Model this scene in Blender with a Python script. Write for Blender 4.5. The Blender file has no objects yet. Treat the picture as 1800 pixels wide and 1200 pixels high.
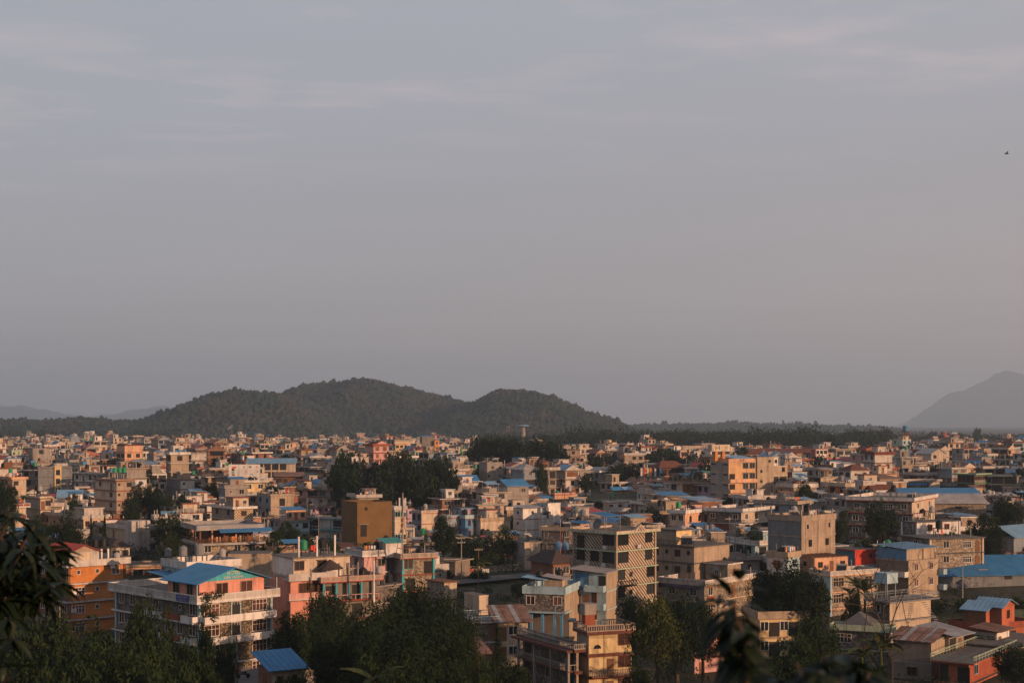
import bpy, math, random
import numpy as np
from mathutils import Vector, Matrix
R = random.Random(7)
rad = math.radians
F, CX, HY = 2500.0, 900.0, 745.0          # the camera's focal length, axis and horizon, in photograph pixels
sc = bpy.context.scene
C = sc.collection

# ------------------------------------------------------------------ camera, sky, sun, exposure
cam = bpy.data.cameras.new('camera')
cam_o = bpy.data.objects.new('camera', cam)
C.objects.link(cam_o)
cam_o.location = (0, 0, 0)
cam_o.rotation_euler = (rad(90), 0, 0)
cam.sensor_width = 36
cam.lens = 50
cam.shift_y = 145 / 1800
cam.clip_start = .1
cam.clip_end = 40000
cam.dof.use_dof = True
cam.dof.focus_distance = 260
cam.dof.aperture_fstop = 4.0
sc.camera = cam_o

SUN_AZ, SUN_EL = rad(36), rad(11)          # to the right and a little behind the camera
sdir = Vector((math.cos(SUN_AZ) * math.cos(SUN_EL), -math.sin(SUN_AZ) * math.cos(SUN_EL), math.sin(SUN_EL)))
sun = bpy.data.lights.new('sun', 'SUN')
sun.energy = 5.0
sun.angle = rad(.6)
sun.color = (1.0, .585, .34)
sun_o = bpy.data.objects.new('sun', sun)
C.objects.link(sun_o)
sun_o.rotation_euler = sdir.to_track_quat('Z', 'Y').to_euler()
sun_o.location = (60, -40, 60)

W = bpy.data.worlds.new('World')
sc.world = W
W.use_nodes = True
nt = W.node_tree
nt.nodes.clear()


def nd(t, typ, **kw):
    n = t.nodes.new(typ)
    for k, v in kw.items():
        if k.startswith('i_'):
            n.inputs[int(k[2:]) if k[2:].isdigit() else k[2:]].default_value = v
        else:
            setattr(n, k, v)
    return n


def ramp(t, src, stops):
    r = t.nodes.new('ShaderNodeValToRGB')
    e = r.color_ramp.elements
    while len(e) < len(stops):
        e.new(.5)
    for el, (p, c) in zip(e, stops):
        el.position = p
        el.color = (*c, 1) if len(c) == 3 else c
    t.links.new(src, r.inputs[0])
    return r


def mixc(t, fac, a, b, mode='MIX'):
    m = t.nodes.new('ShaderNodeMix')
    m.data_type = 'RGBA'
    m.blend_type = mode
    for sock, v in ((0, fac), (6, a), (7, b)):
        if hasattr(v, 'is_output'):
            t.links.new(v, m.inputs[sock])
        else:
            m.inputs[sock].default_value = v if sock == 0 else ((*v, 1) if len(v) == 3 else v)
    return m.outputs[2]


def math_n(t, op, a, b=None):
    m = t.nodes.new('ShaderNodeMath')
    m.operation = op
    for i, v in enumerate((a, b)):
        if v is None:
            continue
        if hasattr(v, 'is_output'):
            t.links.new(v, m.inputs[i])
        else:
            m.inputs[i].default_value = v
    return m.outputs[0]


# a thin high overcast over a clear evening sky
sky = nd(nt, 'ShaderNodeTexSky', sky_type='NISHITA', sun_disc=False, sun_elevation=SUN_EL,
         sun_rotation=math.pi / 2 + SUN_AZ, dust_density=3.0, altitude=800)
bg1 = nd(nt, 'ShaderNodeBackground', i_1=.06)
nt.links.new(sky.outputs[0], bg1.inputs[0])
tc = nd(nt, 'ShaderNodeTexCoord')
sep = nd(nt, 'ShaderNodeSeparateXYZ')
nt.links.new(tc.outputs['Generated'], sep.inputs[0])
veil = ramp(nt, sep.outputs[2], [(0, (.47, .435, .44)), (.06, (.455, .425, .435)), (.16, (.43, .43, .465)), (.32, (.435, .465, .53)), (.6, (.27, .30, .37)), (1, (.18, .215, .28))])
dotn = nd(nt, 'ShaderNodeVectorMath', operation='DOT_PRODUCT')
nt.links.new(tc.outputs['Generated'], dotn.inputs[0])
dotn.inputs[1].default_value = (math.cos(SUN_AZ), -math.sin(SUN_AZ), 0)
warm = ramp(nt, math_n(nt, 'MULTIPLY', math_n(nt, 'ADD', dotn.outputs['Value'], .86), .54), [(0, (0, 0, 0)), (1, (1, 1, 1))])
warm.color_ramp.elements[0].position = 0.0
lowf = ramp(nt, sep.outputs[2], [(0, (1, 1, 1)), (.2, (.25, .25, .25)), (.6, (.1, .1, .1))])
wf = math_n(nt, 'MULTIPLY', warm.outputs[0], lowf.outputs[0])
veil_c = mixc(nt, wf, veil.outputs[0], (.62, .40, .30))
zc = math_n(nt, 'MAXIMUM', sep.outputs[2], .02)
cu = math_n(nt, 'DIVIDE', sep.outputs[0], zc)
cv = math_n(nt, 'DIVIDE', sep.outputs[1], zc)
comb = nd(nt, 'ShaderNodeCombineXYZ')
nt.links.new(cu, comb.inputs[0])
nt.links.new(cv, comb.inputs[1])
mp = nd(nt, 'ShaderNodeMapping')
mp.inputs['Scale'].default_value = (.55, .9, 1)
mp.inputs['Rotation'].default_value = (0, 0, rad(-14))
nt.links.new(comb.outputs[0], mp.inputs[0])
cn = nd(nt, 'ShaderNodeTexNoise', i_2=2.3, i_3=8.0, i_4=.6)
nt.links.new(mp.outputs[0], cn.inputs[0])
cn2 = nd(nt, 'ShaderNodeTexNoise', i_2=.35, i_3=3.0)
nt.links.new(mp.outputs[0], cn2.inputs[0])
cl = ramp(nt, cn.outputs[0], [(.50, (0, 0, 0)), (.68, (1, 1, 1))])
cl2 = ramp(nt, cn2.outputs[0], [(.40, (0, 0, 0)), (.60, (1, 1, 1))])
hz = ramp(nt, sep.outputs[2], [(.13, (0, 0, 0)), (.21, (1, 1, 1))])
cf = math_n(nt, 'MULTIPLY', math_n(nt, 'MULTIPLY', cl.outputs[0], cl2.outputs[0]), math_n(nt, 'MULTIPLY', hz.outputs[0], .46))
cloud_c = mixc(nt, cf, veil_c, (.76, .62, .60))
shade = ramp(nt, cn2.outputs[0], [(.3, (.95, .95, .955)), (.7, (1.05, 1.045, 1.045))])
cloud_c = mixc(nt, 1.0, cloud_c, shade.outputs[0], 'MULTIPLY')
bg2 = nd(nt, 'ShaderNodeBackground', i_1=1.05)
nt.links.new(cloud_c, bg2.inputs[0])
mxs = nd(nt, 'ShaderNodeMixShader', i_0=.86)
nt.links.new(bg1.outputs[0], mxs.inputs[1])
nt.links.new(bg2.outputs[0], mxs.inputs[2])
wo = nd(nt, 'ShaderNodeOutputWorld')
nt.links.new(mxs.outputs[0], wo.inputs[0])

sc.view_settings.view_transform = 'Standard'
sc.view_settings.look = 'None'
sc.view_settings.exposure = 0.0
sc.view_settings.gamma = 1
sc.view_settings.use_curve_mapping = False
sc.cycles.use_denoising = True
sc.cycles.max_bounces = 5
sc.cycles.diffuse_bounces = 2
sc.cycles.glossy_bounces = 2
sc.cycles.transmission_bounces = 2
sc.cycles.volume_bounces = 2
sc.cycles.use_adaptive_sampling = True

# ------------------------------------------------------------------ materials
MATS = {}


def mat(name, col, kind='plaster', rough=.88, grime=.62, col2=None, scale=1.0):
    m = bpy.data.materials.new(name)
    m.use_nodes = True
    t = m.node_tree
    t.nodes.clear()
    out = nd(t, 'ShaderNodeOutputMaterial')
    p = nd(t, 'ShaderNodeBsdfPrincipled')
    p.inputs['Roughness'].default_value = rough
    p.inputs['Specular IOR Level'].default_value = .25
    t.links.new(p.outputs[0], out.inputs[0])
    g = nd(t, 'ShaderNodeNewGeometry')
    pos = g.outputs['Position']
    oi = nd(t, 'ShaderNodeObjectInfo')
    tcn = nd(t, 'ShaderNodeTexCoord')
    obj = tcn.outputs['Object']

    def noise(vec, s, d=3.0, r=.6):
        n = nd(t, 'ShaderNodeTexNoise', i_2=s, i_3=d, i_4=r)
        t.links.new(vec, n.inputs[0])
        return n.outputs[0]

    def maps(vec, scl):
        mm = nd(t, 'ShaderNodeMapping')
        mm.inputs['Scale'].default_value = scl
        t.links.new(vec, mm.inputs[0])
        return mm.outputs[0]

    def uv():
        s = nd(t, 'ShaderNodeSeparateXYZ')
        t.links.new(obj, s.inputs[0])
        c = nd(t, 'ShaderNodeCombineXYZ')
        t.links.new(math_n(t, 'ADD', s.outputs[0], s.outputs[1]), c.inputs[0])
        t.links.new(s.outputs[2], c.inputs[1])
        return c.outputs[0], s

    base = None
    if kind == 'leaf':
        rv = ramp(t, oi.outputs['Random'], [(0, (.72, .8, .7)), (.5, (1, 1, 1)), (1, (1.25, 1.1, 1.0))])
        n = ramp(t, noise(pos, .9, 2), [(.3, (.65, .68, .6)), (.7, (1.3, 1.25, 1.2))])
        base = mixc(t, 1.0, mixc(t, 1.0, col, rv.outputs[0], 'MULTIPLY'), n.outputs[0], 'MULTIPLY')
        if col2:
            n2 = ramp(t, noise(pos, 2.3, 1), [(.6, (0, 0, 0)), (.72, (1, 1, 1))])
            base = mixc(t, n2.outputs[0], base, col2)
        t.links.new(base, p.inputs['Base Color'])
        tr = nd(t, 'ShaderNodeBsdfTranslucent')
        t.links.new(base, tr.inputs[0])
        ms = nd(t, 'ShaderNodeMixShader', i_0=.18)
        t.links.new(p.outputs[0], ms.inputs[1])
        t.links.new(tr.outputs[0], ms.inputs[2])
        t.links.new(ms.outputs[0], out.inputs[0])
        MATS[name] = m
        return m
    if kind == 'hill':
        n = ramp(t, noise(pos, .016, 5, .6), [(.42, (0, 0, 0)), (.66, (1, 1, 1))])
        n2 = ramp(t, noise(pos, .11, 3), [(.3, (.6, .62, .6)), (.7, (1.5, 1.45, 1.4))])
        base = mixc(t, 1.0, mixc(t, n.outputs[0], col, col2), n2.outputs[0], 'MULTIPLY')
        t.links.new(base, p.inputs['Base Color'])
        MATS[name] = m
        return m
    if kind == 'glass':
        rv = ramp(t, oi.outputs['Random'], [(0, tuple(c * .6 for c in col)), (.6, col), (1, tuple(min(1, c * 2.2) for c in col))])
        t.links.new(rv.outputs[0], p.inputs['Base Color'])
        p.inputs['Roughness'].default_value = .22
        p.inputs['Specular IOR Level'].default_value = .2
        MATS[name] = m
        return m
    if kind == 'stone':
        v = nd(t, 'ShaderNodeTexVoronoi', i_2=2.6 * scale)
        t.links.new(obj, v.inputs['Vector'])
        hs = nd(t, 'ShaderNodeSeparateColor')
        t.links.new(v.outputs['Color'], hs.inputs[0])
        cr = ramp(t, hs.outputs[0], [(0, tuple(c * .55 for c in col)), (.5, col), (1, col2 or tuple(c * 1.5 for c in col))])
        ve = nd(t, 'ShaderNodeTexVoronoi', feature='DISTANCE_TO_EDGE', i_2=2.6 * scale)
        t.links.new(obj, ve.inputs['Vector'])
        jr = ramp(t, ve.outputs['Distance'], [(.02, (0, 0, 0)), (.07, (1, 1, 1))])
        base = mixc(t, jr.outputs[0], tuple(c * .45 for c in col), cr.outputs[0])
        bp = nd(t, 'ShaderNodeBump', i_0=.6, i_1=.04)
        t.links.new(jr.outputs[0], bp.inputs['Height'])
        t.links.new(bp.outputs[0], p.inputs['Normal'])
    elif kind == 'brick':
        u, s = uv()
        b = nd(t, 'ShaderNodeTexBrick', i_4=4.0 * scale)
        b.inputs['Scale'].default_value = 2.0
        b.inputs['Brick Width'].default_value = .5
        b.inputs['Row Height'].default_value = .16
        b.inputs['Mortar Size'].default_value = .02
        t.links.new(u, b.inputs['Vector'])
        b.inputs['Color1'].default_value = (*col, 1)
        b.inputs['Color2'].default_value = (*[c * .72 for c in col], 1)
        b.inputs['Mortar'].default_value = (*(col2 or (.3, .22, .16)), 1)
        base = b.outputs[0]
    elif kind == 'zig':
        u, s = uv()
        pp = math_n(t, 'SUBTRACT', s.outputs[0], s.outputs[1])
        ph = math_n(t, 'ADD', math_n(t, 'ADD', pp, s.outputs[2]), math_n(t, 'MULTIPLY', noise(obj, .9, 3), .35))
        st = math_n(t, 'FRACT', math_n(t, 'MULTIPLY', ph, 1.4))
        sr = ramp(t, st, [(.42, (0, 0, 0)), (.56, (1, 1, 1))])
        base = mixc(t, sr.outputs[0], col, col2)
    elif kind == 'check':
        u, s = uv()
        ck = nd(t, 'ShaderNodeTexChecker', i_3=2.6)
        t.links.new(u, ck.inputs[0])
        ck.inputs[1].default_value = (*col, 1)
        ck.inputs[2].default_value = (*col2, 1)
        base = ck.outputs[0]
    elif kind == 'tin':
        wv = nd(t, 'ShaderNodeTexWave', i_1=.9)
        wv.inputs['Scale'].default_value = 1.2
        wv.inputs['Distortion'].default_value = 0
        t.links.new(obj, wv.inputs[0])
        bp = nd(t, 'ShaderNodeBump', i_0=.5, i_1=.05)
        t.links.new(wv.outputs['Fac'], bp.inputs['Height'])
        t.links.new(bp.outputs[0], p.inputs['Normal'])
        n = ramp(t, noise(pos, .5, 5, .7), [(.35, (0, 0, 0)), (.68, (1, 1, 1))])
        base = mixc(t, math_n(t, 'MULTIPLY', n.outputs[0], grime), col, col2 or tuple(c * .6 for c in col))
        p.inputs['Roughness'].default_value = rough
        p.inputs['Metallic'].default_value = .0
    elif kind == 'tile':
        u, s = uv()
        b = nd(t, 'ShaderNodeTexBrick')
        b.inputs['Scale'].default_value = 2.2
        b.inputs['Mortar Size'].default_value = .03
        t.links.new(u, b.inputs['Vector'])
        b.inputs['Color1'].default_value = (*col, 1)
        b.inputs['Color2'].default_value = (*[c * .7 for c in col], 1)
        b.inputs['Mortar'].default_value = (*[c * .35 for c in col], 1)
        base = b.outputs[0]
    elif kind == 'ground':
        n = ramp(t, noise(pos, .05, 6, .65), [(.32, col), (.48, col2), (.6, tuple(c * .6 for c in col)), (.72, (.10, .08, .055))])
        n3 = ramp(t, noise(pos, 1.4, 5), [(.3, (.6, .6, .6)), (.7, (1.3, 1.3, 1.25))])
        base = mixc(t, 1.0, n.outputs[0], n3.outputs[0], 'MULTIPLY')
        t.links.new(base, p.inputs['Base Color'])
        MATS[name] = m
        return m
    else:
        base = nd(t, 'ShaderNodeRGB')
        base.outputs[0].default_value = (*col, 1)
        base = base.outputs[0]
    # wear: broad mottling, rain streaks, a little per-object variation
    n1 = ramp(t, noise(pos, .42, 5, .65), [(.28, (.66, .65, .64)), (.7, (1.06, 1.06, 1.06))])
    base = mixc(t, .85, base, n1.outputs[0], 'MULTIPLY')
    if grime > 0 and kind != 'tin':
        sn = ramp(t, noise(maps(pos, (1.3, 1.3, .13)), 1.0, 4, .62), [(.47, (0, 0, 0)), (.72, (1, 1, 1))])
        pn = ramp(t, noise(pos, .8, 4, .7), [(.45, (.38, .38, .38)), (.72, (1, 1, 1))])
        fac = math_n(t, 'MULTIPLY', math_n(t, 'MULTIPLY', sn.outputs[0], pn.outputs[0]), min(1, grime * 1.5))
        base = mixc(t, fac, base, (.075, .062, .05))
    rv = ramp(t, oi.outputs['Random'], [(0, (.9, .9, .9)), (1, (1.08, 1.07, 1.06))])
    base = mixc(t, 1.0, base, rv.outputs[0], 'MULTIPLY')
    t.links.new(base, p.inputs['Base Color'])
    MATS[name] = m
    return m


for nm, c, k in [
    ('white', (.68, .64, .60), {}), ('offwhite', (.52, .47, .43), {}), ('cream', (.56, .45, .34), {}), ('yellow', (.66, .49, .26), {}),
    ('peach', (.66, .38, .24), {}), ('pink', (.60, .34, .31), {}), ('salmon', (.68, .30, .225), {}), ('tan', (.37, .285, .215), {}),
    ('ochre', (.165, .095, .036), dict(grime=.12)), ('porange', (.60, .36, .19), {}), ('orange', (.62, .24, .07), {}), ('maroon', (.17, .045, .035), {}), ('redbrown', (.30, .075, .04), {}),
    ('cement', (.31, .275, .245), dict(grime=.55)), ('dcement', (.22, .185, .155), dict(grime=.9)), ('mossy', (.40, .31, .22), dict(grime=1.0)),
    ('greyblue', (.25, .29, .33), {}), ('grey', (.20, .21, .22), {}), ('dgrey', (.10, .10, .105), {}),
    ('blue', (.10, .27, .47), {}), ('lblue', (.36, .50, .56), {}), ('turq', (.06, .37, .43), {}), ('pturq', (.35, .62, .62), dict(grime=.15)), ('green', (.42, .50, .36), {}),
    ('lilac', (.42, .31, .40), {}), ('red', (.62, .06, .035), dict(grime=.15)), ('terracotta', (.42, .12, .06), {}),
    ('wood', (.20, .09, .045), {}), ('black', (.012, .012, .013), dict(grime=0, rough=.5)), ('dark', (.03, .027, .025), dict(grime=0)),
    ('asphalt', (.14, .135, .13), dict(grime=.3)), ('gtank', (.03, .25, .12), dict(grime=.1, rough=.5)), ('steel', (.34, .33, .32), dict(grime=.1, rough=.35)), ('rooftop', (.15, .13, .115), dict(grime=.7)),
    ('cloth', (.65, .62, .6), dict(grime=0)), ('skin', (.35, .2, .13), dict(grime=0)), ('orangecloth', (.75, .25, .03), dict(grime=0)), ('bluecloth', (.06, .2, .5), dict(grime=0)),
    ('pole', (.30, .27, .24), dict(grime=.4)), ('signpurple', (.05, .04, .12), dict(grime=0)), ('signblue', (.08, .12, .3), dict(grime=0)),
]:
    mat(nm, c, 'plaster', **k)
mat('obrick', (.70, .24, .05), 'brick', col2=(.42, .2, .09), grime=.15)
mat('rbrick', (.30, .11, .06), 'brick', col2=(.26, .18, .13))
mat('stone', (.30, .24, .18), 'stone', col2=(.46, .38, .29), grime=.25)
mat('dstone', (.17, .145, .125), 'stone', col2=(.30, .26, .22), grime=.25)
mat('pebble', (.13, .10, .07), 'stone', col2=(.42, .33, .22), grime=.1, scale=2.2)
mat('zig', (.52, .41, .31), 'zig', col2=(.115, .085, .07), grime=.25)
mat('check', (.62, .50, .34), 'check', col2=(.20, .12, .07), grime=.1)
mat('btin', (.03, .18, .40), 'tin', rough=.55, grime=.7, col2=(.075, .22, .36))
mat('lbtin', (.16, .34, .50), 'tin', rough=.5, grime=.5, col2=(.30, .36, .42))
mat('gtin', (.36, .355, .36), 'tin', rough=.5, grime=.9, col2=(.24, .20, .18))
mat('rtin', (.30, .17, .12), 'tin', rough=.75, grime=1.0, col2=(.13, .06, .035))
mat('ttin', (.05, .36, .31), 'tin', rough=.5, grime=.3)
mat('redtin', (.40, .06, .04), 'tin', rough=.6, grime=.4)
mat('tile', (.20, .075, .05), 'tile', grime=.3)
mat('dtile', (.10, .07, .06), 'tile', grime=.4)
mat('glass', (.016, .018, .02), 'glass')
mat('curtain', (.065, .03, .024), 'glass')
mat('bark', (.07, .05, .035), grime=.4)
mat('leafd', (.013, .027, .008), 'leaf')
mat('leafm', (.017, .034, .009), 'leaf', col2=(.042, .050, .013))
mat('leafy', (.045, .06, .016), 'leaf', col2=(.11, .085, .02))
mat('leaffar', (.020, .032, .016), 'leaf')
mat('leafhill', (.014, .031, .021), 'hill', col2=(.045, .040, .030))
mat('culm', (.055, .05, .02), grime=.2)
mat('bigleaf', (.012, .022, .011), 'leaf', rough=.45)
mat('ground', (.030, .040, .016), 'ground', col2=(.06, .05, .032))
mat('field', (.075, .095, .03), 'ground', col2=(.11, .11, .045))


# ------------------------------------------------------------------ mesh helpers
class MB:
    def __init__(s):
        s.v, s.f, s.m, s.ml = [], [], [], []

    def mi(s, m):
        if m not in s.ml:
            s.ml.append(m)
        return s.ml.index(m)

    def box(s, a, b, m, T=None, skip=()):
        (x0, y0, z0), (x1, y1, z1) = a, b
        i = len(s.v)
        P = [(x0, y0, z0), (x1, y0, z0), (x1, y1, z0), (x0, y1, z0), (x0, y0, z1), (x1, y0, z1), (x1, y1, z1), (x0, y1, z1)]
        s.v += [T @ Vector(p) for p in P] if T is not None else P
        Q = {'b': (0, 3, 2, 1), 't': (4, 5, 6, 7), 'f': (0, 1, 5, 4), 'r': (1, 2, 6, 5), 'k': (2, 3, 7, 6), 'l': (3, 0, 4, 7)}
        for k, q in Q.items():
            if k in skip:
                continue
            s.f.append(tuple(i + j for j in q))
            s.m.append(s.mi(m[k] if isinstance(m, dict) else m))

    def poly(s, pts, m):
        i = len(s.v)
        s.v += [tuple(p) for p in pts]
        s.f.append(tuple(range(i, i + len(pts))))
        s.m.append(s.mi(m))

    def prism(s, pts, ext, m):
        """pts: planar loop, ext: vector of extrusion"""
        i, n = len(s.v), len(pts)
        e = Vector(ext)
        s.v += [tuple(p) for p in pts] + [tuple(Vector(p) + e) for p in pts]
        k = s.mi(m)
        s.f.append(tuple(range(i, i + n)))
        s.f.append(tuple(range(i + 2 * n - 1, i + n - 1, -1)))
        s.m += [k, k]
        for j in range(n):
            j2 = (j + 1) % n
            s.f.append((i + j, i + n + j, i + n + j2, i + j2))
            s.m.append(k)

    def tube(s, pts, rads, m, n=7, cap=True):
        k = s.mi(m)
        rings = []
        pts = [Vector(p) for p in pts]
        if not hasattr(rads, '__len__'):
            rads = [rads] * len(pts)
        for j, p in enumerate(pts):
            d = (pts[min(j + 1, len(pts) - 1)] - pts[max(j - 1, 0)]).normalized()
            a = Vector((0, 0, 1)) if abs(d.z) < .9 else Vector((1, 0, 0))
            u = d.cross(a).normalized()
            w = d.cross(u)
            ring = []
            for q in range(n):
                an = 2 * math.pi * q / n
                ring.append(len(s.v))
                s.v.append(tuple(p + (u * math.cos(an) + w * math.sin(an)) * rads[j]))
            rings.append(ring)
        for a, b in zip(rings, rings[1:]):
            for q in range(n):
                q2 = (q + 1) % n
                s.f.append((a[q], b[q], b[q2], a[q2]))
                s.m.append(k)
        if cap:
            s.f.append(tuple(rings[0]))
            s.f.append(tuple(reversed(rings[-1])))
            s.m += [k, k]

    def lathe(s, prof, m, n=12, c=(0, 0, 0)):
        k = s.mi(m)
        rings = []
        for r, z in prof:
            ring = []
            for q in range(n):
                an = 2 * math.pi * q / n
                ring.append(len(s.v))
                s.v.append((c[0] + r * math.cos(an), c[1] + r * math.sin(an), c[2] + z))
            rings.append(ring)
        for a, b in zip(rings, rings[1:]):
            for q in range(n):
                q2 = (q + 1) % n
                s.f.append((a[q], a[q2], b[q2], b[q]))
                s.m.append(k)
        s.f.append(tuple(reversed(rings[0])))
        s.f.append(tuple(rings[-1]))
        s.m += [k, k]

    def mesh(s, name):
        me = bpy.data.meshes.new(name)
        me.from_pydata(s.v, [], s.f)
        for m in s.ml:
            me.materials.append(MATS[m])
        me.polygons.foreach_set('material_index', s.m)
        me.update()
        return me

    def obj(s, name, parent=None):
        return link(name, s.mesh(name), parent)


def link(name, me, parent=None, loc=None, rz=None, scale=None):
    o = bpy.data.objects.new(name, me)
    C.objects.link(o)
    if parent is not None:
        o.parent = parent
    if loc is not None:
        o.location = loc
    if rz is not None:
        o.rotation_euler = (0, 0, rz)
    if scale is not None:
        o.scale = scale
    return o


def npmesh(name, V, Q, mats):
    """V (n,3), Q (m,k) faces of k corners"""
    V = np.asarray(V, np.float32)
    Q = np.asarray(Q, np.int32)
    me = bpy.data.meshes.new(name)
    me.vertices.add(len(V))
    me.vertices.foreach_set('co', V.ravel())
    k = Q.shape[1]
    me.loops.add(Q.size)
    me.loops.foreach_set('vertex_index', Q.ravel())
    me.polygons.add(len(Q))
    me.polygons.foreach_set('loop_start', np.arange(0, Q.size, k, dtype=np.int32))
    try:
        me.polygons.foreach_set('loop_total', np.full(len(Q), k, np.int32))
    except Exception:
        pass
    for m in mats:
        me.materials.append(MATS[m])
    me.update()
    me.validate()
    return me


def tag(o, label=None, cat=None, group=None, kind=None):
    if label:
        o['label'] = label
    if cat:
        o['category'] = cat
    if group:
        o['group'] = group
    if kind:
        o['kind'] = kind
    return o


def proj(x, y, z):
    return CX + F * x / y, HY - F * z / y


def at(px, py, D):
    return Vector(((px - CX) * D / F, D, (HY - py) * D / F))


UC = {}


def ubox(name, parent, a, b, m, rz=None, top=None):
    """a box that shares one unit cube mesh per material"""
    key = (m, top)
    if key not in UC:
        q = MB()
        q.box((0, 0, 0), (1, 1, 1), {'b': m, 't': top or m, 'f': m, 'r': m, 'k': m, 'l': m})
        UC[key] = q.mesh('block_' + m)
    return link(name, UC[key], parent, a, rz, tuple(max(1e-3, q - p) for p, q in zip(a, b)))


LMK = {}          # landmarks that labels refer to: phrase -> (px, py)
DEFER = []        # (object, base phrase, px, py): label is written at the end
ORD = ['', 'second ', 'third ', 'fourth ', 'fifth ', 'sixth ', 'seventh ', 'eighth ', 'ninth ', 'tenth ', 'eleventh ', 'twelfth ', 'thirteenth ', 'fourteenth ', 'fifteenth ']


def defer(o, base, x, y, z):
    px, py = proj(x, y, z)
    DEFER.append((o, base, px, py))


def write_labels():
    groups = {}
    for o, base, px, py in DEFER:
        best = min(LMK.items(), key=lambda kv: (kv[1][0] - px) ** 2 + (2.2 * (kv[1][1] - py)) ** 2)
        dx, dy = px - best[1][0], py - best[1][1]
        w = ('right of' if dx > 0 else 'left of') if abs(dx) > 1.6 * abs(dy) else ('beyond' if dy < 0 else 'before')
        groups.setdefault((base, best[0], w), []).append((math.hypot(dx, dy), o))
    for (base, lm, w), rows in groups.items():
        rows.sort(key=lambda r: r[0])
        for i, (d, o) in enumerate(rows):
            o['label'] = f"{ORD[i] if i < 15 else 'far '}{base} {w} {lm}"


# ------------------------------------------------------------------ terrain
GY = [-400, -60, -4, 0, 20, 60, 110, 170, 230, 285, 330, 390, 470, 600, 830, 1250, 2000, 12000]
GZ = [40, 12, -1.2, -1.7, -9, -25, -34, -37, -36, -33.2, -30.2, -28.2, -26, -25, -25, -25.5, -26, -26]


def gz(x, y):
    dip = 6.5 * math.exp(-((x + 12) / 70) ** 2 - ((y - 388) / 46) ** 2)      # the hollow in the middle of the town
    return float(np.interp(y, GY, GZ)) - dip + .5 * math.sin(x * .021 + 1) * math.sin(y * .017) * min(1, max(0, (y - 60) / 100))


def build_terrain():
    ys = list(np.arange(-400, 400, 10)) + list(np.arange(400, 1500, 25)) + list(np.arange(1500, 4000, 100)) + list(np.arange(4000, 17400, 400))
    xs = list(np.arange(-9000, -600, 400)) + list(np.arange(-600, 601, 15)) + list(np.arange(1000, 9001, 400))
    V = [(x, y, gz(x, y)) for y in ys for x in xs]
    n = len(xs)
    Q = [(j * n + i, j * n + i + 1, (j + 1) * n + i + 1, (j + 1) * n + i) for j in range(len(ys) - 1) for i in range(n - 1)]
    me = npmesh('ground', V, Q, ['ground'])
    o = link('ground', me)
    tag(o, kind='structure')
    for p in me.polygons:
        p.use_smooth = True


build_terrain()


# ------------------------------------------------------------------ hills, far woods, mountains
def ico(sub):
    import bmesh
    bm = bmesh.new()
    bmesh.ops.create_icosphere(bm, subdivisions=sub, radius=1)
    V = np.array([v.co[:] for v in bm.verts])
    Q = np.array([[v.index for v in f.verts] for f in bm.faces])
    bm.free()
    return V, Q


RIDGES = [  # distance, half depths front and back, profile in photograph pixels
    (2380, 420, 300, [(255, 752), (285, 741), (305, 730), (330, 716), (355, 703), (380, 694), (410, 688), (425, 687), (445, 691), (470, 692), (510, 698), (560, 715), (640, 750)]),
    (2700, 480, 350, [(440, 745), (495, 712), (517, 693), (525, 684), (540, 677), (575, 675), (605, 673), (635, 668), (665, 672), (690, 679), (720, 686), (760, 695), (800, 704), (830, 711), (870, 722), (960, 750)]),
    (2450, 420, 300, [(740, 752), (800, 722), (832, 711), (850, 701), (868, 691), (885, 688), (910, 687), (945, 691), (965, 699), (985, 707), (1005, 716), (1030, 727), (1060, 735), (1085, 741), (1110, 752)]),
    (2250, 300, 300, [(-160, 746), (-40, 741), (40, 739), (90, 741), (150, 736), (200, 741), (240, 740), (290, 744), (330, 750)]),
]
FARRIDGE = [
    (4300, 500, 300, [(1060, 757), (1090, 751), (1130, 748), (1200, 748), (1260, 746), (1290, 744), (1340, 748), (1400, 748), (1470, 751), (1530, 754), (1600, 757), (1680, 758), (1760, 764), (1900, 768)]),
]


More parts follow.
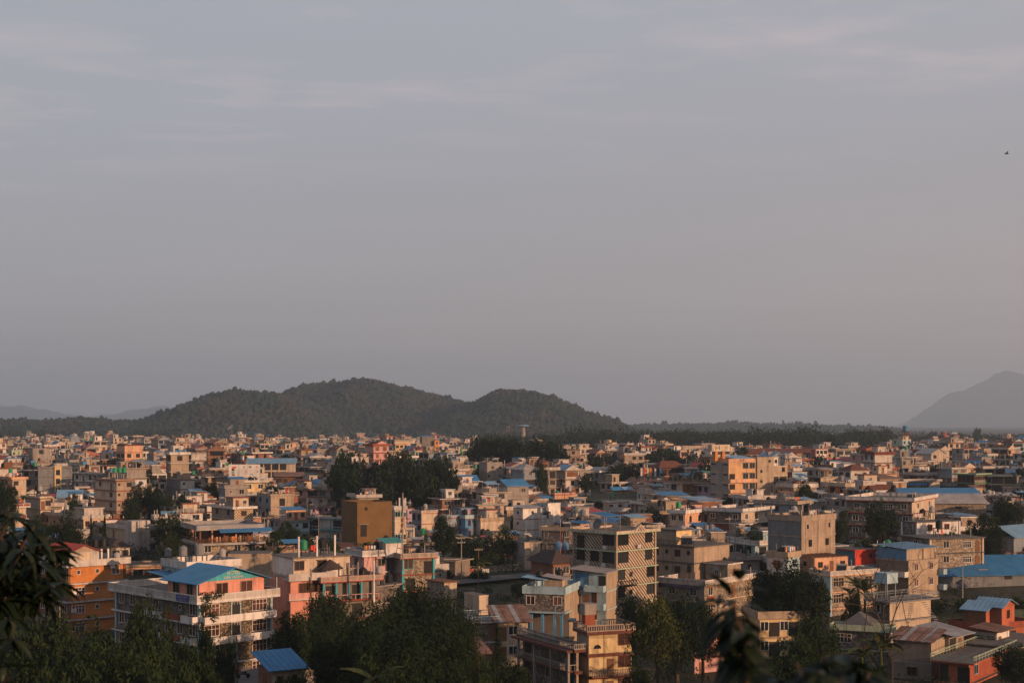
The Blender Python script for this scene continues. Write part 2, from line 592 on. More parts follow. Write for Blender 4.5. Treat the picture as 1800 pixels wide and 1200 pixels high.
def build_ridge(name, D, wf, wb, prof, seed, tree, r0, r1, mats, dens):
    rn = np.random.RandomState(seed)
    xs_p = np.array([p[0] for p in prof], float)
    zs_p = np.array([(HY - p[1]) * D / F for p in prof]) - tree * .75
    X = (xs_p - CX) * D / F
    base = -24.8
    zs_p[0] = zs_p[-1] = base - 3
    gx = np.linspace(X[0], X[-1], 90)
    gy = np.linspace(D - wf, D + wb, 34)

    def height(x, y):
        h = np.interp(x, X, zs_p) - base
        t = np.where(y < D, (D - y) / wf, (y - D) / wb)
        g = np.cos(np.clip(t, 0, 1) * math.pi / 2) ** 1.15
        bump = 1 + .10 * np.sin(x * .031 + y * .011 + seed) * np.sin(y * .023 + seed * 2) * (t > .12)
        return base - 1.5 + (h + 1.5) * g * bump
    V = [(x, y, float(height(x, y))) for y in gy for x in gx]
    n = len(gx)
    Q = [(j * n + i, j * n + i + 1, (j + 1) * n + i + 1, (j + 1) * n + i) for j in range(len(gy) - 1) for i in range(n - 1)]
    tag(link(name, npmesh(name, V, Q, ['ground'])), kind='structure')
    cnt = int((X[-1] - X[0]) * (wf + 60) * dens)
    px = rn.uniform(X[0], X[-1], cnt)
    py = rn.uniform(D - wf, D + 60, cnt)
    nr = int((X[-1] - X[0]) / (r0 * 1.1))
    px = np.concatenate([px, rn.uniform(X[0], X[-1], nr)])          # a closer row along the crest
    py = np.concatenate([py, rn.normal(D, 9, nr)])
    pz = height(px, py)
    ok = pz > -25.6
    if seed == 11:
        # a bare earth track up the foot of the hill
        tr = []
        for t in np.linspace(0, 1, 9):
            qx, qy = 384 + 30 * t + 5 * math.sin(t * 5), 771 - 27 * t
            for yy in np.arange(1960, 2400, 4.0):
                xx = (qx - CX) * yy / F
                if float(height(xx, yy)) + 4 > (HY - qy) * yy / F:
                    break
            tr.append((xx, yy))
        tr = np.array(tr)
        for a_, b_ in zip(tr, tr[1:]):
            for k in np.linspace(0, 1, 6):
                c_ = a_ + (b_ - a_) * k
                ok &= np.hypot(px - c_[0], (py - c_[1]) * .5) > 4.5
        V2 = []
        for (xx, yy) in tr:
            for d in (-2.6, 2.6):
                V2.append((xx + d, yy, float(height(xx + d, yy)) + 1.2))
        tag(link('track', npmesh('track', V2, [(2 * i, 2 * i + 1, 2 * i + 3, 2 * i + 2) for i in range(len(tr) - 1)], ['tan'])), kind='structure')
    px, py, pz = px[ok], py[ok], pz[ok]
    N = len(px)
    iv, iq = ico(2)
    r = r0 + (r1 - r0) * rn.rand(N) ** 1.6
    tall = rn.rand(N) > .94
    hs = rn.uniform(.75, 1.15, N) + tall * .5
    AV, AQ = [], []
    protos = []
    for k in range(8):
        pv = iv * (1 + .24 * rn.randn(len(iv), 1))
        pv = pv + .10 * rn.randn(*pv.shape)
        protos.append(pv)
    kind = rn.randint(0, 8, N)
    an = rn.uniform(0, 6.28, N)
    ca, sa = np.cos(an), np.sin(an)
    off = 0
    for k in range(8):
        idx = np.where(kind == k)[0]
        if len(idx) == 0:
            continue
        pv = protos[k]
        x = pv[None, :, 0] * ca[idx, None] - pv[None, :, 1] * sa[idx, None]
        y = pv[None, :, 0] * sa[idx, None] + pv[None, :, 1] * ca[idx, None]
        z = pv[None, :, 2] * hs[idx, None]
        P = np.stack([x * r[idx, None] + px[idx, None], y * r[idx, None] + py[idx, None], (z * r[idx, None]) + pz[idx, None] + (tree * .5 + tall[idx] * 2)[:, None]], -1)
        AV.append(P.reshape(-1, 3))
        q = iq[None] + (np.arange(len(idx)) * len(pv))[:, None, None] + off
        AQ.append(q.reshape(-1, 3))
        off += len(idx) * len(pv)
    me = npmesh(name + '_forest', np.concatenate(AV), np.concatenate(AQ), mats)
    tag(link(name + '_forest', me), kind='stuff')


for i, (D, wf, wb, pr) in enumerate(RIDGES):
    build_ridge('hill', D, wf, wb, pr, 11 + i, 6, 2.0, 5.0, ['leafhill'], .019)
for i, (D, wf, wb, pr) in enumerate(FARRIDGE):
    build_ridge('rise', D, wf, wb, pr, 31 + i, 12, 5, 10, ['leaffar'], .0028)


def build_mountain(D, prof, depth):
    X = [(p[0] - CX) * D / F for p in prof]
    Z = [(HY - p[1]) * D / F for p in prof]
    gx = np.linspace(X[0], X[-1], 140)
    V, n = [], len(gx)
    rows = 9
    rn = random.Random(3)
    for j in range(rows):
        t = j / (rows - 1)
        for x in gx:
            zt = float(np.interp(x, X, Z)) + 9 * math.sin(x * .021) + 6 * math.sin(x * .047 + 1) + rn.uniform(-6, 6)
            g = math.sin(t * math.pi) ** .8
            V.append((x + rn.uniform(-8, 8), D + (t - .5) * depth, -22 + (zt + 22) * g * (1 + .03 * math.sin(x * .01 + j))))
    Q = [(j * n + i, j * n + i + 1, (j + 1) * n + i + 1, (j + 1) * n + i) for j in range(rows - 1) for i in range(n - 1)]
    me = npmesh('mountain', V, Q, ['leaffar'])
    for p in me.polygons:
        p.use_smooth = True
    tag(link('mountain', me), kind='structure')


build_mountain(15800, [(1480, 772), (1560, 762), (1600, 748), (1626, 728), (1640, 714), (1655, 703), (1668, 694), (1690, 685), (1705, 680), (1720, 674), (1738, 667), (1748, 660), (1765, 655), (1780, 652), (1800, 656), (1850, 640), (1960, 690), (2100, 770)], 1500)
build_mountain(15000, [(1690, 772), (1740, 757), (1780, 745), (1830, 730), (1930, 722), (2050, 770)], 900)
build_mountain(15400, [(-250, 770), (-80, 715), (0, 712), (50, 716), (100, 724), (150, 733), (200, 728), (250, 719), (290, 713), (330, 718), (400, 735), (560, 770)], 1300)

# the air: even haze round everything
hb = MB()
hb.box((-9200, -395, -60), (9200, 17400, 665), 'white')
hm = bpy.data.materials.new('haze')
hm.use_nodes = True
hm.node_tree.nodes.clear()
ho = nd(hm.node_tree, 'ShaderNodeOutputMaterial')
hv = nd(hm.node_tree, 'ShaderNodeVolumePrincipled')
hv.inputs['Color'].default_value = (.745, .88, 1, 1)
hv.inputs['Density'].default_value = 1.25e-4
hv.inputs['Anisotropy'].default_value = .38
hm.node_tree.links.new(hv.outputs[0], ho.inputs['Volume'])
MATS['hazevol'] = hm
hb.ml = ['hazevol']
tag(hb.obj('haze'), kind='stuff')

# ------------------------------------------------------------------ houses
SH = 3.0
WM = {}


def window_mesh(w, h, fr, pane, nv=1, nh=0, split=False):
    w, h = round(w, 1), round(h, 1)
    key = (w, h, fr, pane, nv, nh, split)
    if key in WM:
        return WM[key]
    a = MB()
    t = .09
    e = .10
    a.box((-w / 2, -e, 0), (-w / 2 + t, 0, h), fr)
    a.box((w / 2 - t, -e, 0), (w / 2, 0, h), fr)
    a.box((-w / 2 + t, -e, h - t), (w / 2 - t, 0, h), fr)
    a.box((-w / 2 + t, -e - .04, 0), (w / 2 - t, 0, t), fr)
    for i in range(nv):
        x = -w / 2 + t + (w - 2 * t) * (i + 1) / (nv + 1)
        a.box((x - .035, -e + .02, t), (x + .035, -.03, h - t), fr)
    for i in range(nh):
        z = t + (h - 2 * t) * (i + 1) / (nh + 1) + h * .12
        a.box((-w / 2 + t, -e + .03, z - .03), (w / 2 - t, -.035, z + .03), fr)
    b = a if not split else MB()
    b.box((-w / 2 + t, -.028, t), (w / 2 - t, -.012, h - t), pane)
    WM[key] = (a.mesh('window'), b.mesh('pane') if split else None)
    return WM[key]


ROT = {'R': 0.0, 'L': -math.pi / 2, 'E': math.pi / 2, 'B': math.pi}


class House:
    def __init__(s, name, label, cat, x, y, rz, Wd, Ln, ztop, near, group=None):
        s.zb = min(gz(x, y), gz(x + 6, y + 8), gz(x - 6, y + 8)) - .6
        s.h = ztop - s.zb
        s.W, s.L = Wd, Ln
        s.shade = R.random() < .4
        s.near = near
        s.o = bpy.data.objects.new(name, None)
        C.objects.link(s.o)
        s.o.location = (x, y, s.zb)
        s.o.rotation_euler = (0, 0, rz)
        s.o.empty_display_size = .1
        s.rz = rz
        s.M = Matrix.Translation((x, y, s.zb)) @ Matrix.Rotation(rz, 4, 'Z')
        tag(s.o, label, cat, group)

    def world(s, p):
        return s.M @ Vector(p)

    def pt(s, face, q, z):
        if face == 'R':
            return (q, 0, z)
        if face == 'L':
            return (0, q, z)
        if face == 'E':
            return (s.W, q, z)
        return (q, s.L, z)

    def span(s, face):
        return s.W if face in 'RB' else s.L

    def add(s, name, mb, parent=None):
        return mb.obj(name, parent or s.o)

    def fbox(s, face, name, q0, q1, d0, d1, z0, z1, m, parent=None):
        """a box on a face: along it q0..q1, out of it d0..d1"""
        if face == 'R':
            a, b = (q0, -d1, z0), (q1, -d0, z1)
        elif face == 'L':
            a, b = (-d1, q0, z0), (-d0, q1, z1)
        elif face == 'E':
            a, b = (s.W + d0, q0, z0), (s.W + d1, q1, z1)
        else:
            a, b = (q0, s.L + d0, z0), (q1, s.L + d1, z1)
        return ubox(name, parent or s.o, a, b, m)

    def window(s, face, q, z, w, h, fr='offwhite', pane='glass', nv=1, nh=0, d=0.0, name='window'):
        me, pm = window_mesh(w, h, fr, pane, nv, nh, s.near)
        p = list(s.pt(face, q, z))
        if d:
            if face == 'R':
                p[1] -= d
            elif face == 'L':
                p[0] -= d
        o = link(name, me, s.o, p, ROT[face])
        if pm:
            link('pane', pm, o)
        return o

    def door(s, face, q, z, w=1.0, h=2.15, m='wood', fr='offwhite'):
        o = s.fbox(face, 'door', q - w / 2, q + w / 2, 0.004, .06, z, z + h, m)
        return o

    def tokens(s, face, toks, z, fr, pane, ww, wh):
        n = len(toks)
        if not n:
            return
        sp = s.span(face)
        if face == 'L':
            toks = toks[::-1]
        for i, t in enumerate(toks):
            q = sp * (i + .5) / n
            if t == 'w':
                s.window(face, q, z + .95, ww, wh, fr, pane)
                if s.shade:
                    s.fbox(face, 'sunshade', q - ww / 2 - .15, q + ww / 2 + .15, .004, .4, z + .97 + wh, z + 1.05 + wh, 'cement')
            elif t == 'W':
                s.window(face, q, z + .85, min(ww * 1.6, sp / n * .85), wh + .05, fr, pane, 3 if s.near else 2, 1 if s.near else 0)
            elif t == 'h':
                s.window(face, q, z + 1.9, ww * 1.2, .55, fr, pane, 0)
            elif t == 's':
                s.window(face, q, z + 1.35, .7, .8, fr, pane, 0)
            elif t == 'd':
                s.door(face, q, z + .06)
            elif t == 'D':
                s.door(face, q, z + .06, 1.7, 2.2, 'dark')
            elif t == 'o':
                s.fbox(face, 'opening_shade', q - sp / n * .42, q + sp / n * .42, .004, .05, z + .1, z + 2.45, 'dark')  # flat dark sheet: the shade inside an open loggia put into colour

    def parapet(s, a, b, z, h, m, style='solid', m2=None, name='parapet', t=.14, sides='lrfk'):
        (x0, y0), (x1, y1) = a, b
        mb = MB()
        segs = {'f': ((x0, y0), (x1, y0)), 'r': ((x1, y0), (x1, y1)), 'k': ((x1, y1), (x0, y1)), 'l': ((x0, y1), (x0, y0))}
        for k, (p, q) in segs.items():
            if k not in sides:
                continue
            hor = k in 'fk'
            lo, hi = (min(p[0], q[0]), max(p[0], q[0])) if hor else (min(p[1], q[1]) + t, max(p[1], q[1]) - t)
            c = p[1] if hor else p[0]
            inn = 1 if k in 'fl' else -1

            def seg(u0, u1, d0, d1, z0, z1, mm):
                e0, e1 = sorted((c + inn * d0, c + inn * d1))
                if hor:
                    mb.box((u0, e0, z0), (u1, e1, z1), mm)
                else:
                    mb.box((e0, u0, z0), (e1, u1, z1), mm)
            if style == 'solid':
                seg(lo, hi, 0, t, z, z + h, m)
            elif style == 'panel':
                seg(lo, hi, .03, t - .03, z, z + h - .1, m2 or m)
                seg(lo, hi, -.02, t + .02, z + h - .1, z + h, m)
                seg(lo, hi, -.01, t, z, z + .12, m)
                n = max(2, int((hi - lo) / 1.5))
                for i in range(n + 1):
                    u = lo + (hi - lo) * i / n
                    seg(max(lo, u - .07), min(hi, u + .07), -.01, t, z + .12, z + h - .1, m)
            elif style == 'balus':
                seg(lo, hi, -.02, t + .02, z + h - .12, z + h, m)
                seg(lo, hi, -.01, t, z, z + .14, m)
                n = max(3, int((hi - lo) / .34))
                for i in range(n + 1):
                    u = lo + (hi - lo) * i / n
                    wd = .1 if i % 8 == 0 else .055
                    seg(max(lo, u - wd), min(hi, u + wd), .02, t - .02, z + .14, z + h - .12, m)
            elif style == 'rail':
                for zz in (.45, .75, h):
                    seg(lo, hi, .05, .09, z + zz - .025, z + zz + .025, m)
                n = max(2, int((hi - lo) / 1.3))
                for i in range(n + 1):
                    u = lo + (hi - lo) * i / n
                    seg(max(lo, u - .03), min(hi, u + .03), .05, .1, z, z + h, m)
        o = s.add(name, mb)
        if style in ('balus', 'rail'):
            o['kind'] = 'stuff'
        return o

    def balcony(s, face, k, q0, q1, dep, m='white', style='solid', m2=None, hp=.9, slab=None):
        z = s.h - (k + 1) * SH
        mb = MB()

        def bx(u0, u1, d0, d1, z0, z1, mm):
            if face == 'R':
                mb.box((u0, -d1, z0), (u1, -d0, z1), mm)
            elif face == 'L':
                mb.box((-d1, u0, z0), (-d0, u1, z1), mm)
            elif face == 'E':
                mb.box((s.W + d0, u0, z0), (s.W + d1, u1, z1), mm)
        bx(q0, q1, .005, dep, z - .16, z + .02, slab or m)
        if style == 'solid':
            bx(q0, q1, dep - .12, dep, z + .02, z + hp, m)
            bx(q0, q0 + .12, .005, dep - .12, z + .02, z + hp, m)
            bx(q1 - .12, q1, .005, dep - .12, z + .02, z + hp, m)
        else:
            bx(q0, q1, dep - .14, dep, z + hp - .1, z + hp, m)
            bx(q0, q0 + .1, .005, dep - .14, z + hp - .1, z + hp, m)
            bx(q1 - .1, q1, .005, dep - .14, z + hp - .1, z + hp, m)
            n = max(3, int((q1 - q0) / (.36 if style == 'balus' else 1.0)))
            for i in range(n + 1):
                u = q0 + .08 + (q1 - q0 - .16) * i / n
                bx(u - .05, u + .05, dep - .1, dep - .04, z + .02, z + hp - .1, m)
            for i in range(max(2, int(dep / .5))):
                d = dep * (i + .3) / max(2, int(dep / .5))
                bx(q0 + .02, q0 + .08, d, d + .06, z + .02, z + hp - .1, m)
                bx(q1 - .08, q1 - .02, d, d + .06, z + .02, z + hp - .1, m)
            if m2:
                bx(q0 + .1, q1 - .1, dep - .08, dep - .06, z + .05, z + hp - .1, m2)
        return s.add('balcony', mb)

    def hut(s, x0, y0, w, l, h, m, mr=None, band='offwhite', roof='slab', tok='d', tiltm='btin', fr='offwhite', name='stair_hut'):
        z = s.h
        mb = MB()
        mb.box((x0, y0, z - .05), (x0 + w, y0 + l, z + h), {'b': m, 't': m, 'f': mr or m, 'r': mr or m, 'k': m, 'l': m})
        o = s.add(name, mb)
        if roof == 'slab':
            ubox('roof_slab', o, (x0 - .3, y0 - .3, z + h - .04), (x0 + w + .3, y0 + l + .3, z + h + .18), band, top='rooftop')
        elif roof == 'tin':
            s.lean('tin_roof', (x0 - .4, y0 - .5), (x0 + w + .4, y0 + l + .4), z + h + .03, z + h + .55, tiltm, parent=o)
        elif roof == 'gable':
            s.gable(x0, y0, w, l, z + h, 1.1, tiltm, m, parent=o)
        if tok:
            for i, t in enumerate(tok):
                q = x0 + w * (i + .5) / len(tok)
                if t == 'd':
                    ubox('door', o, (q - .45, y0 - .05, z + .04), (q + .45, y0 - .004, z + 2.05), 'wood')
                elif t == 'w':
                    me, pm = window_mesh(1.1, 1.1, fr, 'glass', 1, 0, False)
                    link('window', me, o, (q, y0, z + .85), 0)
            me, pm = window_mesh(.9, .9, fr, 'glass', 1, 0, False)
            link('window', me, o, (x0, y0 + l * .5, z + 1.0), ROT['L'])
        return o

    def lean(s, name, a, b, zf, zk, m, parent=None, th=.07, axis='y'):
        mb = MB()
        (x0, y0), (x1, y1) = a, b
        if axis == 'y':
            mb.prism([(x0, y0, zf), (x1, y0, zf), (x1, y1, zk), (x0, y1, zk)], (0, 0, th), m)
            n = int((x1 - x0) / .75) if s.near else 0
            for i in range(1, n):
                x = x0 + (x1 - x0) * i / n
                mb.prism([(x - .035, y0 + .01, zf + th), (x + .035, y0 + .01, zf + th), (x + .035, y1 - .01, zk + th), (x - .035, y1 - .01, zk + th)], (0, 0, .045), m)
        else:
            mb.prism([(x0, y0, zf), (x1, y0, zk), (x1, y1, zk), (x0, y1, zf)], (0, 0, th), m)
        return s.add(name, mb, parent)

    def gable(s, x0, y0, w, l, z, rise, m, mw, parent=None, ov=.5, ridge='y', name='roof', mg=None):
        """pitched roof over a box; ridge along y (gable faces R) or along x (gable faces L)"""
        mb = MB()
        th = .1
        if ridge == 'y':
            c = x0 + w / 2
            sl = rise / (w / 2)
            for sg in (-1, 1):
                e = c + sg * (w / 2 + ov)
                ze = z - ov * sl
                mb.prism([(c, y0 - ov, z + rise), (c, y0 + l + ov, z + rise), (e, y0 + l + ov, ze), (e, y0 - ov, ze)], (0, 0, th), m)
                n = int((l + 2 * ov) / .75) if s.near else 0
                for i in range(1, n):
                    y = y0 - ov + (l + 2 * ov) * i / n
                    mb.prism([(c, y - .035, z + rise + th), (c, y + .035, z + rise + th), (e - sg * .01, y + .035, ze + th), (e - sg * .01, y - .035, ze + th)], (0, 0, .045), m)
            gbs = []
            for yy, d in ((y0, .1), (y0 + l - .1, .1)):
                gb = MB()
                gbs.append(gb)
                gb.prism([(x0, yy, z - .02), (x0 + w, yy, z - .02), (c, yy, z + rise - .01)], (0, d, 0), mg or mw)
        else:
            c = y0 + l / 2
            sl = rise / (l / 2)
            for sg in (-1, 1):
                e = c + sg * (l / 2 + ov)
                ze = z - ov * sl
                mb.prism([(x0 - ov, c, z + rise), (x0 + w + ov, c, z + rise), (x0 + w + ov, e, ze), (x0 - ov, e, ze)], (0, 0, th), m)
                n = int((w + 2 * ov) / .75) if s.near else 0
                for i in range(1, n):
                    x = x0 - ov + (w + 2 * ov) * i / n
                    mb.prism([(x - .035, c, z + rise + th), (x + .035, c, z + rise + th), (x + .035, e - sg * .01, ze + th), (x - .035, e - sg * .01, ze + th)], (0, 0, .045), m)
            gbs = []
            for xx, d in ((x0, .1), (x0 + w - .1, .1)):
                gb = MB()
                gbs.append(gb)
                gb.prism([(xx, y0, z - .02), (xx, y0 + l, z - .02), (xx, c, z + rise - .01)], (d, 0, 0), mg or mw)
        r = s.add(name, mb, parent)
        for gb in gbs:
            s.add('gable_wall', gb, parent)
        return r

    def hip(s, x0, y0, w, l, z, rise, m, ov=.6, parent=None, name='roof'):
        mb = MB()
        a, b, c, d = (x0 - ov, y0 - ov, z), (x0 + w + ov, y0 - ov, z), (x0 + w + ov, y0 + l + ov, z), (x0 - ov, y0 + l + ov, z)
        k = min(w, l) * .5
        if w > l:
            p, q = (x0 + k, y0 + l / 2, z + rise), (x0 + w - k, y0 + l / 2, z + rise)
            fs = [(a, b, q, p), (b, c, q), (c, d, p, q), (d, a, p)]
        else:
            p, q = (x0 + w / 2, y0 + k, z + rise), (x0 + w / 2, y0 + l - k, z + rise)
            fs = [(a, b, p), (b, c, q, p), (c, d, q), (d, a, p, q)]
        for f in fs:
            mb.poly(f, m)
        mb.poly((d, c, b, a), m)
        return s.add(name, mb, parent)

    def columns(s, n, h=2.2, m='cement', inset=.4):
        sp = [(inset, inset), (s.W - inset, inset), (inset, s.L - inset), (s.W - inset, s.L - inset), (s.W / 2, inset), (inset, s.L / 2), (s.W / 2, s.L - inset), (s.W - inset, s.L / 2)]
        for (x, y) in sp[:n]:
            hh = h * R.uniform(.7, 1.15)
            c = ubox('column', s.o, (x - .13, y - .13, s.h), (x + .13, y + .13, s.h + hh), m)

    def body(s, wl, wr, band, bo=.3, floors=5, we=None, pil=None, th=.2, roofm=None, z0=0):
        mb = MB()
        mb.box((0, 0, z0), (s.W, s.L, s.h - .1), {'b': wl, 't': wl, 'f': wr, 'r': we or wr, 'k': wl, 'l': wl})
        s.add('wall', mb)
        bo = max(.04, bo)
        ubox('roof_slab', s.o, (-bo, -bo, s.h - th), (s.W + bo, s.L + bo, s.h), band if roofm is None else roofm, top='rooftop' if roofm is None else None)
        for k in range(1, floors + 1):
            z = s.h - k * SH
            if z < .8:
                break
            b2 = max(.035, bo * .6)
            ubox('floor_band', s.o, (-b2, -b2, z - th), (s.W + b2, s.L + b2, z), band, top='rooftop')
        if pil:
            for (x, y) in ((0, 0), (s.W, 0), (0, s.L)):
                ubox('pilaster', s.o, (x - .2, y - .2, 0), (x + .2, y + .2, s.h - th - .003), pil)


def solve(px, py, D, l, r, a):
    """corner position and the two face lengths from photograph pixels"""
    a = rad(a)
    c = at(px, py, D)
    tl = (px - l - CX) / F
    L = (c.x - tl * D) / (math.cos(a) + tl * math.sin(a))
    tr = (px + r - CX) / F
    Wd = (tr * D - c.x) / (math.sin(a) - tr * math.cos(a))
    return c, Wd, L, math.pi / 2 - a


HAND = []       # footprints and protected views of the hand placed buildings
HH = {}


def footprint(x, y, rz, Wd, Ln):
    c, s_ = math.cos(rz), math.sin(rz)
    return [(x + u * c - v * s_, y + u * s_ + v * c) for u, v in ((0, 0), (Wd, 0), (Wd, Ln), (0, Ln))]


def hh(key, label, px, py, sp, l, r, a=45, wl='cement', wr=None, we=None, band='offwhite', bo=.3, par=None, L='ww', Rt='ww',
       fr='offwhite', pane='glass', ww=1.5, wh=1.35, balc=(), hut=None, cols=0, pb=None, floors=4, name='house', cat='house', lm=None,
       pil=None, tanks=(), th=.2, depL=None, depW=None, vis=4, roofm=None, body=True, group='houses of the town'):
    D = F * SH / sp
    hpar = par[1] if par else 0
    c, Wd, Ln, rz = solve(px, py, D, l, r, a)
    if depL:
        Ln = depL
    if depW:
        Wd = depW
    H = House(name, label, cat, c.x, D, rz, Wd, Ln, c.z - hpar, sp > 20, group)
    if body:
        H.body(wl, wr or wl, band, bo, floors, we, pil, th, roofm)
    if par:
        e = max(.04, bo) - .02
        H.parapet((-e, -e), (Wd + e, Ln + e), H.h, hpar, par[0], par[2] if len(par) > 2 else 'solid', par[3] if len(par) > 3 else None)
    for k in range(vis):
        z = H.h - (k + 1) * SH
        if z < -.6:
            break
        tl = L[k] if isinstance(L, (list, tuple)) and k < len(L) else (L if isinstance(L, str) else L[-1])
        tr = Rt[k] if isinstance(Rt, (list, tuple)) and k < len(Rt) else (Rt if isinstance(Rt, str) else Rt[-1])
        H.tokens('L', tl, z, fr, pane, ww, wh)
        H.tokens('R', tr, z, fr, pane, ww, wh)
    for b in balc:
        H.balcony(*b[:5], **(b[5] if len(b) > 5 else {}))
    if hut:
        H.hut(**hut)
    if cols:
        H.columns(cols)
    HAND.append(dict(fp=footprint(c.x, D, rz, Wd, Ln), x0=px - l, x1=px + r, top=py, bot=pb or py + 2.0 * sp, D=D))
    HH[key] = H
    LMK_add = lm
    if lm:
        LMK[lm] = (px + (r - l) / 2, py + sp)
    for tk in tanks:
        water_tank(H, *tk)
    return H


TM = {}


def tank_mesh(m):
    if m not in TM:
        b = MB()
        b.lathe([(.5, 0), (.52, .08), (.5, .16), (.52, .3), (.5, .42), (.52, .56), (.5, .7), (.52, .84), (.48, .98), (.3, 1.12)], m, 12)
        k = MB()
        k.lathe([(.22, 1.121), (.22, 1.2), (.1, 1.23)], m, 10)
        TM[m] = (b.mesh('water_tank'), k.mesh('lid'))
    return TM[m]


TANKW = {'black': 'black plastic', 'gtank': 'green plastic', 'steel': 'shiny steel', 'blue': 'blue plastic', 'grey': 'grey plastic', 'terracotta': 'rust red'}


def water_tank(H, x, y, m='black', s=1.2, lift=0.0, where=None, z=None):
    b, k = tank_mesh(m)
    p = H.world((x, y, (H.h if z is None else z) + lift))
    o = link('water_tank', b, None, p, R.uniform(0, 6), (s, s, s))
    link('lid', k, o)
    tag(o, None, 'water tank', 'water tanks on the roofs')
    if where:
        o['label'] = f"{TANKW.get(m, m)} water tank {where}"
    else:
        defer(o, f"{TANKW.get(m, m)} roof water tank", *p)
    if lift > .3:
        st = MB()
        q = s * .4
        for dx in (-q, q):
            for dy in (-q, q):
                st.box((dx - .05, dy - .05, -lift / s * 1), (dx + .05, dy + .05, -.02), 'dgrey')
        st.box((-q - .1, -q - .1, -.08), (q + .1, q + .1, -.005), 'dgrey')
        link('stand', st.mesh('stand'), o)
    return o


# ------------------------------------------------------------------ buildings placed one by one
def text(H, body, face, q, z, size, m, d=.03, name='lettering', sx=1.0):
    cu = bpy.data.curves.new(name, 'FONT')
    cu.body = body
    cu.size = size
    cu.align_x = 'CENTER'
    cu.align_y = 'CENTER'
    cu.extrude = .01
    cu.materials.append(MATS[m])
    tmp = bpy.data.objects.new(name, cu)
    o = link(name, bpy.data.meshes.new_from_object(tmp))
    bpy.data.objects.remove(tmp)
    o.parent = H.o if isinstance(H, House) else H
    p = list(H.pt(face, q, z)) if isinstance(H, House) else [q[0], q[1], z]
    if face == 'R':
        p[1] -= d
    elif face == 'L':
        p[0] -= d
    o.location = p
    o.rotation_euler = (math.pi / 2, 0, ROT[face])
    o.scale = (sx, 1, 1)
    return o


# the hotel with the blue roof
H = hh('hotel', 'stone clad hotel with pink top floor under a blue gabled tin roof', 350, 1045, 37, 145, 126, 45, wl='dstone', wr='pebble', we='cement', band='white', bo=1.0,
       par=('white', 1.0, 'panel', 'offwhite'), L=['wwswdsw', 'wdwswww', 'wwdwwsw', 'wwwww'], Rt=['W-W', 'W-W', 'W-W', 'WdW'], fr='white', pane='curtain', ww=1.6, wh=1.6,
       cat='hotel', name='hotel', lm='the blue-roofed hotel', pb=1185, pil='lblue', th=.25, group=None, tanks=())
for k in (0, 1):
    H.balcony('R', k, 0, H.W, 1.5, 'white', 'solid')
    H.balcony('L', k, 0, 3.2, 1.1, 'white', 'solid')
    H.balcony('L', k, 3.6, 8.0, 1.0, 'redbrown', 'solid', slab='white')
    H.balcony('L', k, 8.3, 14.0, 1.1, 'white', 'solid')
    ar = MB()
    q = H.W * .5
    z = H.h - (k + 1) * SH
    ar.box((q - .85, -.12, z + .05), (q - .7, -.004, z + 2.5), 'lblue')
    ar.box((q + .7, -.12, z + .05), (q + .85, -.004, z + 2.5), 'lblue')
    ar.box((q - .85, -.12, z + 2.5), (q + .85, -.004, z + 2.65), 'white')
    for i in range(4):
        an = math.pi * (i + .5) / 4
        ar.box((q - .03 + .6 * math.cos(an), -.1, z + 2.12), (q + .03 + .6 * math.cos(an), -.06, z + 2.5), 'white')
    ar.box((q - .7, -.05, z + .05), (q + .7, -.004, z + 2.5), 'dark')
    H.add('balcony_door', ar)
zt = H.h
pw, pl, ph = H.W * .90, 8.4, 2.75
pk = MB()
pk.box((.15, .2, zt - .02), (.15 + pw, .2 + pl, zt + ph), 'salmon')
pink = H.add('pink_floor', pk)
H.gable(.15, .2, pw, pl, zt + ph, 1.75, 'btin', 'turq', parent=pink, ov=.9, mg='turq')
for q in (.34, .72):
    me, pm = window_mesh(2.1, 1.7, 'tan', 'curtain', 1, 0, True)
    w = link('window', me, pink, (.15 + pw * q, .2, zt + .75), 0)
    link('pane', pm, w)
for q in (.28, .72):
    me, pm = window_mesh(1.7, 1.7, 'tan', 'glass', 1, 0, True)
    w = link('window', me, pink, (.15, .2 + pl * q, zt + .75), ROT['L'])
    link('pane', pm, w)
t = text(H, 'HOTEL', 'R', .15 + pw * .52, zt + ph + .95, .72, 'white', d=-.13)
t = text(H, 'VIEW PARAMA', 'R', .15 + pw * .52, zt + ph + .32, .52, 'white', d=-.13)
for x in (-.75, ):
    ubox('post', pink, (x, -.6, zt), (x + .12, -.48, zt + ph - .2), 'lblue')
ubox('post', pink, (H.W + .6, -.6, zt), (H.W + .72, -.48, zt + ph - .2), 'lblue')
sg = H.fbox('L', 'sign_board', 1.1, 4.4, 1.02, 1.08, zt - .1, zt + .85, 'signblue')
text(H, 'HOTEL VIEW', 'L', 2.75, zt + .52, .42, 'lilac', d=1.10)
text(H, 'LODGE & BAR', 'L', 2.75, zt + .12, .30, 'lilac', d=1.10)
for i in range(7):
    p = MB()
    p.lathe([(.18, 0), (.26, .35), (.24, .36)], 'terracotta', 8)
    for j in range(7):
        an = j * .9
        p.poly([(0, 0, .35), (.16 * math.cos(an), .16 * math.sin(an), .7), (.32 * math.cos(an + .3), .32 * math.sin(an + .3), .85), (.1 * math.cos(an + .7), .1 * math.sin(an + .7), .6)], 'leafm')
    po = p.obj('potted_plant')
    po.location = H.world((.4 + (i % 2) * .3, 10.2 + i * 1.7, zt))
    tag(po, None, 'potted plant', 'potted plants on the hotel terrace')
    po['label'] = f"terracotta potted plant on the hotel terrace, {['nearest the pink floor', 'second from the pink floor', 'third from the pink floor', 'fourth from the pink floor', 'fifth from the pink floor', 'sixth from the pink floor', 'farthest from the pink floor'][i]}"

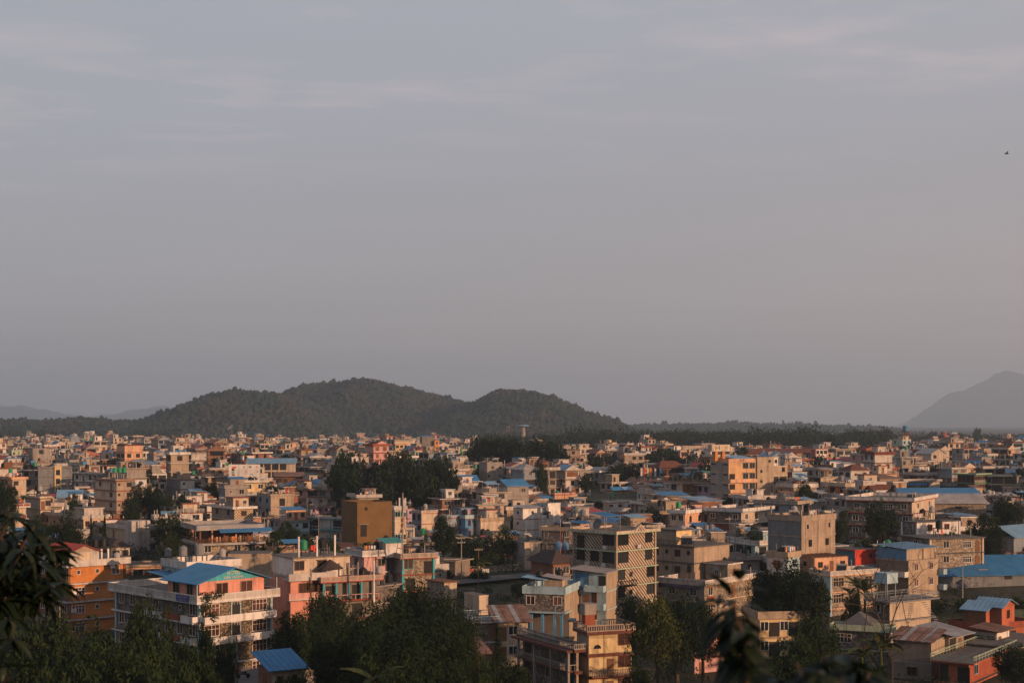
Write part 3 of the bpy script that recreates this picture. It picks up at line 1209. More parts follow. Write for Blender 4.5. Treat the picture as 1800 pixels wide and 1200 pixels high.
# climbing plant on the hotel's front corner
rs = np.random.RandomState(23)
VINE = []
for i in range(46):
    t = rs.rand()
    VINE.append((rs.normal(0, .35) + (.3 if t < .8 else rs.uniform(0, 3.2)), -1.2 + rs.normal(0, .25), H.h + 1.1 - t * 10.5 if t < .8 else H.h + .9 - rs.choice([0, 3, 6]) + rs.normal(0, .25)))
VINE_H = H

# brick and orange block on the left
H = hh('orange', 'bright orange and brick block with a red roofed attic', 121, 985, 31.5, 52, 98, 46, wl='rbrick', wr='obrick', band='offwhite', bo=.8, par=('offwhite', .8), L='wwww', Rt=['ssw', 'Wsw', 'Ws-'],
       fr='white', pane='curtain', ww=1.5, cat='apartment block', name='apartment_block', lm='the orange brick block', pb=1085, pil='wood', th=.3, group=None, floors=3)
for k in (1, 2):
    ac = MB()
    ac.box((-.45, -.4, 0), (.45, 0, .62), 'white')
    ac.lathe([(.22, 0), (.22, .01)], 'grey', 10)
    o = ac.obj('air_conditioner', H.o)
    o.location = (.75, -.01, H.h - (k + 1) * SH + 1.1)
o = ubox('air_conditioner', H.o, (H.W * .72, -.5, H.h - .95), (H.W * .72 + .8, -.02, H.h - .35), 'white')
at_ = H.hut(.3, .3, H.W * .52, 9.5, 2.1, 'tan', 'offwhite', roof='gable', tiltm='redtin', tok='', name='attic')
me, pm = window_mesh(2.3, 1.3, 'cream', 'cream', 2, 0, False)
link('window', me, at_, (.3 + H.W * .26, .3, H.h + .6), 0)
for i in range(2):
    ubox('column', H.o, (H.W * (.62 + .12 * i), 1.0, H.h), (H.W * (.62 + .12 * i) + .3, 1.3, H.h + 2.3), 'white')
tn = MB()
tn.box((H.W * .55, 1.6, H.h + 2.2), (H.W * .86, 5.2, H.h + 2.5), 'dark')
for (x, y) in ((.56, 1.8), (.84, 1.8), (.56, 5), (.84, 5)):
    tn.box((H.W * x, y, H.h), (H.W * x + .15, y + .15, H.h + 2.2), 'dgrey')
H.add('tank_stand', tn)
for i in range(2):
    water_tank(H, H.W * (.63 + .14 * i), 3.2, 'black', 1.3, where=f"on the orange brick block, {'beside the red roof' if i == 0 else 'farther from the red roof'}", z=H.h + 2.5)
water_tank(H, H.W * .97, 2.2, 'steel', 1.2, where='on the roof edge of the orange brick block')

hh('blankleft', 'low plain cement house below the orange brick block', 78, 1058, 30, 72, 4, 24, wl='mossy', band='cement', bo=.1, L=['s-s', '--'], Rt='', fr='white', pb=1100, group='houses of the town')
hh('peachlow', 'low peach house with dark shutters and pots along its roof', 219, 992, 25, 2, 63, 78, wl='tan', wr='peach', band='tan', bo=.5, par=('tan', .35), L='', Rt=['dwdw'], fr='wood', pane='glass', ww=2.0, pb=1018, depL=8)
# white block with a stair tower, upper left
H = hh('whitetower', 'tall white house with a blank stair tower and side balconies', 236, 925, 22, 70, 42, 52, wl='cream', wr='offwhite', band='offwhite', bo=.7, par=('offwhite', .7), L=['WdW', 'www', 'ww'], Rt=['-w', '-w', '-w'], fr='wood', ww=1.4,
       lm='the white stair-tower house', pb=977)
tw = MB()
tw.box((-1.2, -1.25, 0), (H.W * .58, 2.6, H.h + 2.1), 'offwhite')
twr = H.add('stair_tower', tw)
for k in range(3):
    me, pm = window_mesh(1.0, .8, 'tan', 'tan', 0, 0, False)
    link('window', me, twr, (H.W * .2, -1.25, H.h - 1.2 - k * 3.6), 0)
for k in (0, 1, 2):
    H.balcony('R', k, H.W * .62, H.W * 1.0, 1.4, 'offwhite')
H = hh('darkroof', 'cream house with a dark hipped roof before the white stair tower', 196, 962, 24, 55, 32, 52, wl='cream', wr='offwhite', band='cream', bo=.5, L='ww', Rt='ww', fr='wood', pb=985)
H.hip(0, 0, H.W, H.L, H.h, 1.7, 'dtile')
H = hh('creamleft', 'cream house with brown shuttered windows behind two cypress trees', 147, 906, 21, 76, 40, 50, wl='tan', wr='cream', band='cream', bo=.5, par=('offwhite', .7), L='www', Rt=['www', 'ww'], fr='wood', ww=1.2, pb=940,
       hut=dict(x0=.3, y0=.3, w=5, l=6, h=2.4, m='cream', mr='offwhite', tok=''))
water_tank(H, H.W * .4, 9, 'steel', 1.2)
# restaurant terrace house
H = hh('terrace', 'stone house with an open dining terrace under a blue awning', 352, 923, 25, 22, 104, 64, wl='dstone', wr='stone', band='gtin', bo=1.0, par=('gtin', .75), L=['', 'w', 'w'], Rt=['', 'wdww', 'ww'], fr='white', lm='the open dining terrace', pb=975, depL=13, body=False)
z0 = H.h - 3.0
mb = MB()
mb.box((0, 0, 0), (H.W, H.L, z0), {'b': 'dstone', 't': 'wood', 'f': 'stone', 'r': 'stone', 'k': 'dstone', 'l': 'dstone'})
mb.box((2.6, 3.2, z0), (H.W - .5, H.L, H.h - .3), 'wood')
H.add('wall', mb)
ubox('roof_slab', H.o, (-1.0, -1.0, H.h - .3), (H.W + .8, H.L + .5, H.h), 'gtin')
ubox('floor_band', H.o, (-1.2, -1.2, z0 - .5), (H.W + 1.0, H.L + .3, z0 - .02), 'gtin')
for i in range(6):
    x = H.W * i / 5
    ubox('post', H.o, (x - .14, -.1, z0), (x + .14, .18, H.h - .3), 'peach' if i % 2 else 'wood')
for i in range(2):
    ubox('post', H.o, (-.1, H.L * (.4 + .5 * i) - .14, z0), (.18, H.L * (.4 + .5 * i) + .14, H.h - .3), 'wood')
H.parapet((-.9, -.9), (H.W + .7, H.L), z0, .8, 'wood', 'rail', name='railing', sides='flr')
H.lean('awning', (H.W * .28, -3.0), (H.W + 2.2, -.9), H.h - .75, H.h - .1, 'btin')
for i in range(5):
    ubox('partition', H.o, (H.W * (.3 + .13 * i), 1.5, z0), (H.W * (.3 + .13 * i) + .9, 1.6, z0 + 1.1 + .4 * (i % 2)), ['peach', 'wood', 'orange', 'tan', 'wood'][i])
water_tank(H, H.W * .55, -1.6, 'black', 1.3, z=z0 - 3.0)
H = hh('mossblock', 'mossy stained cement wall block with a flat top behind the hotel', 401, 973, 27, 2, 74, 84, wl='cement', wr='mossy', band='mossy', bo=.05, L='', Rt='', pb=1010, depL=7)
H = hh('hotelback', 'white roof terrace house with blue canopy tucked behind the hotel', 330, 987, 33, 42, 90, 50, wl='lblue', wr='offwhite', band='white', bo=.4, par=('white', 1.0), L=['dw', 'w'], Rt='w', pb=1000)
H.lean('canopy', (-3.2, 2), (-.1, H.L), H.h - 1.3, H.h - 1.0, 'btin')
for i, (m, s, x, y, li) in enumerate((('grey', 1.35, 1.5, 4.5, 1.6), ('grey', 1.5, 3.2, 2.2, 1.8), ('steel', 1.1, 6.6, .8, 1.4), ('grey', 1.1, .8, 8.5, 1.3))):
    water_tank(H, x, y, m, s, li, where=['standing left above the hotel roof', 'on a frame above the hotel roof ridge', 'on a frame before the mossy wall', 'farthest left behind the hotel terrace'][i])
# white and pink house
H = hh('whitepink', 'white upper storey on a salmon pink house with a long balcony', 516, 980, 33, 36, 99, 58, wl='white', wr='cream', band='cream', bo=.25, L=['-'], Rt=['w-w--'], fr='wood', ww=1.7, wh=1.5, pb=1042, cols=0, floors=1, lm='the white and pink house', roofm='dcement')
mb = MB()
mb.box((-1.2, -1.6, 0), (H.W * .98, H.L * .8, H.h - 3.25), {'b': 'salmon', 't': 'cement', 'f': 'salmon', 'r': 'salmon', 'k': 'salmon', 'l': 'salmon'})
lw = H.add('lower_wall', mb)
H.parapet((-1.9, -2.6), (H.W * .62, -1.6), H.h - 3.25, .95, 'offwhite', 'solid', name='roof_parapet', sides='flr')
ubox('floor_band', lw, (-1.9, -2.6, H.h - 3.45), (H.W * 1.0, 0, H.h - 3.25), 'offwhite')
ubox('floor_band', lw, (-1.9, -2.7, H.h - 6.5), (H.W * 1.0, -1.602, H.h - 6.3), 'offwhite')
H.parapet((-1.9, -2.7), (H.W * .98, -1.7), H.h - 6.3, .95, 'salmon', 'panel', 'pink', name='balcony_wall', sides='flr')
for i, q in enumerate((.12, .34)):
    me, pm = window_mesh(2.0, 1.8, 'wood', 'curtain', 2, 0, True)
    w = link('window', me, lw, (H.W * q, -1.6, H.h - 5.7), 0)
    link('pane', pm, w)
for i in range(3):
    me, pm = window_mesh(.9, .6, 'wood', 'glass', 0, 0, False)
    link('window', me, lw, (H.W * (.52 + .17 * i), -1.6, H.h - 4.6), 0)
for i in range(3):
    ubox('column', H.o, (H.W * (.1 + .32 * i), .4, H.h), (H.W * (.1 + .32 * i) + .25, .65, H.h + 3.3), 'white')
# turret house with red terrace
H = hh('redterrace', 'dark red terrace house with turquoise columns and a little turret', 570, 1013, 33, 4, 92, 62, wl='cement', wr='dcement', band='redbrown', bo=.9, par=('pink', .8, 'panel', 'tan'), L='', Rt=['D-D-'], pb=1048, depL=10, floors=2)
for i in range(5):
    ubox('column', H.o, (-.5 + H.W * i / 4.2, -.8, H.h - SH - .05), (-.2 + H.W * i / 4.2, -.5, H.h - .2), 'turq')
H.balcony('R', 0, -.3, H.W, 1.3, 'pink', 'panel', slab='redbrown')
tr = MB()
tr.lathe([(1.35, 0), (1.35, 1.9)], 'white', 8, (1.6, 1.6, H.h))
tu = H.add('turret', tr)
tr = MB()
tr.lathe([(2.3, 1.9), (.05, 3.4)], 'dtile', 8, (1.6, 1.6, H.h))
H.add('turret_roof', tr, tu)
for i in range(3):
    ubox('pipe_post', H.o, (3.5 + 1.6 * i, 2.5, H.h), (3.7 + 1.6 * i, 2.7, H.h + 2.6), 'pole')
H = hh('pinkwhite', 'small pink house with a white roof wall behind the red terrace', 640, 967, 29, 6, 40, 60, wl='pink', wr='pink', band='white', bo=.6, par=('white', .95, 'panel', 'offwhite'), L='w', Rt=['-w'], fr='tan', pb=998, depL=7)
H = hh('masthouse', 'stone house with red bands and turquoise window trim under a phone mast', 708, 972, 29, 26, 54, 66, wl='cement', wr='stone', band='redbrown', bo=.7, par=('offwhite', .85, 'panel', 'tan'), L='', Rt=['w-D', 'D-'], fr='turq', pane='curtain', ww=2.0, wh=2.0, pb=1022, lm='the phone mast house', pil='turq', floors=2)
H.hut(-2.4, 2.5, 3.4, 4, 2.6, 'offwhite', 'white', roof='tin', tiltm='ttin', tok='')
MASTH = H
H = hh('tealdoor', 'grey rubble house with a teal framed door below the red terrace', 642, 1032, 31, 22, 66, 40, wl='dcement', wr='dstone', band='cement', bo=.2, L='d', Rt='--', fr='turq', pb=1056)
H = hh('creamlow', 'low cream walled shed with a dark roof beside the road', 781, 1022, 31, 30, 22, 52, wl='cement', wr='cream', band='wood', bo=.3, L='', Rt='', pb=1055, roofm='wood')
H = hh('creamhut2', 'plain cream wall house beside the bamboo', 842, 1046, 33, 26, 16, 60, wl='cream', wr='cream', band='cream', bo=.06, L='', Rt='', pb=1078)
H = hh('tileroof', 'low cottage with a maroon tiled roof under the trees', 520, 1082, 33, 18, 44, 60, wl='cement', wr='cement', band='cement', bo=.1, L='', Rt='', pb=1090)
H.gable(0, 0, H.W, H.L, H.h, 2.0, 'tile', 'cement', ridge='x', ov=1.0)
# shed with blue roof
H = hh('blueshed', 'small shed with a blue tin roof at the foot of the trees', 478, 1176, 44, 24, 52, 58, wl='rbrick', wr='cream', band='wood', bo=.1, L='d', Rt='ss', fr='wood', pb=1200, cat='shed', name='shed', group=None)
H.lean('roof', (-.8, -.9), (H.W + .7, H.L + .6), H.h - .1, H.h + 1.5, 'btin')
H = hh('whitetin', 'small hut with a pale tin roof between the trees', 560, 1112, 35, 16, 24, 50, wl='mossy', wr='mossy', band='cement', bo=.1, L='', Rt='', pb=1112, cat='shed', name='shed', group=None)
H.lean('roof', (-.8, -.9), (H.W + .7, H.L + .6), H.h - .1, H.h + .7, 'gtin')
# centre: small houses by the conifer
H = hh('rustroof', 'cream cottage with a striped rusty tin roof beside the stone house', 876, 1092, 35, 4, 52, 80, wl='cream', wr='cream', band='cream', bo=.06, L='', Rt=['dw-'], fr='white', pb=1118, depL=7)
for i in range(9):
    n = 9
    wdt = (H.W + 1.4) / n
    m2 = MB()
    zf, zk = H.h - .05 + .03 * (i % 2), H.h + 1.5 + .03 * (i % 2)
    x0 = -.7 + i * wdt
    m2.prism([(x0, -1, zf), (x0 + wdt + .06, -1, zf), (x0 + wdt + .06, H.L + .6, zk), (x0, H.L + .6, zk)], (0, 0, .05), ['rtin', 'gtin', 'rtin', 'rtin'][i % 4])
    H.add('roof_sheet', m2)
H = hh('bluerailhouse', 'grey house with blue roof rail and cream windows beside the bamboo', 834, 1083, 35, 4, 38, 78, wl='cement', wr='dstone', band='offwhite', bo=.4, par=('lblue', .8, 'rail'), L='', Rt=['W-d'], fr='cream', pb=1120, depL=7)
H = hh('rustshed', 'dark open shed with a rusty roof below the conifer', 822, 1146, 38, 4, 32, 75, wl='wood', wr='dark', band='wood', bo=.05, L='', Rt='d', pb=1165, depL=6, cat='shed', name='shed', group=None)
H.lean('roof', (-.8, -1.2), (H.W + .7, H.L + .6), H.h - .1, H.h + 1.1, 'rtin')
# stone house with pale blue parapet
H = hh('stoneblue', 'stone fronted house with a pale blue parapet and open ground floor', 992, 1031, 33, 71, 27, 17, wl='dstone', wr='mossy', band='lblue', bo=.25, par=('lblue', 1.0), L=['w-w', ''], Rt='', fr='white', pane='curtain', pb=1100, ww=1.5, wh=1.5, lm='the blue-parapet stone house', body=False, vis=1)
mb = MB()
z1 = H.h - SH
mb.box((0, 0, z1 - .01), (H.W, H.L, H.h - .1), {'b': 'dstone', 't': 'cement', 'f': 'mossy', 'r': 'mossy', 'k': 'cement', 'l': 'dstone'})
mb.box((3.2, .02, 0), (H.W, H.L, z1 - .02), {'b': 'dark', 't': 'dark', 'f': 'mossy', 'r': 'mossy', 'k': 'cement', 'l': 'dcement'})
H.add('wall', mb)
ubox('roof_slab', H.o, (-.25, -.25, H.h - .25), (H.W + .2, H.L + .2, H.h), 'lblue')
ubox('floor_band', H.o, (-.3, -.3, z1 - .3), (3.2, H.L + .2, z1 - .02), 'lblue')
for q in (.05, .22, .52, .8):
    ubox('column', H.o, (.1, H.L * q, 0), (.5, H.L * q + .4, z1 - .3), 'blue')
H.hut(1.0, .6, 3.0, 3.0, 2.0, 'mossy', 'mossy', roof='tin', tiltm='gtin', tok='')
H.lean('canopy', (-.6, H.L * .45), (3.5, H.L + .3), H.h + 2.0, H.h + 2.4, 'lbtin')
# blue house
H = hh('bluehouse', 'bright blue house with a tall bare cement end wall', 1066, 1006, 32, 57, 17, 24, wl='lblue', wr='mossy', band='lblue', bo=.2, L=['dd-o', 'ddw-'], Rt='', fr='wood', pane='curtain', pb=1085, ww=1.0, wh=1.7, lm='the bright blue house', roofm='gtin')
H.fbox('L', 'blue_panel', H.L * .55, H.L * .98, .01, .06, H.h - SH + .05, H.h - .22, 'blue')
for k in (0, 1):
    H.balcony('L', k, .1, H.L * .62, 1.2, 'lblue')
H.lean('roof', (-1.6, -.5), (H.W + .4, H.L + .5), H.h + .02, H.h + .55, 'gtin')
# zigzag hotel block
H = hh('zigzag', 'five storey block faced in zigzag striped stone with green ledges', 1083, 933, 31, 74, 68, 45, wl='zig', wr='zig', band='green', bo=.75, par=('cream', .35), L=['D-W', 'wwW', 'www', 'ww'], Rt=['W-w', 'W-w', 'ws-w', 'ws-w'], fr='dark', pane='glass', ww=1.9, wh=1.9, cat='apartment block', name='apartment_block', lm='the zigzag striped block', pb=1085, group=None, pil='tan')
gm = MB()
gm.prism([(H.W * .36, -.9, H.h + .0), (H.W * .70, -.9, H.h + .0), (H.W * .53, -.9, H.h + 1.35)], (0, .5, 0), 'cream')
H.add('pediment', gm)
gm = MB()
gm.prism([(H.W * .42, -.93, H.h + .2), (H.W * .64, -.93, H.h + .2), (H.W * .53, -.93, H.h + 1.0)], (0, .025, 0), 'zig')
H.add('pediment_panel', gm)
for (f, q, k) in (('L', 1.9, 0), ('L', 6.0, 1), ('L', 2.2, 1), ('R', 5.2, 0)):
    H.fbox(f, 'air_conditioner', q, q + .85, .02, .42, H.h - (k + 1) * SH + .15, H.h - (k + 1) * SH + .75, 'white')
H.balcony('L', 1, H.L * .75, H.L * 1.0, 1.2, 'cement', 'rail')
H.balcony('R', 3, .2, 4.2, 1.2, 'dark', 'rail')
H.balcony('R', 2, .2, 4.2, 1.2, 'dark', 'rail')
H.lean('canopy', (2, 4), (6, 8), H.h + 2.5, H.h + 3.0, 'btin')
H.lean('canopy', (-.2, 7.5), (3.5, 11), H.h + 1.2, H.h + 1.5, 'btin')
for (x, y) in ((2.1, 4.1), (5.8, 4.1), (2.1, 7.8), (5.8, 7.8)):
    ubox('post', H.o, (x, y, H.h), (x + .1, y + .1, H.h + 2.6), 'pole')
mb = MB()
mb.lathe([(.1, 0), (.6, .1), (1.05, .35), (1.2, .6), (1.12, .6), (.5, .2)], 'grey', 14)
o = mb.obj('satellite_dish')
o.location = H.world((.9, 5.2, H.h + 1.0))
o.rotation_euler = (rad(58), 0, rad(-30))
tag(o, 'large grey satellite dish on the roof of the zigzag striped block', 'satellite dish')
# yellow house at the bottom
H = hh('yellow', 'pale yellow house with maroon tiled eaves and a roof balustrade', 1035, 1098, 39, 21, 75, 70, wl='tan', wr='yellow', band='tile', bo=.45, par=('tan', .9, 'balus'), L='', Rt=['--w', '-dw'], fr='wood', pane='curtain', ww=1.9, wh=2.0, pb=1200, lm='the pale yellow house', th=.45, floors=2)  # tan left wall: the shade on that side is painted into its colour
H.balcony('R', 1, .1, H.W + .2, 1.1, 'tan', 'balus', slab='tile')
ubox('pipe', H.o, (H.W * .345, -.05, 1), (H.W * .355, -.003, H.h - .5), 'tan')
ar = MB()
ar.prism([(H.W * .2 + .55 * math.cos(i * math.pi / 8), -.05, H.h - 2.35 + .55 * math.sin(i * math.pi / 8)) for i in range(9)], (0, .046, 0), 'glass')
H.add('arched_window', ar)
ch = MB()
ch.box((.35, 2.0, H.h - .02), (1.75, 3.4, H.h + 2.0), 'redbrown')
cho = H.add('tank_tower', ch)
ubox('concrete_tank', cho, (.2, 1.85, H.h + 2.0), (1.9, 3.55, H.h + 3.5), 'cement')
ubox('ledge', cho, (.15, 1.8, H.h + 2.6), (1.95, 3.6, H.h + 2.7), 'tan')
mb = MB()
mb.tube([(-.6, 0, 0), (.6, 0, 0)], .28, 'steel', 10)
o = mb.obj('steel_drum')
o.location = H.world((-.2, 5.5, H.h + .9))
tag(o, 'shiny steel drum lying on the roof of the pale yellow house', 'steel drum')
WG = hh('yellowwing', 'lower stone wing with deep maroon eaves and columned verandas', 1013, 1130, 39, 94, 4, 62, wl='dstone', wr='tan', band='tile', bo=.7, par=('cement', .75, 'balus'), L=['D-d-D', 'D-w-D'], Rt='', fr='cream', pb=1200, th=.4, floors=2)
for i in range(4):
    ubox('column', WG.o, (-1.3, WG.L * i / 3.2, 0), (-1.0, WG.L * i / 3.2 + .3, WG.h - .4), 'cement')
ubox('eave', WG.o, (-1.7, -.4, WG.h - .42), (-.71, WG.L + .5, WG.h - .12), 'tile')
WG.balcony('L', 0, 0, WG.L, 1.25, 'cement', 'balus', slab='tile')
# tan house right of zigzag
H = hh('tanblock', 'tan plastered house with dark ledges and a blank lit side wall', 1220, 960, 29, 76, 62, 45, wl='tan', wr='tan', band='dgrey', bo=.35, L=['wsws', 'wsws', 'ww'], Rt='', fr='wood', ww=1.3, wh=1.3, pb=1030, lm='the dark-ledged tan house')
H.hut(.6, H.L * .45, 4.6, 5.0, 2.6, 'tan', 'yellow', band='dgrey', tok='')  # yellow front face: warm light on the tan hut painted into its colour
H.parapet((0, 0), (H.W, H.L), H.h, .85, 'dgrey', 'rail', name='railing', sides='fl')
# stone house with white balconies and stair tower
H = hh('stonewhite', 'stone house with white roof walls and red lintels behind the blurred twigs', 1238, 1019, 30, 84, 100, 40, wl='cement', wr='stone', band='cream', bo=.6, par=('white', .85, 'panel', 'offwhite'), L='ww', Rt=['w-d-w', 'w-d-w'], fr='white', pane='glass', ww=1.5, wh=1.6, pb=1085, depL=9)
for k in (0, 1):
    for q in (.1, .9):
        H.fbox('R', 'lintel', H.W * q - .9, H.W * q + .9, .01, .12, H.h - (k + 1) * SH + 2.4, H.h - (k + 1) * SH + 2.85, 'orange')
        H.fbox('R', 'sill', H.W * q - .9, H.W * q + .9, .01, .12, H.h - (k + 1) * SH + .25, H.h - (k + 1) * SH + .9, 'redbrown')
H.hut(H.W * .42, .3, 4.6, 4.6, 2.9, 'tan', 'stone', band='white', tok='d')
H.fbox('L', 'sign_board', 1.0, H.L - .5, .7, .78, H.h - .75, H.h - .22, 'signpurple')
text(H, 'HOTEL MOUNTAIN VILLA & INN', 'L', H.L * .52, H.h - .48, .42, 'lilac', d=.80)
# bare cement and tan tower
H = hh('cementtan', 'bare grey cement block with a tan panelled front', 1409, 906, 28, 59, 59, 47, wl='grey', wr='tan', band='tan', bo=.18, par=('tan', .9), L='', Rt=['s-s', 'ww', 'w'], fr='dark', ww=1.0, wh=1.3, pb=975, lm='the grey-and-tan block', cols=4, floors=4)
for i in range(3):
    H.fbox('R', 'pilaster', H.W * (.12 + .36 * i), H.W * (.12 + .36 * i) + .18, .004, .14, 0, H.h - .25, 'cream')
H = hh('greylow', 'low grey extension against the bare cement block', 1372, 938, 27, 16, 2, 40, wl='grey', band='grey', bo=.05, L='', Rt='', pb=975)
H = hh('tanparapet', 'pale low house with a wooden window and mossy tan parapet', 1384, 970, 29, 36, 22, 42, wl='white', wr='lblue', band='mossy', bo=.2, par=('mossy', .9), L=['w'], Rt='', fr='terracotta', pane='curtain', pb=1005)
# stone house with red and blue annex
H = hh('stoneright', 'stone house with peach trim and white roof rail beside the banana plants', 1460, 1003, 29, 32, 80, 62, wl='lblue', wr='stone', band='peach', bo=.5, par=('white', .8, 'panel', 'offwhite'), L='d', Rt=['W-w', 'W-w'], fr='cream', ww=1.6, wh=1.6, pb=1062, lm='the banana-plant stone house', pil='lblue')
H.hut(.5, 5, 8.0, 5.5, 2.7, 'peach', 'peach', roof='none', tok='wdw', fr='wood')
for i in range(10):
    ubox('pergola_beam', H.o, (-2.5 + i * 1.1, 3.6, H.h + 2.9), (-2.35 + i * 1.1, 10.5, H.h + 3.02), 'wood')
H = hh('redblue', 'little scarlet and blue upper block behind the stone house', 1503, 966, 27, 22, 36, 60, wl='blue', wr='red', band='red', bo=.3, L='', Rt=['-s', ''], fr='dark', pb=995, depL=7)
H.fbox('R', 'blue_storey', -.05, H.W + .05, .01, .5, 0, H.h - SH, 'lblue')
H = hh('bluelong', 'long low blue house behind the scarlet block', 1520, 973, 26, 4, 70, 82, wl='blue', wr='blue', band='blue', bo=.1, L='', Rt='d-w-', pb=990, depL=7)
# tan house with blue roof
H = hh('tanblue', 'tan three storey house with a mossy side and blue lean-to roof', 1597, 985, 27.5, 57, 52, 52, wl='dcement', wr='mossy', band='tan', bo=.12, L='', Rt=['ww', 'ww', 'w'], fr='white', pane='curtain', ww=1.4, wh=1.4, pb=1045, lm='the mossy-sided tan house')
H.hut(.1, .5, H.W, H.L * .9, 2.1, 'blue', 'mossy', roof='tin', tiltm='lbtin', tok='')
H.balcony('R', 0, H.W - .05, H.W + 1.1, 1.3, 'lblue')
H.balcony('R', 1, H.W - .05, H.W + 1.1, 1.3, 'lblue')
H.balcony('L', 0, 0, 3.5, 1.2, 'white')
# long warehouse
hx, hy = (1652 - CX) * 287 / F, 287
H = House('warehouse', 'long grey warehouse with a bright blue tin roof', 'warehouse', hx, hy, rad(9), 42, 15, (HY - 1010) * 287 / F, True)
mb = MB()
mb.box((0, 0, 0), (H.W, H.L, H.h), 'grey')
wl_ = H.add('wall', mb)
H.gable(0, 0, H.W, H.L, H.h, 3.1, 'btin', 'grey', ridge='x', ov=.7)
for i in range(2):
    H.fbox('R', 'window', 14 + i * 14, 15.6 + i * 14, .004, .06, H.h - 1.1, H.h - .3, 'dark')
for i, q in enumerate((9, 23)):
    s = MB()
    s.box((q, 1.5, H.h + .62 + .04), (q + 2.2, 2.0, H.h + .84), 'tan')
    H.add('skylight', s)
HAND.append(dict(fp=footprint(hx, hy, rad(9), 42, 15), x0=1645, x1=1810, top=980, bot=1050, D=287))
LMK['the blue-roofed warehouse'] = (1730, 1000)
# red gabled huts
for i, (px, py, l, r, lab) in enumerate(((1733, 1072, 40, 27, 'orange red hut with a pale blue roof, beside the rusty sheds'), (1761, 1066, 46, 22, 'farther orange red hut with a pale blue roof, beside its twin'))):
    H = hh(f'redhut{i}', lab, px, py, 33, l, r, 40, wl='wood', wr='terracotta', band='terracotta', bo=.05, L='', Rt=['w'], fr='dark', pane='curtain', ww=1.1, wh=1.3, pb=1100, cat='hut', name='hut', group='orange red huts')
    H.gable(0, 0, H.W, H.L, H.h, 1.0, 'lbtin', 'terracotta', ov=.5)
H = hh('redwall', 'long orange red wall house running out of view below the huts', 1716, 1096, 33, 6, 100, 66, wl='wood', wr='terracotta', band='redbrown', bo=.3, par=('redbrown', .8, 'panel'), L='', Rt=['--w-', '-w-w'], fr='dark', pb=1125, depL=6, pil='orange')
# cream house with railings and stair tower
H = hh('railhouse', 'weathered cream house with grey eaves, roof rails and a tank tower', 1564, 1046, 34, 30, 72, 56, wl='dstone', wr='cream', band='grey', bo=1.0, par=('greyblue', .9, 'rail'), L=['w-', 'w'], Rt='', fr='white', pb=1120, lm='the railed cream house', th=.22)
mb = MB()
mb.box((.5, 1.0, H.h), (.65, 1.15, H.h + 2.6), 'grey')
mb.box((2.4, 1.0, H.h), (2.55, 1.15, H.h + 2.6), 'grey')
mb.box((.5, 3.0, H.h), (.65, 3.15, H.h + 2.6), 'grey')
mb.box((2.4, 3.0, H.h), (2.55, 3.15, H.h + 2.6), 'grey')
ts = H.add('tank_frame', mb)
ubox('box_tank', ts, (.3, .8, H.h + 2.6), (2.8, 3.4, H.h + 4.2), 'lblue')
mb = MB()
for i in range(9):
    mb.box((H.W * .55, -2.0 - .28 * i, H.h - .3 * i - .4), (H.W * .55 + .9, -1.72 - .28 * i, H.h - .3 * i - .34), 'grey')
so = H.add('outdoor_stair', mb)
so['kind'] = 'stuff'
so.parent = H.o
H = hh('railwing', 'low grey stone wing with pale ledges under the bare tree', 1562, 1100, 35, 94, 4, 24, wl='dstone', wr='dcement', band='green', bo=.7, par=('green', .7, 'solid'), L=['W-W', ''], Rt='', fr='offwhite', pb=1150)
H.hip(1.0, 2.5, 6, 5, H.h, 2.2, 'dgrey')
# rusty roofed concrete house
H = hh('rustconcrete', 'stained concrete house with a rusty sheet metal roof', 1637, 1128, 37, 67, 26, 32, wl='dcement', wr='mossy', band='cement', bo=.08, L=['', 'w'], Rt='', fr='wood', pb=1200, lm='the rusty-roofed house')
for i in range(11):
    y0 = -.6 + i * (H.L + 1.2) / 11
    m2 = MB()
    zf, zk = H.h + .05 + .03 * (i % 2) + R.uniform(-.03, .03), H.h + 1.1 + .03 * (i % 2)
    m2.prism([(-.9, y0, zf), (H.W * .8, y0, zk), (H.W * .8, y0 + (H.L + 1.2) / 11 + .08, zk), (-.9, y0 + (H.L + 1.2) / 11 + .08, zf)], (0, 0, .05), ['rtin', 'rtin', 'gtin', 'rtin', 'rtin'][i % 5])
    H.add('roof_sheet', m2)
H = hh('greyshed', 'house with a wide grey metal roof and clothes line in front', 1668, 1116, 36, 48, 26, 42, wl='cement', wr='cement', band='cement', bo=.1, L='', Rt=['od'], pb=1135)
H.lean('roof', (-.8, -1.6), (H.W + .8, H.L + .6), H.h - .1, H.h + 1.0, 'gtin')
H = hh('brownbalcony', 'dark red house with a green railed balcony', 1703, 1152, 38, 52, 70, 36, wl='terracotta', wr='redbrown', band='terracotta', bo=1.0, par=('green', .9, 'rail'), L=['o-D', 'o'], Rt=['w-w'], fr='lblue', pb=1200)
H = hh('whitehut', 'small white hut with a rusty flat tin roof', 1752, 1110, 35, 40, 22, 40, wl='cement', wr='white', band='wood', bo=.1, L=['ww'], Rt=['d-'], fr='greyblue', pb=1130)
H.lean('roof', (-.8, -.9), (H.W + .7, H.L + .5), H.h + .02, H.h + .5, 'rtin')
H = hh('slabhouse', 'dark low house with a pale flat slab below the white hut', 1790, 1135, 36, 82, 40, 34, wl='dcement', wr='dstone', band='cement', bo=.6, L='D-', Rt='w', pb=1150)
H = hh('yellowlong', 'long pale yellow house with a mossy white parapet and dark shutters', 1335, 1074, 34, 4, 86, 80, wl='yellow', wr='yellow', band='mossy', bo=.4, par=('mossy', 1.0), L='', Rt=['wDwD-'], fr='white', pb=1115, depL=7, ww=1.4, wh=1.5, lm='the long pale yellow house')
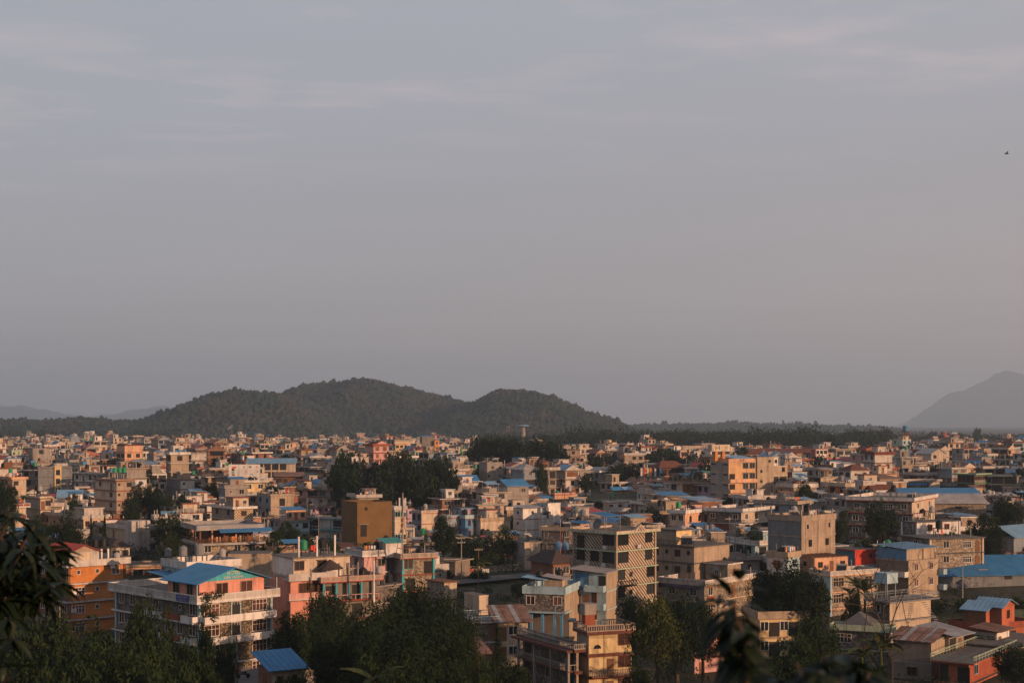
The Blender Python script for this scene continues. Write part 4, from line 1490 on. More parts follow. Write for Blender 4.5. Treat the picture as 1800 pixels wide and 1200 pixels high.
H = hh('pinkhouse', 'two storey pink house with a grey tin roof and blue tarpaulin', 1221, 1118, 36, 20, 74, 60, wl='dcement', wr='pink', band='redbrown', bo=.5, L='d', Rt=['dd-s', 'd-d'], fr='dark', pb=1195, depL=7)
H.lean('roof', (-1.2, -1.0), (H.W + .8, H.L + .6), H.h + .05, H.h + 1.0, 'gtin')
H.balcony('R', 0, H.W * .45, H.W, 1.2, 'tan', 'rail', slab='redbrown')
tp = MB()
tp.prism([(H.W * .6, -1.5, H.h - 5.2), (H.W * .95, -2.2, H.h - 5.6), (H.W * .95, -.2, H.h - 4.2), (H.W * .6, -.2, H.h - 4.0)], (0, 0, .05), 'bluecloth')
H.add('tarpaulin', tp)
# ---- middle distance, right
H = hh('whitelow', 'white low house with stone end wall and wooden windows', 1612, 917, 24, 26, 74, 62, wl='dstone', wr='white', band='dgrey', bo=.15, L='', Rt=['-w-w-', '-w-w'], fr='terracotta', pb=962, pil='white')
H = hh('bluehut', 'orange brick rooftop hut with a blue tin roof', 1690, 907, 22, 26, 20, 50, wl='wood', wr='orange', band='wood', bo=.1, L='', Rt='', pb=925, cat='hut', name='hut', group=None)
H.lean('roof', (-.6, -.6), (H.W + .6, H.L + .5), H.h + .05, H.h + .5, 'lbtin')
H = hh('stonelow2', 'grey stone house with white window frames below the white low house', 1635, 946, 26, 50, 92, 70, wl='dstone', wr='stone', band='dgrey', bo=.5, L='w', Rt=['-w-Wd'], fr='white', pb=965, pil='cream')
H = hh('maroonrail', 'stone house with maroon ledges and white roof panels behind a tree', 1603, 874, 22, 110, 40, 30, wl='dstone', wr='cream', band='redbrown', bo=.8, par=('offwhite', .9, 'panel', 'white'), L=['wwWw', 'wwwww'], Rt=['ww', 'ww'], fr='white', pb=950, lm='the white-panelled stone house')
hx, hy = (1592 - CX) * 365 / F, 365
H = House('warehouse', 'long stone hall with a pale metal roof and blue upper roof', 'warehouse', hx, hy, rad(3), 21, 11, (HY - 885) * 365 / F, False)
mb = MB()
mb.box((0, 0, 0), (H.W, H.L, H.h), 'stone')
H.add('wall', mb)
H.lean('lower_roof', (-.5, -.7), (H.W + .5, 4.6), H.h, H.h + 2.4, 'gtin')
H.gable(-.5, 4.5, H.W + .6, 9, H.h + 2.3, 1.3, 'btin', 'stone', ridge='x', ov=.4, name='upper_roof')
for q in (4, 13):
    H.fbox('R', 'window', q, q + 1.6, .004, .06, H.h - 1.3, H.h - .7, 'dark')
HAND.append(dict(fp=footprint(hx, hy, rad(3), 21, 14), x0=1585, x1=1740, top=853, bot=905, D=365))
LMK['the long stone hall'] = (1660, 870)
H = hh('gablehall', 'grey plastered gable end hall with a brown roof', 1691, 893, 20, 4, 74, 82, wl='greyblue', wr='greyblue', band='greyblue', bo=.04, L='', Rt=['h-h-', ''], fr='dark', pb=912, depL=14)
H.gable(0, 0, H.W, H.L, H.h, 2.7, 'tile', 'greyblue', ov=.5)
H = hh('bluecorner', 'low house with a blue sloping roof at the right edge', 1782, 945, 24, 22, 60, 50, wl='cement', wr='greyblue', band='grey', bo=.1, L='', Rt='w', pb=950)
H.lean('roof', (-.8, -.9), (H.W + .7, H.L + .5), H.h + .02, H.h + 2.4, 'lbtin')
H = hh('rusthall', 'low shed with a ribbed brown roof beyond the blue warehouse', 1765, 972, 24, 40, 70, 66, wl='cement', wr='dcement', band='cement', bo=.1, L='', Rt='', pb=975, cat='shed', name='shed', group=None)
H.lean('roof', (-.8, -.9), (H.W + .7, H.L + .5), H.h + .02, H.h + 1.5, 'rtin')
H = hh('archhouse', 'cream house with tall arched windows and white rails', 1204, 896, 21, 26, 34, 36, wl='cream', wr='peach', band='white', bo=.6, par=('white', .7), L='ww', Rt='', fr='white', pb=940)
for k in range(3):
    for q in (.28, .74):
        am = MB()
        cx, cz = H.W * q, H.h - (k + 1) * SH + 1.6
        am.prism([(cx + .6 * math.cos(i * math.pi / 6), -.05, cz + .6 * math.sin(i * math.pi / 6)) for i in range(7)] + [(cx - .6, -.05, cz - 1.1), (cx + .6, -.05, cz - 1.1)], (0, .046, 0), 'glass')
        H.add('arched_window', am)
H = hh('maroonwhite', 'maroon walled house with white and blue railings and cream wing', 1303, 893, 21, 60, 52, 38, wl='dstone', wr='cream', band='lblue', bo=.8, par=('offwhite', .8, 'panel', 'white'), L=['w-w', 'w-w', 'www'], Rt=['wdw', 'o-o', 'ww'], fr='white', pb=945, lm='the white-railed maroon house')
H.fbox('L', 'maroon_wall', .2, H.L - .1, .012, .05, H.h - 2 * SH, H.h - SH - .22, 'maroon')
H.balcony('R', 0, 0, H.W + 2, 1.2, 'white', 'panel')
H = hh('greyrow', 'grey house with pale roof panels right of the maroon house', 1400, 880, 20, 70, 24, 40, wl='greyblue', wr='cream', band='tan', bo=.7, par=('offwhite', .8, 'panel', 'tan'), L=['w-w-w', 'w-w'], Rt='w', fr='wood', pb=905)
# orange hotel block
H = hh('orangehotel', 'square orange fronted hotel with plain cement sides and a letter H', 1281, 806, 18, 43, 47, 62, wl='cement', wr='porange', band='porange', bo=.05, par=('peach', .9), L='h-h', Rt=['--ww', 'o-ww', 'o-ww', 'o-ww'], fr='greyblue', ww=2.0, wh=1.7, cat='hotel', name='hotel', lm='the square orange hotel', pb=870, we='mossy', group=None, depL=9)
H.balcony('R', 1, 0, H.W, .9, 'peach')
H.balcony('R', 2, 0, H.W, .9, 'peach')
H.balcony('R', 3, 0, H.W, .9, 'peach')
text(H, 'H', 'R', H.W * .5, H.h + .42, 1.1, 'dgrey', d=.08, sx=2.0)
s = MB()
s.box((-3.6, 3.4, H.h + 3.0), (3.0, 5.4, H.h + 5.0), 'cream')
s.box((-2.0, 3.9, H.h), (-1.0, 4.9, H.h + 3.0), 'orange')
s.box((.6, 3.9, H.h), (1.6, 4.9, H.h + 3.0), 'orange')
so = H.add('sign_tower', s)
text(H, 'H', 'R', -1.5, H.h + 4.0, 1.9, 'dgrey', d=-3.38, sx=1.4)
text(H, 'F', 'R', 1.6, H.h + 4.0, 1.2, 'dgrey', d=-3.38)
H.lean('roof', (H.W * .3, 2), (H.W * 1.1, H.L), H.h + .9, H.h + 1.6, 'lbtin')
H2 = hh('orangeside', 'plain pale cement wing on the right of the orange hotel', 1331, 803, 17.7, .6, 29, 62, wl='mossy', wr='mossy', band='mossy', bo=.05, L='', Rt=['-s', 's-', 's-'], fr='dark', pb=865, depL=9)
H = hh('redlong', 'long red roofed building with orange panels beyond the orange hotel', 1310, 797, 11.5, 4, 145, 86, wl='cream', wr='cream', band='tile', bo=.5, L='', Rt=['wwwwwwwwwwwww', 'wwwwwwwwwwww', ''], fr='wood', ww=2.2, pb=800, depL=9, roofm='tile')
H.gable(0, 0, H.W, H.L, H.h, 2.2, 'tile', 'cream', ridge='x', ov=.6)
H = hh('whitepinkfar', 'white house with pink corner pillars right of the orange hotel', 1434, 789, 12.5, 8, 20, 60, wl='terracotta', wr='white', band='pink', bo=.3, L='', Rt='www', fr='dark', pb=818, pil='pink')
# ---- middle distance, centre and left
H = hh('ochre', 'windowless ochre walled block with a tiny opening', 628, 882, 21, 25, 61, 60, wl='ochre', wr='ochre', band='ochre', bo=.03, par=('ochre', .5), L='-', Rt=['-s----', '', ''], fr='dark', lm='the windowless ochre block', pb=968, group=None, cat='building', name='block_building', depL=10)
op = MB()
op.box((.9, -.06, H.h - 8.2), (2.6, -.004, H.h - 5.2), 'dark')
op.box((.3, -.5, H.h - 5.2), (2.9, -.004, H.h - 5.05), 'cement')
H.add('opening', op)
H = hh('turqbalc', 'house with turquoise roof rims and many open balconies', 605, 908, 20, 62, 8, 30, wl='offwhite', wr='lblue', band='turq', bo=1.0, par=('offwhite', .5), L=['o-o', 'o-d', 'oo', 'oo'], Rt='w', fr='lblue', pb=965, lm='the turquoise balcony house')
for k in (0, 1, 2):
    H.balcony('L', k, 0, H.L, 1.3, 'lblue', 'rail', slab='turq')
    ubox('post', H.o, (-1.2, H.L * .3, H.h - (k + 1) * SH), (-1.0, H.L * .3 + .2, H.h - k * SH - .2), 'turq')
H = hh('bluegrey', 'blue grey house with a hut under a bright blue roof', 500, 910, 20, 26, 44, 60, wl='greyblue', wr='lblue', band='greyblue', bo=.7, par=('wood', .8, 'rail'), L='wsw', Rt=['wsw', 'wsw'], fr='dark', pb=960)
H.hut(1.0, 1.5, H.W * .8, 5, 2.7, 'offwhite', 'peach', roof='tin', tiltm='btin', tok='wdw', fr='dark')
H = hh('mintlilac', 'mint and lilac house stacked behind the blue grey house', 546, 886, 17, 12, 44, 55, wl='pturq', wr='lilac', band='white', bo=.4, par=('white', .6, 'rail'), L='s', Rt=['sdsw'], fr='dark', pb=912)
H.hut(2, 2, 5, 5, 2.6, 'white', 'offwhite', band='redbrown', tok='w')
H = hh('checkered', 'white ledged house with checkered brickwork and roof garden', 412, 890, 19.5, 40, 33, 55, wl='cement', wr='check', band='white', bo=.9, par=('white', .45), L='ww', Rt=['-W-', 'w-w'], fr='wood', pb=930, lm='the checkered brick house')
H.hut(1, 3, 4.5, 5, 2.6, 'tan', 'cream', band='redbrown', tok='dw')
H = hh('mossyfar', 'mossy unplastered block with a dark open doorway', 476, 868, 18, 24, 40, 62, wl='greyblue', wr='mossy', band='cement', bo=.1, par=('mossy', .6), L='ww', Rt=['-D-', ''], fr='dark', pb=905)
H = hh('whitered', 'bright white narrow house with red bands beyond the trees', 317, 843, 16, 24, 25, 60, wl='grey', wr='white', band='redbrown', bo=.25, L='', Rt=['s-', 's-', 's-'], fr='dark', pb=873, lm='the red-banded white house')  # white walls: the shade on the left face is painted in as grey
H.hut(.5, 1.5, 3.5, 4, 2.4, 'cement', 'tan', tok='')
H = hh('redbandtower', 'cream house with red eave bands and rooftop columns beside dark trees', 205, 842, 18, 38, 26, 48, wl='cream', wr='tan', band='redbrown', bo=.8, par=('tan', .3), L=['wd', '-w', '-w'], Rt=['s-w', 's-w'], fr='wood', pb=905, cols=5, lm='the red-eaved cream house')
for i in range(3):
    water_tank(H, 1.2 + 1.5 * i, 3.5, 'gtank', 1.3, lift=2.1, where=f"on the red eaved house's stand, {['leftmost', 'middle one', 'rightmost'][i]} of three")
H = hh('greyblock', 'wide grey rendered block with a yellow framed stairwell', 67, 820, 15.5, 26, 60, 70, wl='cream', wr='grey', band='ochre', bo=.1, par=('grey', .5), L=['oo', 'oo', 'oo'], Rt='', fr='dark', pb=868, lm='the wide grey block', depL=8)
H.fbox('R', 'stairwell', H.W * .48, H.W * .68, .01, .5, 0, H.h + .8, 'yellow')
for k in range(3):
    H.fbox('R', 'window', H.W * .52, H.W * .64, .504, .55, H.h - (k + 1) * SH + .6, H.h - (k + 1) * SH + 2.4, 'dark')
H = hh('whitebalc', 'white house with balconies and dark red walls next to the grey block', 164, 830, 14.5, 34, 10, 40, wl='white', wr='cream', band='redbrown', bo=.8, par=('white', .6), L=['wdw', 'wdw', 'ww'], Rt='w', fr='dark', pb=868)
H = hh('peachleft', 'peach house with wooden balcony behind the leftmost tree', 22, 838, 17, 20, 24, 50, wl='peach', wr='cream', band='peach', bo=.5, par=('peach', .6), L='w', Rt=['w-', 'w-'], fr='wood', pb=885)
H = hh('redpanel', 'white ledged house with red parapet panels at the left edge', 10, 885, 21, 20, 36, 60, wl='cream', wr='cream', band='white', bo=.9, par=('white', .8, 'panel', 'redbrown'), L='w', Rt=['w-', 'w-'], fr='white', pb=940)
H.balcony('R', 0, 0, H.W, 1.0, 'white', 'panel', m2='redbrown')
H = hh('creamcol', 'small cream house with potted roof and orange column', 71, 872, 20, 24, 18, 50, wl='cement', wr='cream', band='ochre', bo=.3, par=('cream', .5), L='', Rt=['dw'], fr='wood', pb=893)
# right of ochre
H = hh('creamblue', 'tall cream side wall house with a blue grey front', 741, 897, 19, 17, 28, 52, wl='greyblue', wr='cream', band='redbrown', bo=.15, par=('white', .7, 'panel', 'tan'), L=['ww', 'ww', 'ww'], Rt='', fr='dark', ww=1.1, wh=1.6, pb=945, lm='the tall cream-sided house')
H = hh('lilacsmall', 'narrow lilac house between the mast and the cream wall', 716, 893, 18, 10, 10, 45, wl='lilac', wr='lilac', band='redbrown', bo=.3, L='s', Rt='s', fr='dark', pb=930)
H = hh('creampanel', 'pale house with tall windows between ochre wall and mast', 694, 889, 20, 4, 20, 70, wl='cream', wr='cream', band='white', bo=.3, par=('white', .8), L='', Rt=['ww', '', 'ww'], fr='pturq', pb=960)
H = hh('skyblue', 'sky blue house with a bay corner above the round tree', 818, 905, 19, 18, 14, 55, wl='blue', wr='blue', band='redbrown', bo=.15, par=('lblue', 1.0), L='w', Rt=['w', 'w'], fr='maroon', ww=.9, wh=1.7, pb=945, lm='the sky blue house')
H.hut(.5, 3, 4, 4, 2.6, 'lblue', 'lilac', band='blue', tok='s')
H = hh('greywhite2', 'pale grey blue house left of the sky blue house', 786, 905, 19, 12, 22, 55, wl='greyblue', wr='greyblue', band='redbrown', bo=.2, par=('greyblue', .8), L='', Rt='', pb=945)
H = hh('creamwide', 'broad cream wall house with mossy parapets beside the sky blue house', 845, 910, 19, 18, 52, 58, wl='offwhite', wr='cream', band='mossy', bo=.25, par=('mossy', .8), L=['s', 's', 's'], Rt='', fr='maroon', ww=.9, pb=955, lm='the broad cream wall house')
H.hut(3, 2, 4.5, 5, 2.7, 'white', 'cream', band='redbrown', tok='')
H = hh('tallwhite', 'tall plain white house with a clean lit side', 919, 893, 19, 17, 34, 56, wl='offwhite', wr='white', band='redbrown', bo=.04, L=['s', 's', 's'], Rt=['-s-', '', ''], fr='dark', ww=.9, pb=945, lm='the tall plain white house', roofm='gtin')
H.lean('roof', (-.5, -.5), (H.W + .4, H.L + .4), H.h + .02, H.h + .5, 'gtin')
H = hh('tallwhite2', 'stepped white annex beside the tall plain white house', 950, 905, 19, 3, 22, 62, wl='white', wr='white', band='peach', bo=.1, par=('white', .9), L='', Rt='', pb=930)
H = hh('blueroofs', 'pale blue house with white wing and tin roof', 963, 884, 18, 20, 22, 45, wl='lblue', wr='white', band='white', bo=.1, L=['s', 's'], Rt=[''], fr='dark', pb=912)
H = hh('pinkback', 'pink roofed house with solar heaters beyond the blue house', 975, 866, 15.5, 6, 36, 58, wl='pink', wr='peach', band='redbrown', bo=.1, par=('pink', .6), L='', Rt=['s-s'], fr='white', pb=880)
H = hh('stonegrey', 'grey stone house with pale window surrounds before the white houses', 1000, 926, 22, 48, 16, 25, wl='dstone', wr='dstone', band='cement', bo=.4, par=('mossy', .8), L=['w-w', 'w-ww', 'w'], Rt='w', fr='offwhite', ww=1.1, wh=1.7, pb=970, lm='the grey stone house')
H = hh('stonepink', 'dusky pink and stone house right of the grey stone house', 1020, 915, 21, 16, 22, 40, wl='dstone', wr='pink', band='cement', bo=.3, par=('cement', .7), L='w', Rt='w', fr='offwhite', pb=960)
H = hh('darkroofcottage', 'cottage with a dark hipped roof and brick walls before the stone house', 972, 990, 28, 6, 30, 60, wl='rbrick', wr='rbrick', band='wood', bo=.2, L='', Rt=['ww'], fr='white', pb=1012, depL=8)
H.hip(0, 0, H.W, H.L, H.h, 2.2, 'dtile', ov=.9)
H.balcony('R', 0, 0, H.W, 1.4, 'lblue', 'rail')
H = hh('darkwhite', 'low dark house with a white lower wall left of the stone house', 922, 952, 24, 4, 28, 66, wl='cement', wr='cream', band='cement', bo=.2, L='', Rt='', pb=972, depL=6)
H = hh('whiteredwin', 'white house with red framed windows and a grey tin roof', 1070, 880, 17, 10, 40, 60, wl='cream', wr='white', band='redbrown', bo=.15, par=('white', .5), L='', Rt=['w-w-d'], fr='redbrown', pb=900, lm='the red-windowed white house')
H = hh('blueawn', 'yellow and black house under twin blue awnings', 1074, 862, 14.5, 10, 34, 60, wl='cream', wr='yellow', band='redbrown', bo=.3, L='', Rt=['odo'], fr='dark', pb=880)
H.lean('awning', (-.5, -2.2), (H.W * .48, .3), H.h + .1, H.h + 1.3, 'btin')
H.lean('awning', (H.W * .52, -2.2), (H.W + .5, .3), H.h + .1, H.h + 1.3, 'lbtin')
H = hh('cementcube', 'square bare cement house high on the far street', 856, 812, 15, 14, 27, 70, wl='cement', wr='cement', band='cement', bo=.05, par=('cement', .6), L='', Rt=['-s-s', 's--s', ''], fr='dark', pb=850, lm='the square bare cement house')
H = hh('hillblock', 'tall brown block with a small blue roof against the hill', 742, 767, 9.5, 4, 20, 72, wl='dcement', wr='dcement', band='cement', bo=.04, L='', Rt='', pb=795, lm='the blue-capped brown block')
H.lean('roof', (-.3, -.3), (H.W + .3, H.L), H.h, H.h + .6, 'btin')
H = hh('orangenext', 'thin orange house beside the brown block', 764, 774, 9.5, 2, 8, 60, wl='orange', wr='orange', band='orange', bo=.1, L='', Rt='w', pb=790)
H = hh('yellowbands', 'yellow and orange house with a bare cement side wall', 695, 780, 10.5, 4, 22, 66, wl='cement', wr='yellow', band='orange', bo=.2, L='', Rt='www', fr='dark', pb=800)
H = hh('zigfar', 'chevron faced house with a yellow stair tower by the wood', 996, 790, 12, 4, 24, 70, wl='cement', wr='zig', band='dtile', bo=.4, L='', Rt=['-w-', 'www'], fr='wood', pb=812)
H.hut(H.W, 1, 4.4, 4.4, 2.2, 'yellow', 'cream', tok='w')
H = hh('beigefar', 'beige house with square dark windows before the wood', 1098, 796, 13, 2, 34, 72, wl='cement', wr='tan', band='offwhite', bo=.3, par=('offwhite', .7), L='', Rt=['-ww', '-ww', 'ww'], fr='dark', pb=818, lm='the beige house before the wood')
H = hh('longcream', 'long cream compound wall house with a red end', 1200, 783, 10, 2, 62, 82, wl='cream', wr='cream', band='cream', bo=.1, L='', Rt='', pb=797)
H = hh('pavilion', 'pavilion under a wide maroon pyramid roof among prayer flags', 1160, 822, 14, 12, 40, 60, wl='wood', wr='wood', band='tan', bo=.4, L='oo', Rt='ooo', pb=835, cat='pavilion', name='pavilion', group=None, lm='the maroon pyramid roof')
H.hip(0, 0, H.W, H.L, H.h, 2.6, 'tile', ov=1.6)
H = hh('yellowflags', 'yellow banded house with turquoise ledges below the prayer flags', 1158, 836, 14, 24, 8, 40, wl='cream', wr='yellow', band='turq', bo=.5, par=('ochre', .5), L='ww', Rt='w', fr='white', pb=850)
H = hh('greenledge', 'dark house with sweeping green roof ledges', 1713, 832, 15, 30, 22, 46, wl='wood', wr='dcement', band='gtank', bo=1.3, par=('green', .3), L='oooo', Rt='wwwww', fr='wood', pb=855, lm='the green-ledged dark house')
H = hh('greenledge2', 'grey shop house with pale green ledges at the right edge', 1788, 836, 15, 46, 14, 30, wl='dcement', wr='cement', band='green', bo=.9, L='oo', Rt='', pb=870)
H = hh('chapel', 'pale yellow gabled building with a small white tower', 1637, 797, 12, 2, 26, 72, wl='cream', wr='cream', band='cream', bo=.04, L='', Rt=['w-', 'w-'], fr='dark', pb=815, depL=12)
H.gable(0, 0, H.W, H.L, H.h, 2.2, 'offwhite', 'cream', ov=.4)
H = hh('blueawnhouse', 'low house with a long blue awning and white balcony', 1590, 842, 14.5, 4, 62, 78, wl='cement', wr='offwhite', band='tan', bo=.7, par=('offwhite', .7), L='', Rt=['w-w-', 'o-o'], fr='dark', pb=855)
H.lean('awning', (0, -1.6), (H.W * .6, 0), H.h - 1.4, H.h - .6, 'btin')
H = hh('billhouse', 'pale house with a long blue tin roof behind the billboard', 436, 813, 13.5, 4, 82, 84, wl='cream', wr='cream', band='cream', bo=.1, L='', Rt=['-oooo-'], fr='dark', pb=830, depL=8, lm='the billboard')
H.gable(0, 0, H.W, H.L, H.h, 1.6, 'lbtin', 'cream', ridge='x', ov=.8)
H = hh('mintfar', 'mint green house right of the billboard', 530, 832, 13, 36, 40, 40, wl='pturq', wr='green', band='pturq', bo=.6, L='ww', Rt='ww', fr='dark', pb=845)
H = hh('orangeroof', 'house with a tilted orange sheet roof below the billboard', 484, 838, 14, 4, 48, 80, wl='wood', wr='wood', band='ochre', bo=.2, L='', Rt='ow-o', fr='ochre', pb=848, depL=8)
H.lean('roof', (-.6, -1.5), (H.W + .8, H.L), H.h + .2, H.h + 1.5, 'rtin')


# ------------------------------------------------------------------ billboard, masts, water towers
bb = MB()
bb.box((-4.2, 0, 2), (4.2, .25, 11), 'white')
b = at(472, 838, 500)
b.z = gz(b.x, 500)
bl = MB()
for x in (-3, 0, 3):
    bl.box((x - .12, .22, -9), (x + .12, .42, 4.8), 'grey')
bo_ = bpy.data.objects.new('billboard', None)
C.objects.link(bo_)
bo_.location = (b.x, 455, (HY - 845) * 455 / F)
bo_.rotation_euler = (0, 0, rad(8))
bo_.scale = (1.18, 1, 1.02)
tag(bo_, 'white billboard with small pictures and a blue strip along its foot', 'billboard')
pn = MB()
pn.box((-4.2, 0, 1.2), (4.2, .2, 5.2), 'white')
pn.obj('panel', bo_)
bl.obj('post', bo_)['kind'] = 'stuff'
for (x0, z0, x1, z1, m) in ((-3.3, 4.0, -2.2, 4.5, 'red'), (-3.4, 3.2, -2.7, 3.9, 'dark'), (-3.4, 2.4, -2.8, 3.0, 'turq'), (-3.3, 1.7, -2.6, 2.2, 'wood'), (-.2, 4.1, .1, 4.7, 'grey'), (1.2, 4.1, 1.9, 4.7, 'grey'), (3.2, 4.0, 3.6, 4.8, 'pink'), (.2, 2.5, .6, 3.4, 'pink'), (3.3, 2.7, 3.6, 3.2, 'grey'), (1.6, 1.9, 2.2, 2.2, 'blue'), (-3.8, 1.2 - .75, 1.8, 1.2 - .25, 'signblue')):
    ubox('picture', bo_, (x0, -.03, z0), (x1, -.004, z1), m)

# phone mast on the roof of the red banded house
o = bpy.data.objects.new('phone_mast', None)
C.objects.link(o)
o.location = at(708, 974, 256)
o.location.z = MASTH.zb + MASTH.h
tag(o, 'red and white tripod phone mast hung with white antenna panels', 'phone mast')
top = 12.0
mb = MB()
mb.tube([(0, 0, -2), (0, 0, top)], [.12, .09], 'pole', 8)
mb.obj('pole', o)
for i in range(3):
    an = i * 2.094 + .4
    mb = MB()
    mb.tube([(1.9 * math.cos(an), 1.9 * math.sin(an), 0), (.25 * math.cos(an), .25 * math.sin(an), 6.2), (.22 * math.cos(an), .22 * math.sin(an), top - 1)], .06, 'terracotta' if i == 0 else 'pole', 6)
    mb.obj('leg', o)
mb = MB()
for z in (2, 4, 6.2, 7.4, 8.6, 9.8, 10.8):
    r = max(.24, 1.9 - z * .27)
    P = [(r * math.cos(i * 2.094 + .4), r * math.sin(i * 2.094 + .4), z) for i in range(3)]
    for a_, b_ in zip(P, P[1:] + P[:1]):
        mb.tube([a_, b_], .04, 'redbrown', 5)
mb.obj('brace', o)['kind'] = 'stuff'
for i in range(3):
    an = i * 2.094 - 1.2
    for k in range(2):
        x, y = .62 * math.cos(an + k * .6), .62 * math.sin(an + k * .6)
        ubox('antenna_panel', o, (x - .13, y - .08, top - 3.6 + k * .4), (x + .13, y + .08, top - 1.2 + k * .3), 'white')
for k in range(3):
    ubox('radio_box', o, (-.35, -.3, top - 5.2 - k * 1.0), (.1, .1, top - 4.6 - k * 1.0), 'wood')

# water towers
p = at(1592, 774, 1000)
o = bpy.data.objects.new('water_tower', None)
C.objects.link(o)
o.location = (p.x, p.y, gz(p.x, p.y))
tag(o, 'tall water tower with a blue tank on a lattice of legs', 'water tower')
zt = (HY - 758) * 1000 / F - o.location.z
mb = MB()
mb.lathe([(3.0, zt - .4), (3.2, zt), (3.2, zt + .3), (1, zt + .3)], 'dgrey', 16)
mb.obj('platform', o)
mb = MB()
mb.lathe([(2.0, zt + .3), (2.0, zt + 3.6), (1.3, zt + 4.1)], 'blue', 16)
mb.obj('tank', o)
for i in range(8):
    an = i * math.pi / 4
    mb = MB()
    mb.tube([(2.6 * math.cos(an), 2.6 * math.sin(an), 0), (2.2 * math.cos(an), 2.2 * math.sin(an), zt)], .2, 'redbrown', 6)
    mb.obj('leg', o)
mb = MB()
for k in range(4):
    z = zt * (k + 1) / 5
    P = [(2.5 * math.cos(i * math.pi / 4), 2.5 * math.sin(i * math.pi / 4), z) for i in range(8)]
    for a_, b_ in zip(P, P[1:] + P[:1]):
        mb.tube([a_, b_], .12, 'grey', 5)
mb.obj('brace', o)['kind'] = 'stuff'
p = at(920, 762, 1560)
o = bpy.data.objects.new('water_tower', None)
C.objects.link(o)
o.location = (p.x, p.y, gz(p.x, p.y))
tag(o, 'mushroom shaped water tower with a flat blue cap before the hill', 'water tower')
zt = (HY - 750) * 1560 / F - o.location.z
mb = MB()
mb.lathe([(3.2, 0), (1.8, zt)], 'tan', 12)
mb.obj('shaft', o)
mb = MB()
mb.lathe([(1.8, zt - .5), (6.3, zt + .7), (6.3, zt + 1.8), (2, zt + 2.6)], 'lbtin', 20)
mb.obj('cap', o)
p = at(893, 770, 1500)
o = bpy.data.objects.new('radio_tower', None)
C.objects.link(o)
o.location = (p.x, p.y, gz(p.x, p.y))
tag(o, 'slim pale lattice tower left of the mushroom water tower', 'radio tower')
zt = (HY - 748) * 1500 / F - o.location.z
for dx in (-1, 1):
    for dy in (-1, 1):
        mb = MB()
        mb.tube([(dx * 1.8, dy * 1.8, 0), (dx * 1.1, dy * 1.1, zt)], .3, 'tan', 5)
        mb.obj('leg', o)
mb = MB()
for k in range(7):
    mb.box((-1.7 + k * .06, -1.7 + k * .06, zt * (k + .5) / 7), (1.7 - k * .06, 1.7 - k * .06, zt * (k + .5) / 7 + .4), 'tan')
mb.obj('brace', o)['kind'] = 'stuff'

# ------------------------------------------------------------------ road, walls and field in the middle
def ribbon(name, pts, wd, lift, m, seg=3):
    V, Q = [], []
    P = []
    for (x0, y0), (x1, y1) in zip(pts, pts[1:]):
        n = max(1, int(math.hypot(x1 - x0, y1 - y0) / seg))
        P += [(x0 + (x1 - x0) * i / n, y0 + (y1 - y0) * i / n) for i in range(n)]
    P.append(pts[-1])
    for i, (x, y) in enumerate(P):
        a_, b_ = P[max(0, i - 1)], P[min(len(P) - 1, i + 1)]
        dx, dy = b_[0] - a_[0], b_[1] - a_[1]
        l_ = math.hypot(dx, dy)
        nx, ny = -dy / l_, dx / l_
        z = gz(x, y) + lift
        V += [(x + nx * wd / 2, y + ny * wd / 2, z), (x - nx * wd / 2, y - ny * wd / 2, z)]
    Q = [(2 * i + 1, 2 * i + 3, 2 * i + 2, 2 * i) for i in range(len(P) - 1)]
    return tag(link(name, npmesh(name, V, Q, [m])), kind='structure')


ribbon('road', [(-70, 268), (-30, 286), (-14, 292), (2, 302), (22, 312)], 7.0, .55, 'asphalt')
ribbon('path', [(-45, 196), (-38.6, 203), (-33, 216), (-29, 232)], 4.0, .5, 'asphalt')
ribbon('field', [(20, 470), (62, 470)], 26, .45, 'field')
ribbon('field', [(-20, 322), (16, 330)], 22, .45, 'field')
ribbon('field', [(84, 262), (104, 266)], 26, .5, 'field')


def field_wall(name, label, pts, h, m, th=.4):
    mb = MB()
    for (x0, y0), (x1, y1) in zip(pts, pts[1:]):
        d = Vector((x1 - x0, y1 - y0, 0))
        n = Vector((-d.y, d.x, 0)).normalized() * th
        z0, z1 = gz(x0, y0), gz(x1, y1)
        k = 6
        for i in range(k):
            a0, a1 = i / k, (i + 1) / k
            xa, ya, xb, yb = x0 + d.x * a0, y0 + d.y * a0, x0 + d.x * a1, y0 + d.y * a1
            zz = z0 + (z1 - z0) * a0 + h + R.uniform(-.12, .12)
            zlow = min(z0, z1) - .6
            mb.prism([(xa, ya, zlow), (xb, yb, zlow), (xb, yb, zz), (xa, ya, zz)], n, m)
    o = mb.obj(name)
    tag(o, label, 'wall')


field_wall('stone_wall', 'low dark stone retaining wall along the near edge of the road', [(-26, 280), (-12, 286.5), (4, 297), (16, 303)], -.2, 'dstone')
field_wall('stone_wall', 'low reddish rubble wall beyond the road by the palms', [(-9.5, 308), (0, 312), (8, 318)], 1.4, 'stone')
field_wall('boundary_wall', 'grey rendered wall behind the road with a dark gateway', [(-19, 304), (-11, 303)], 3.2, 'dcement')
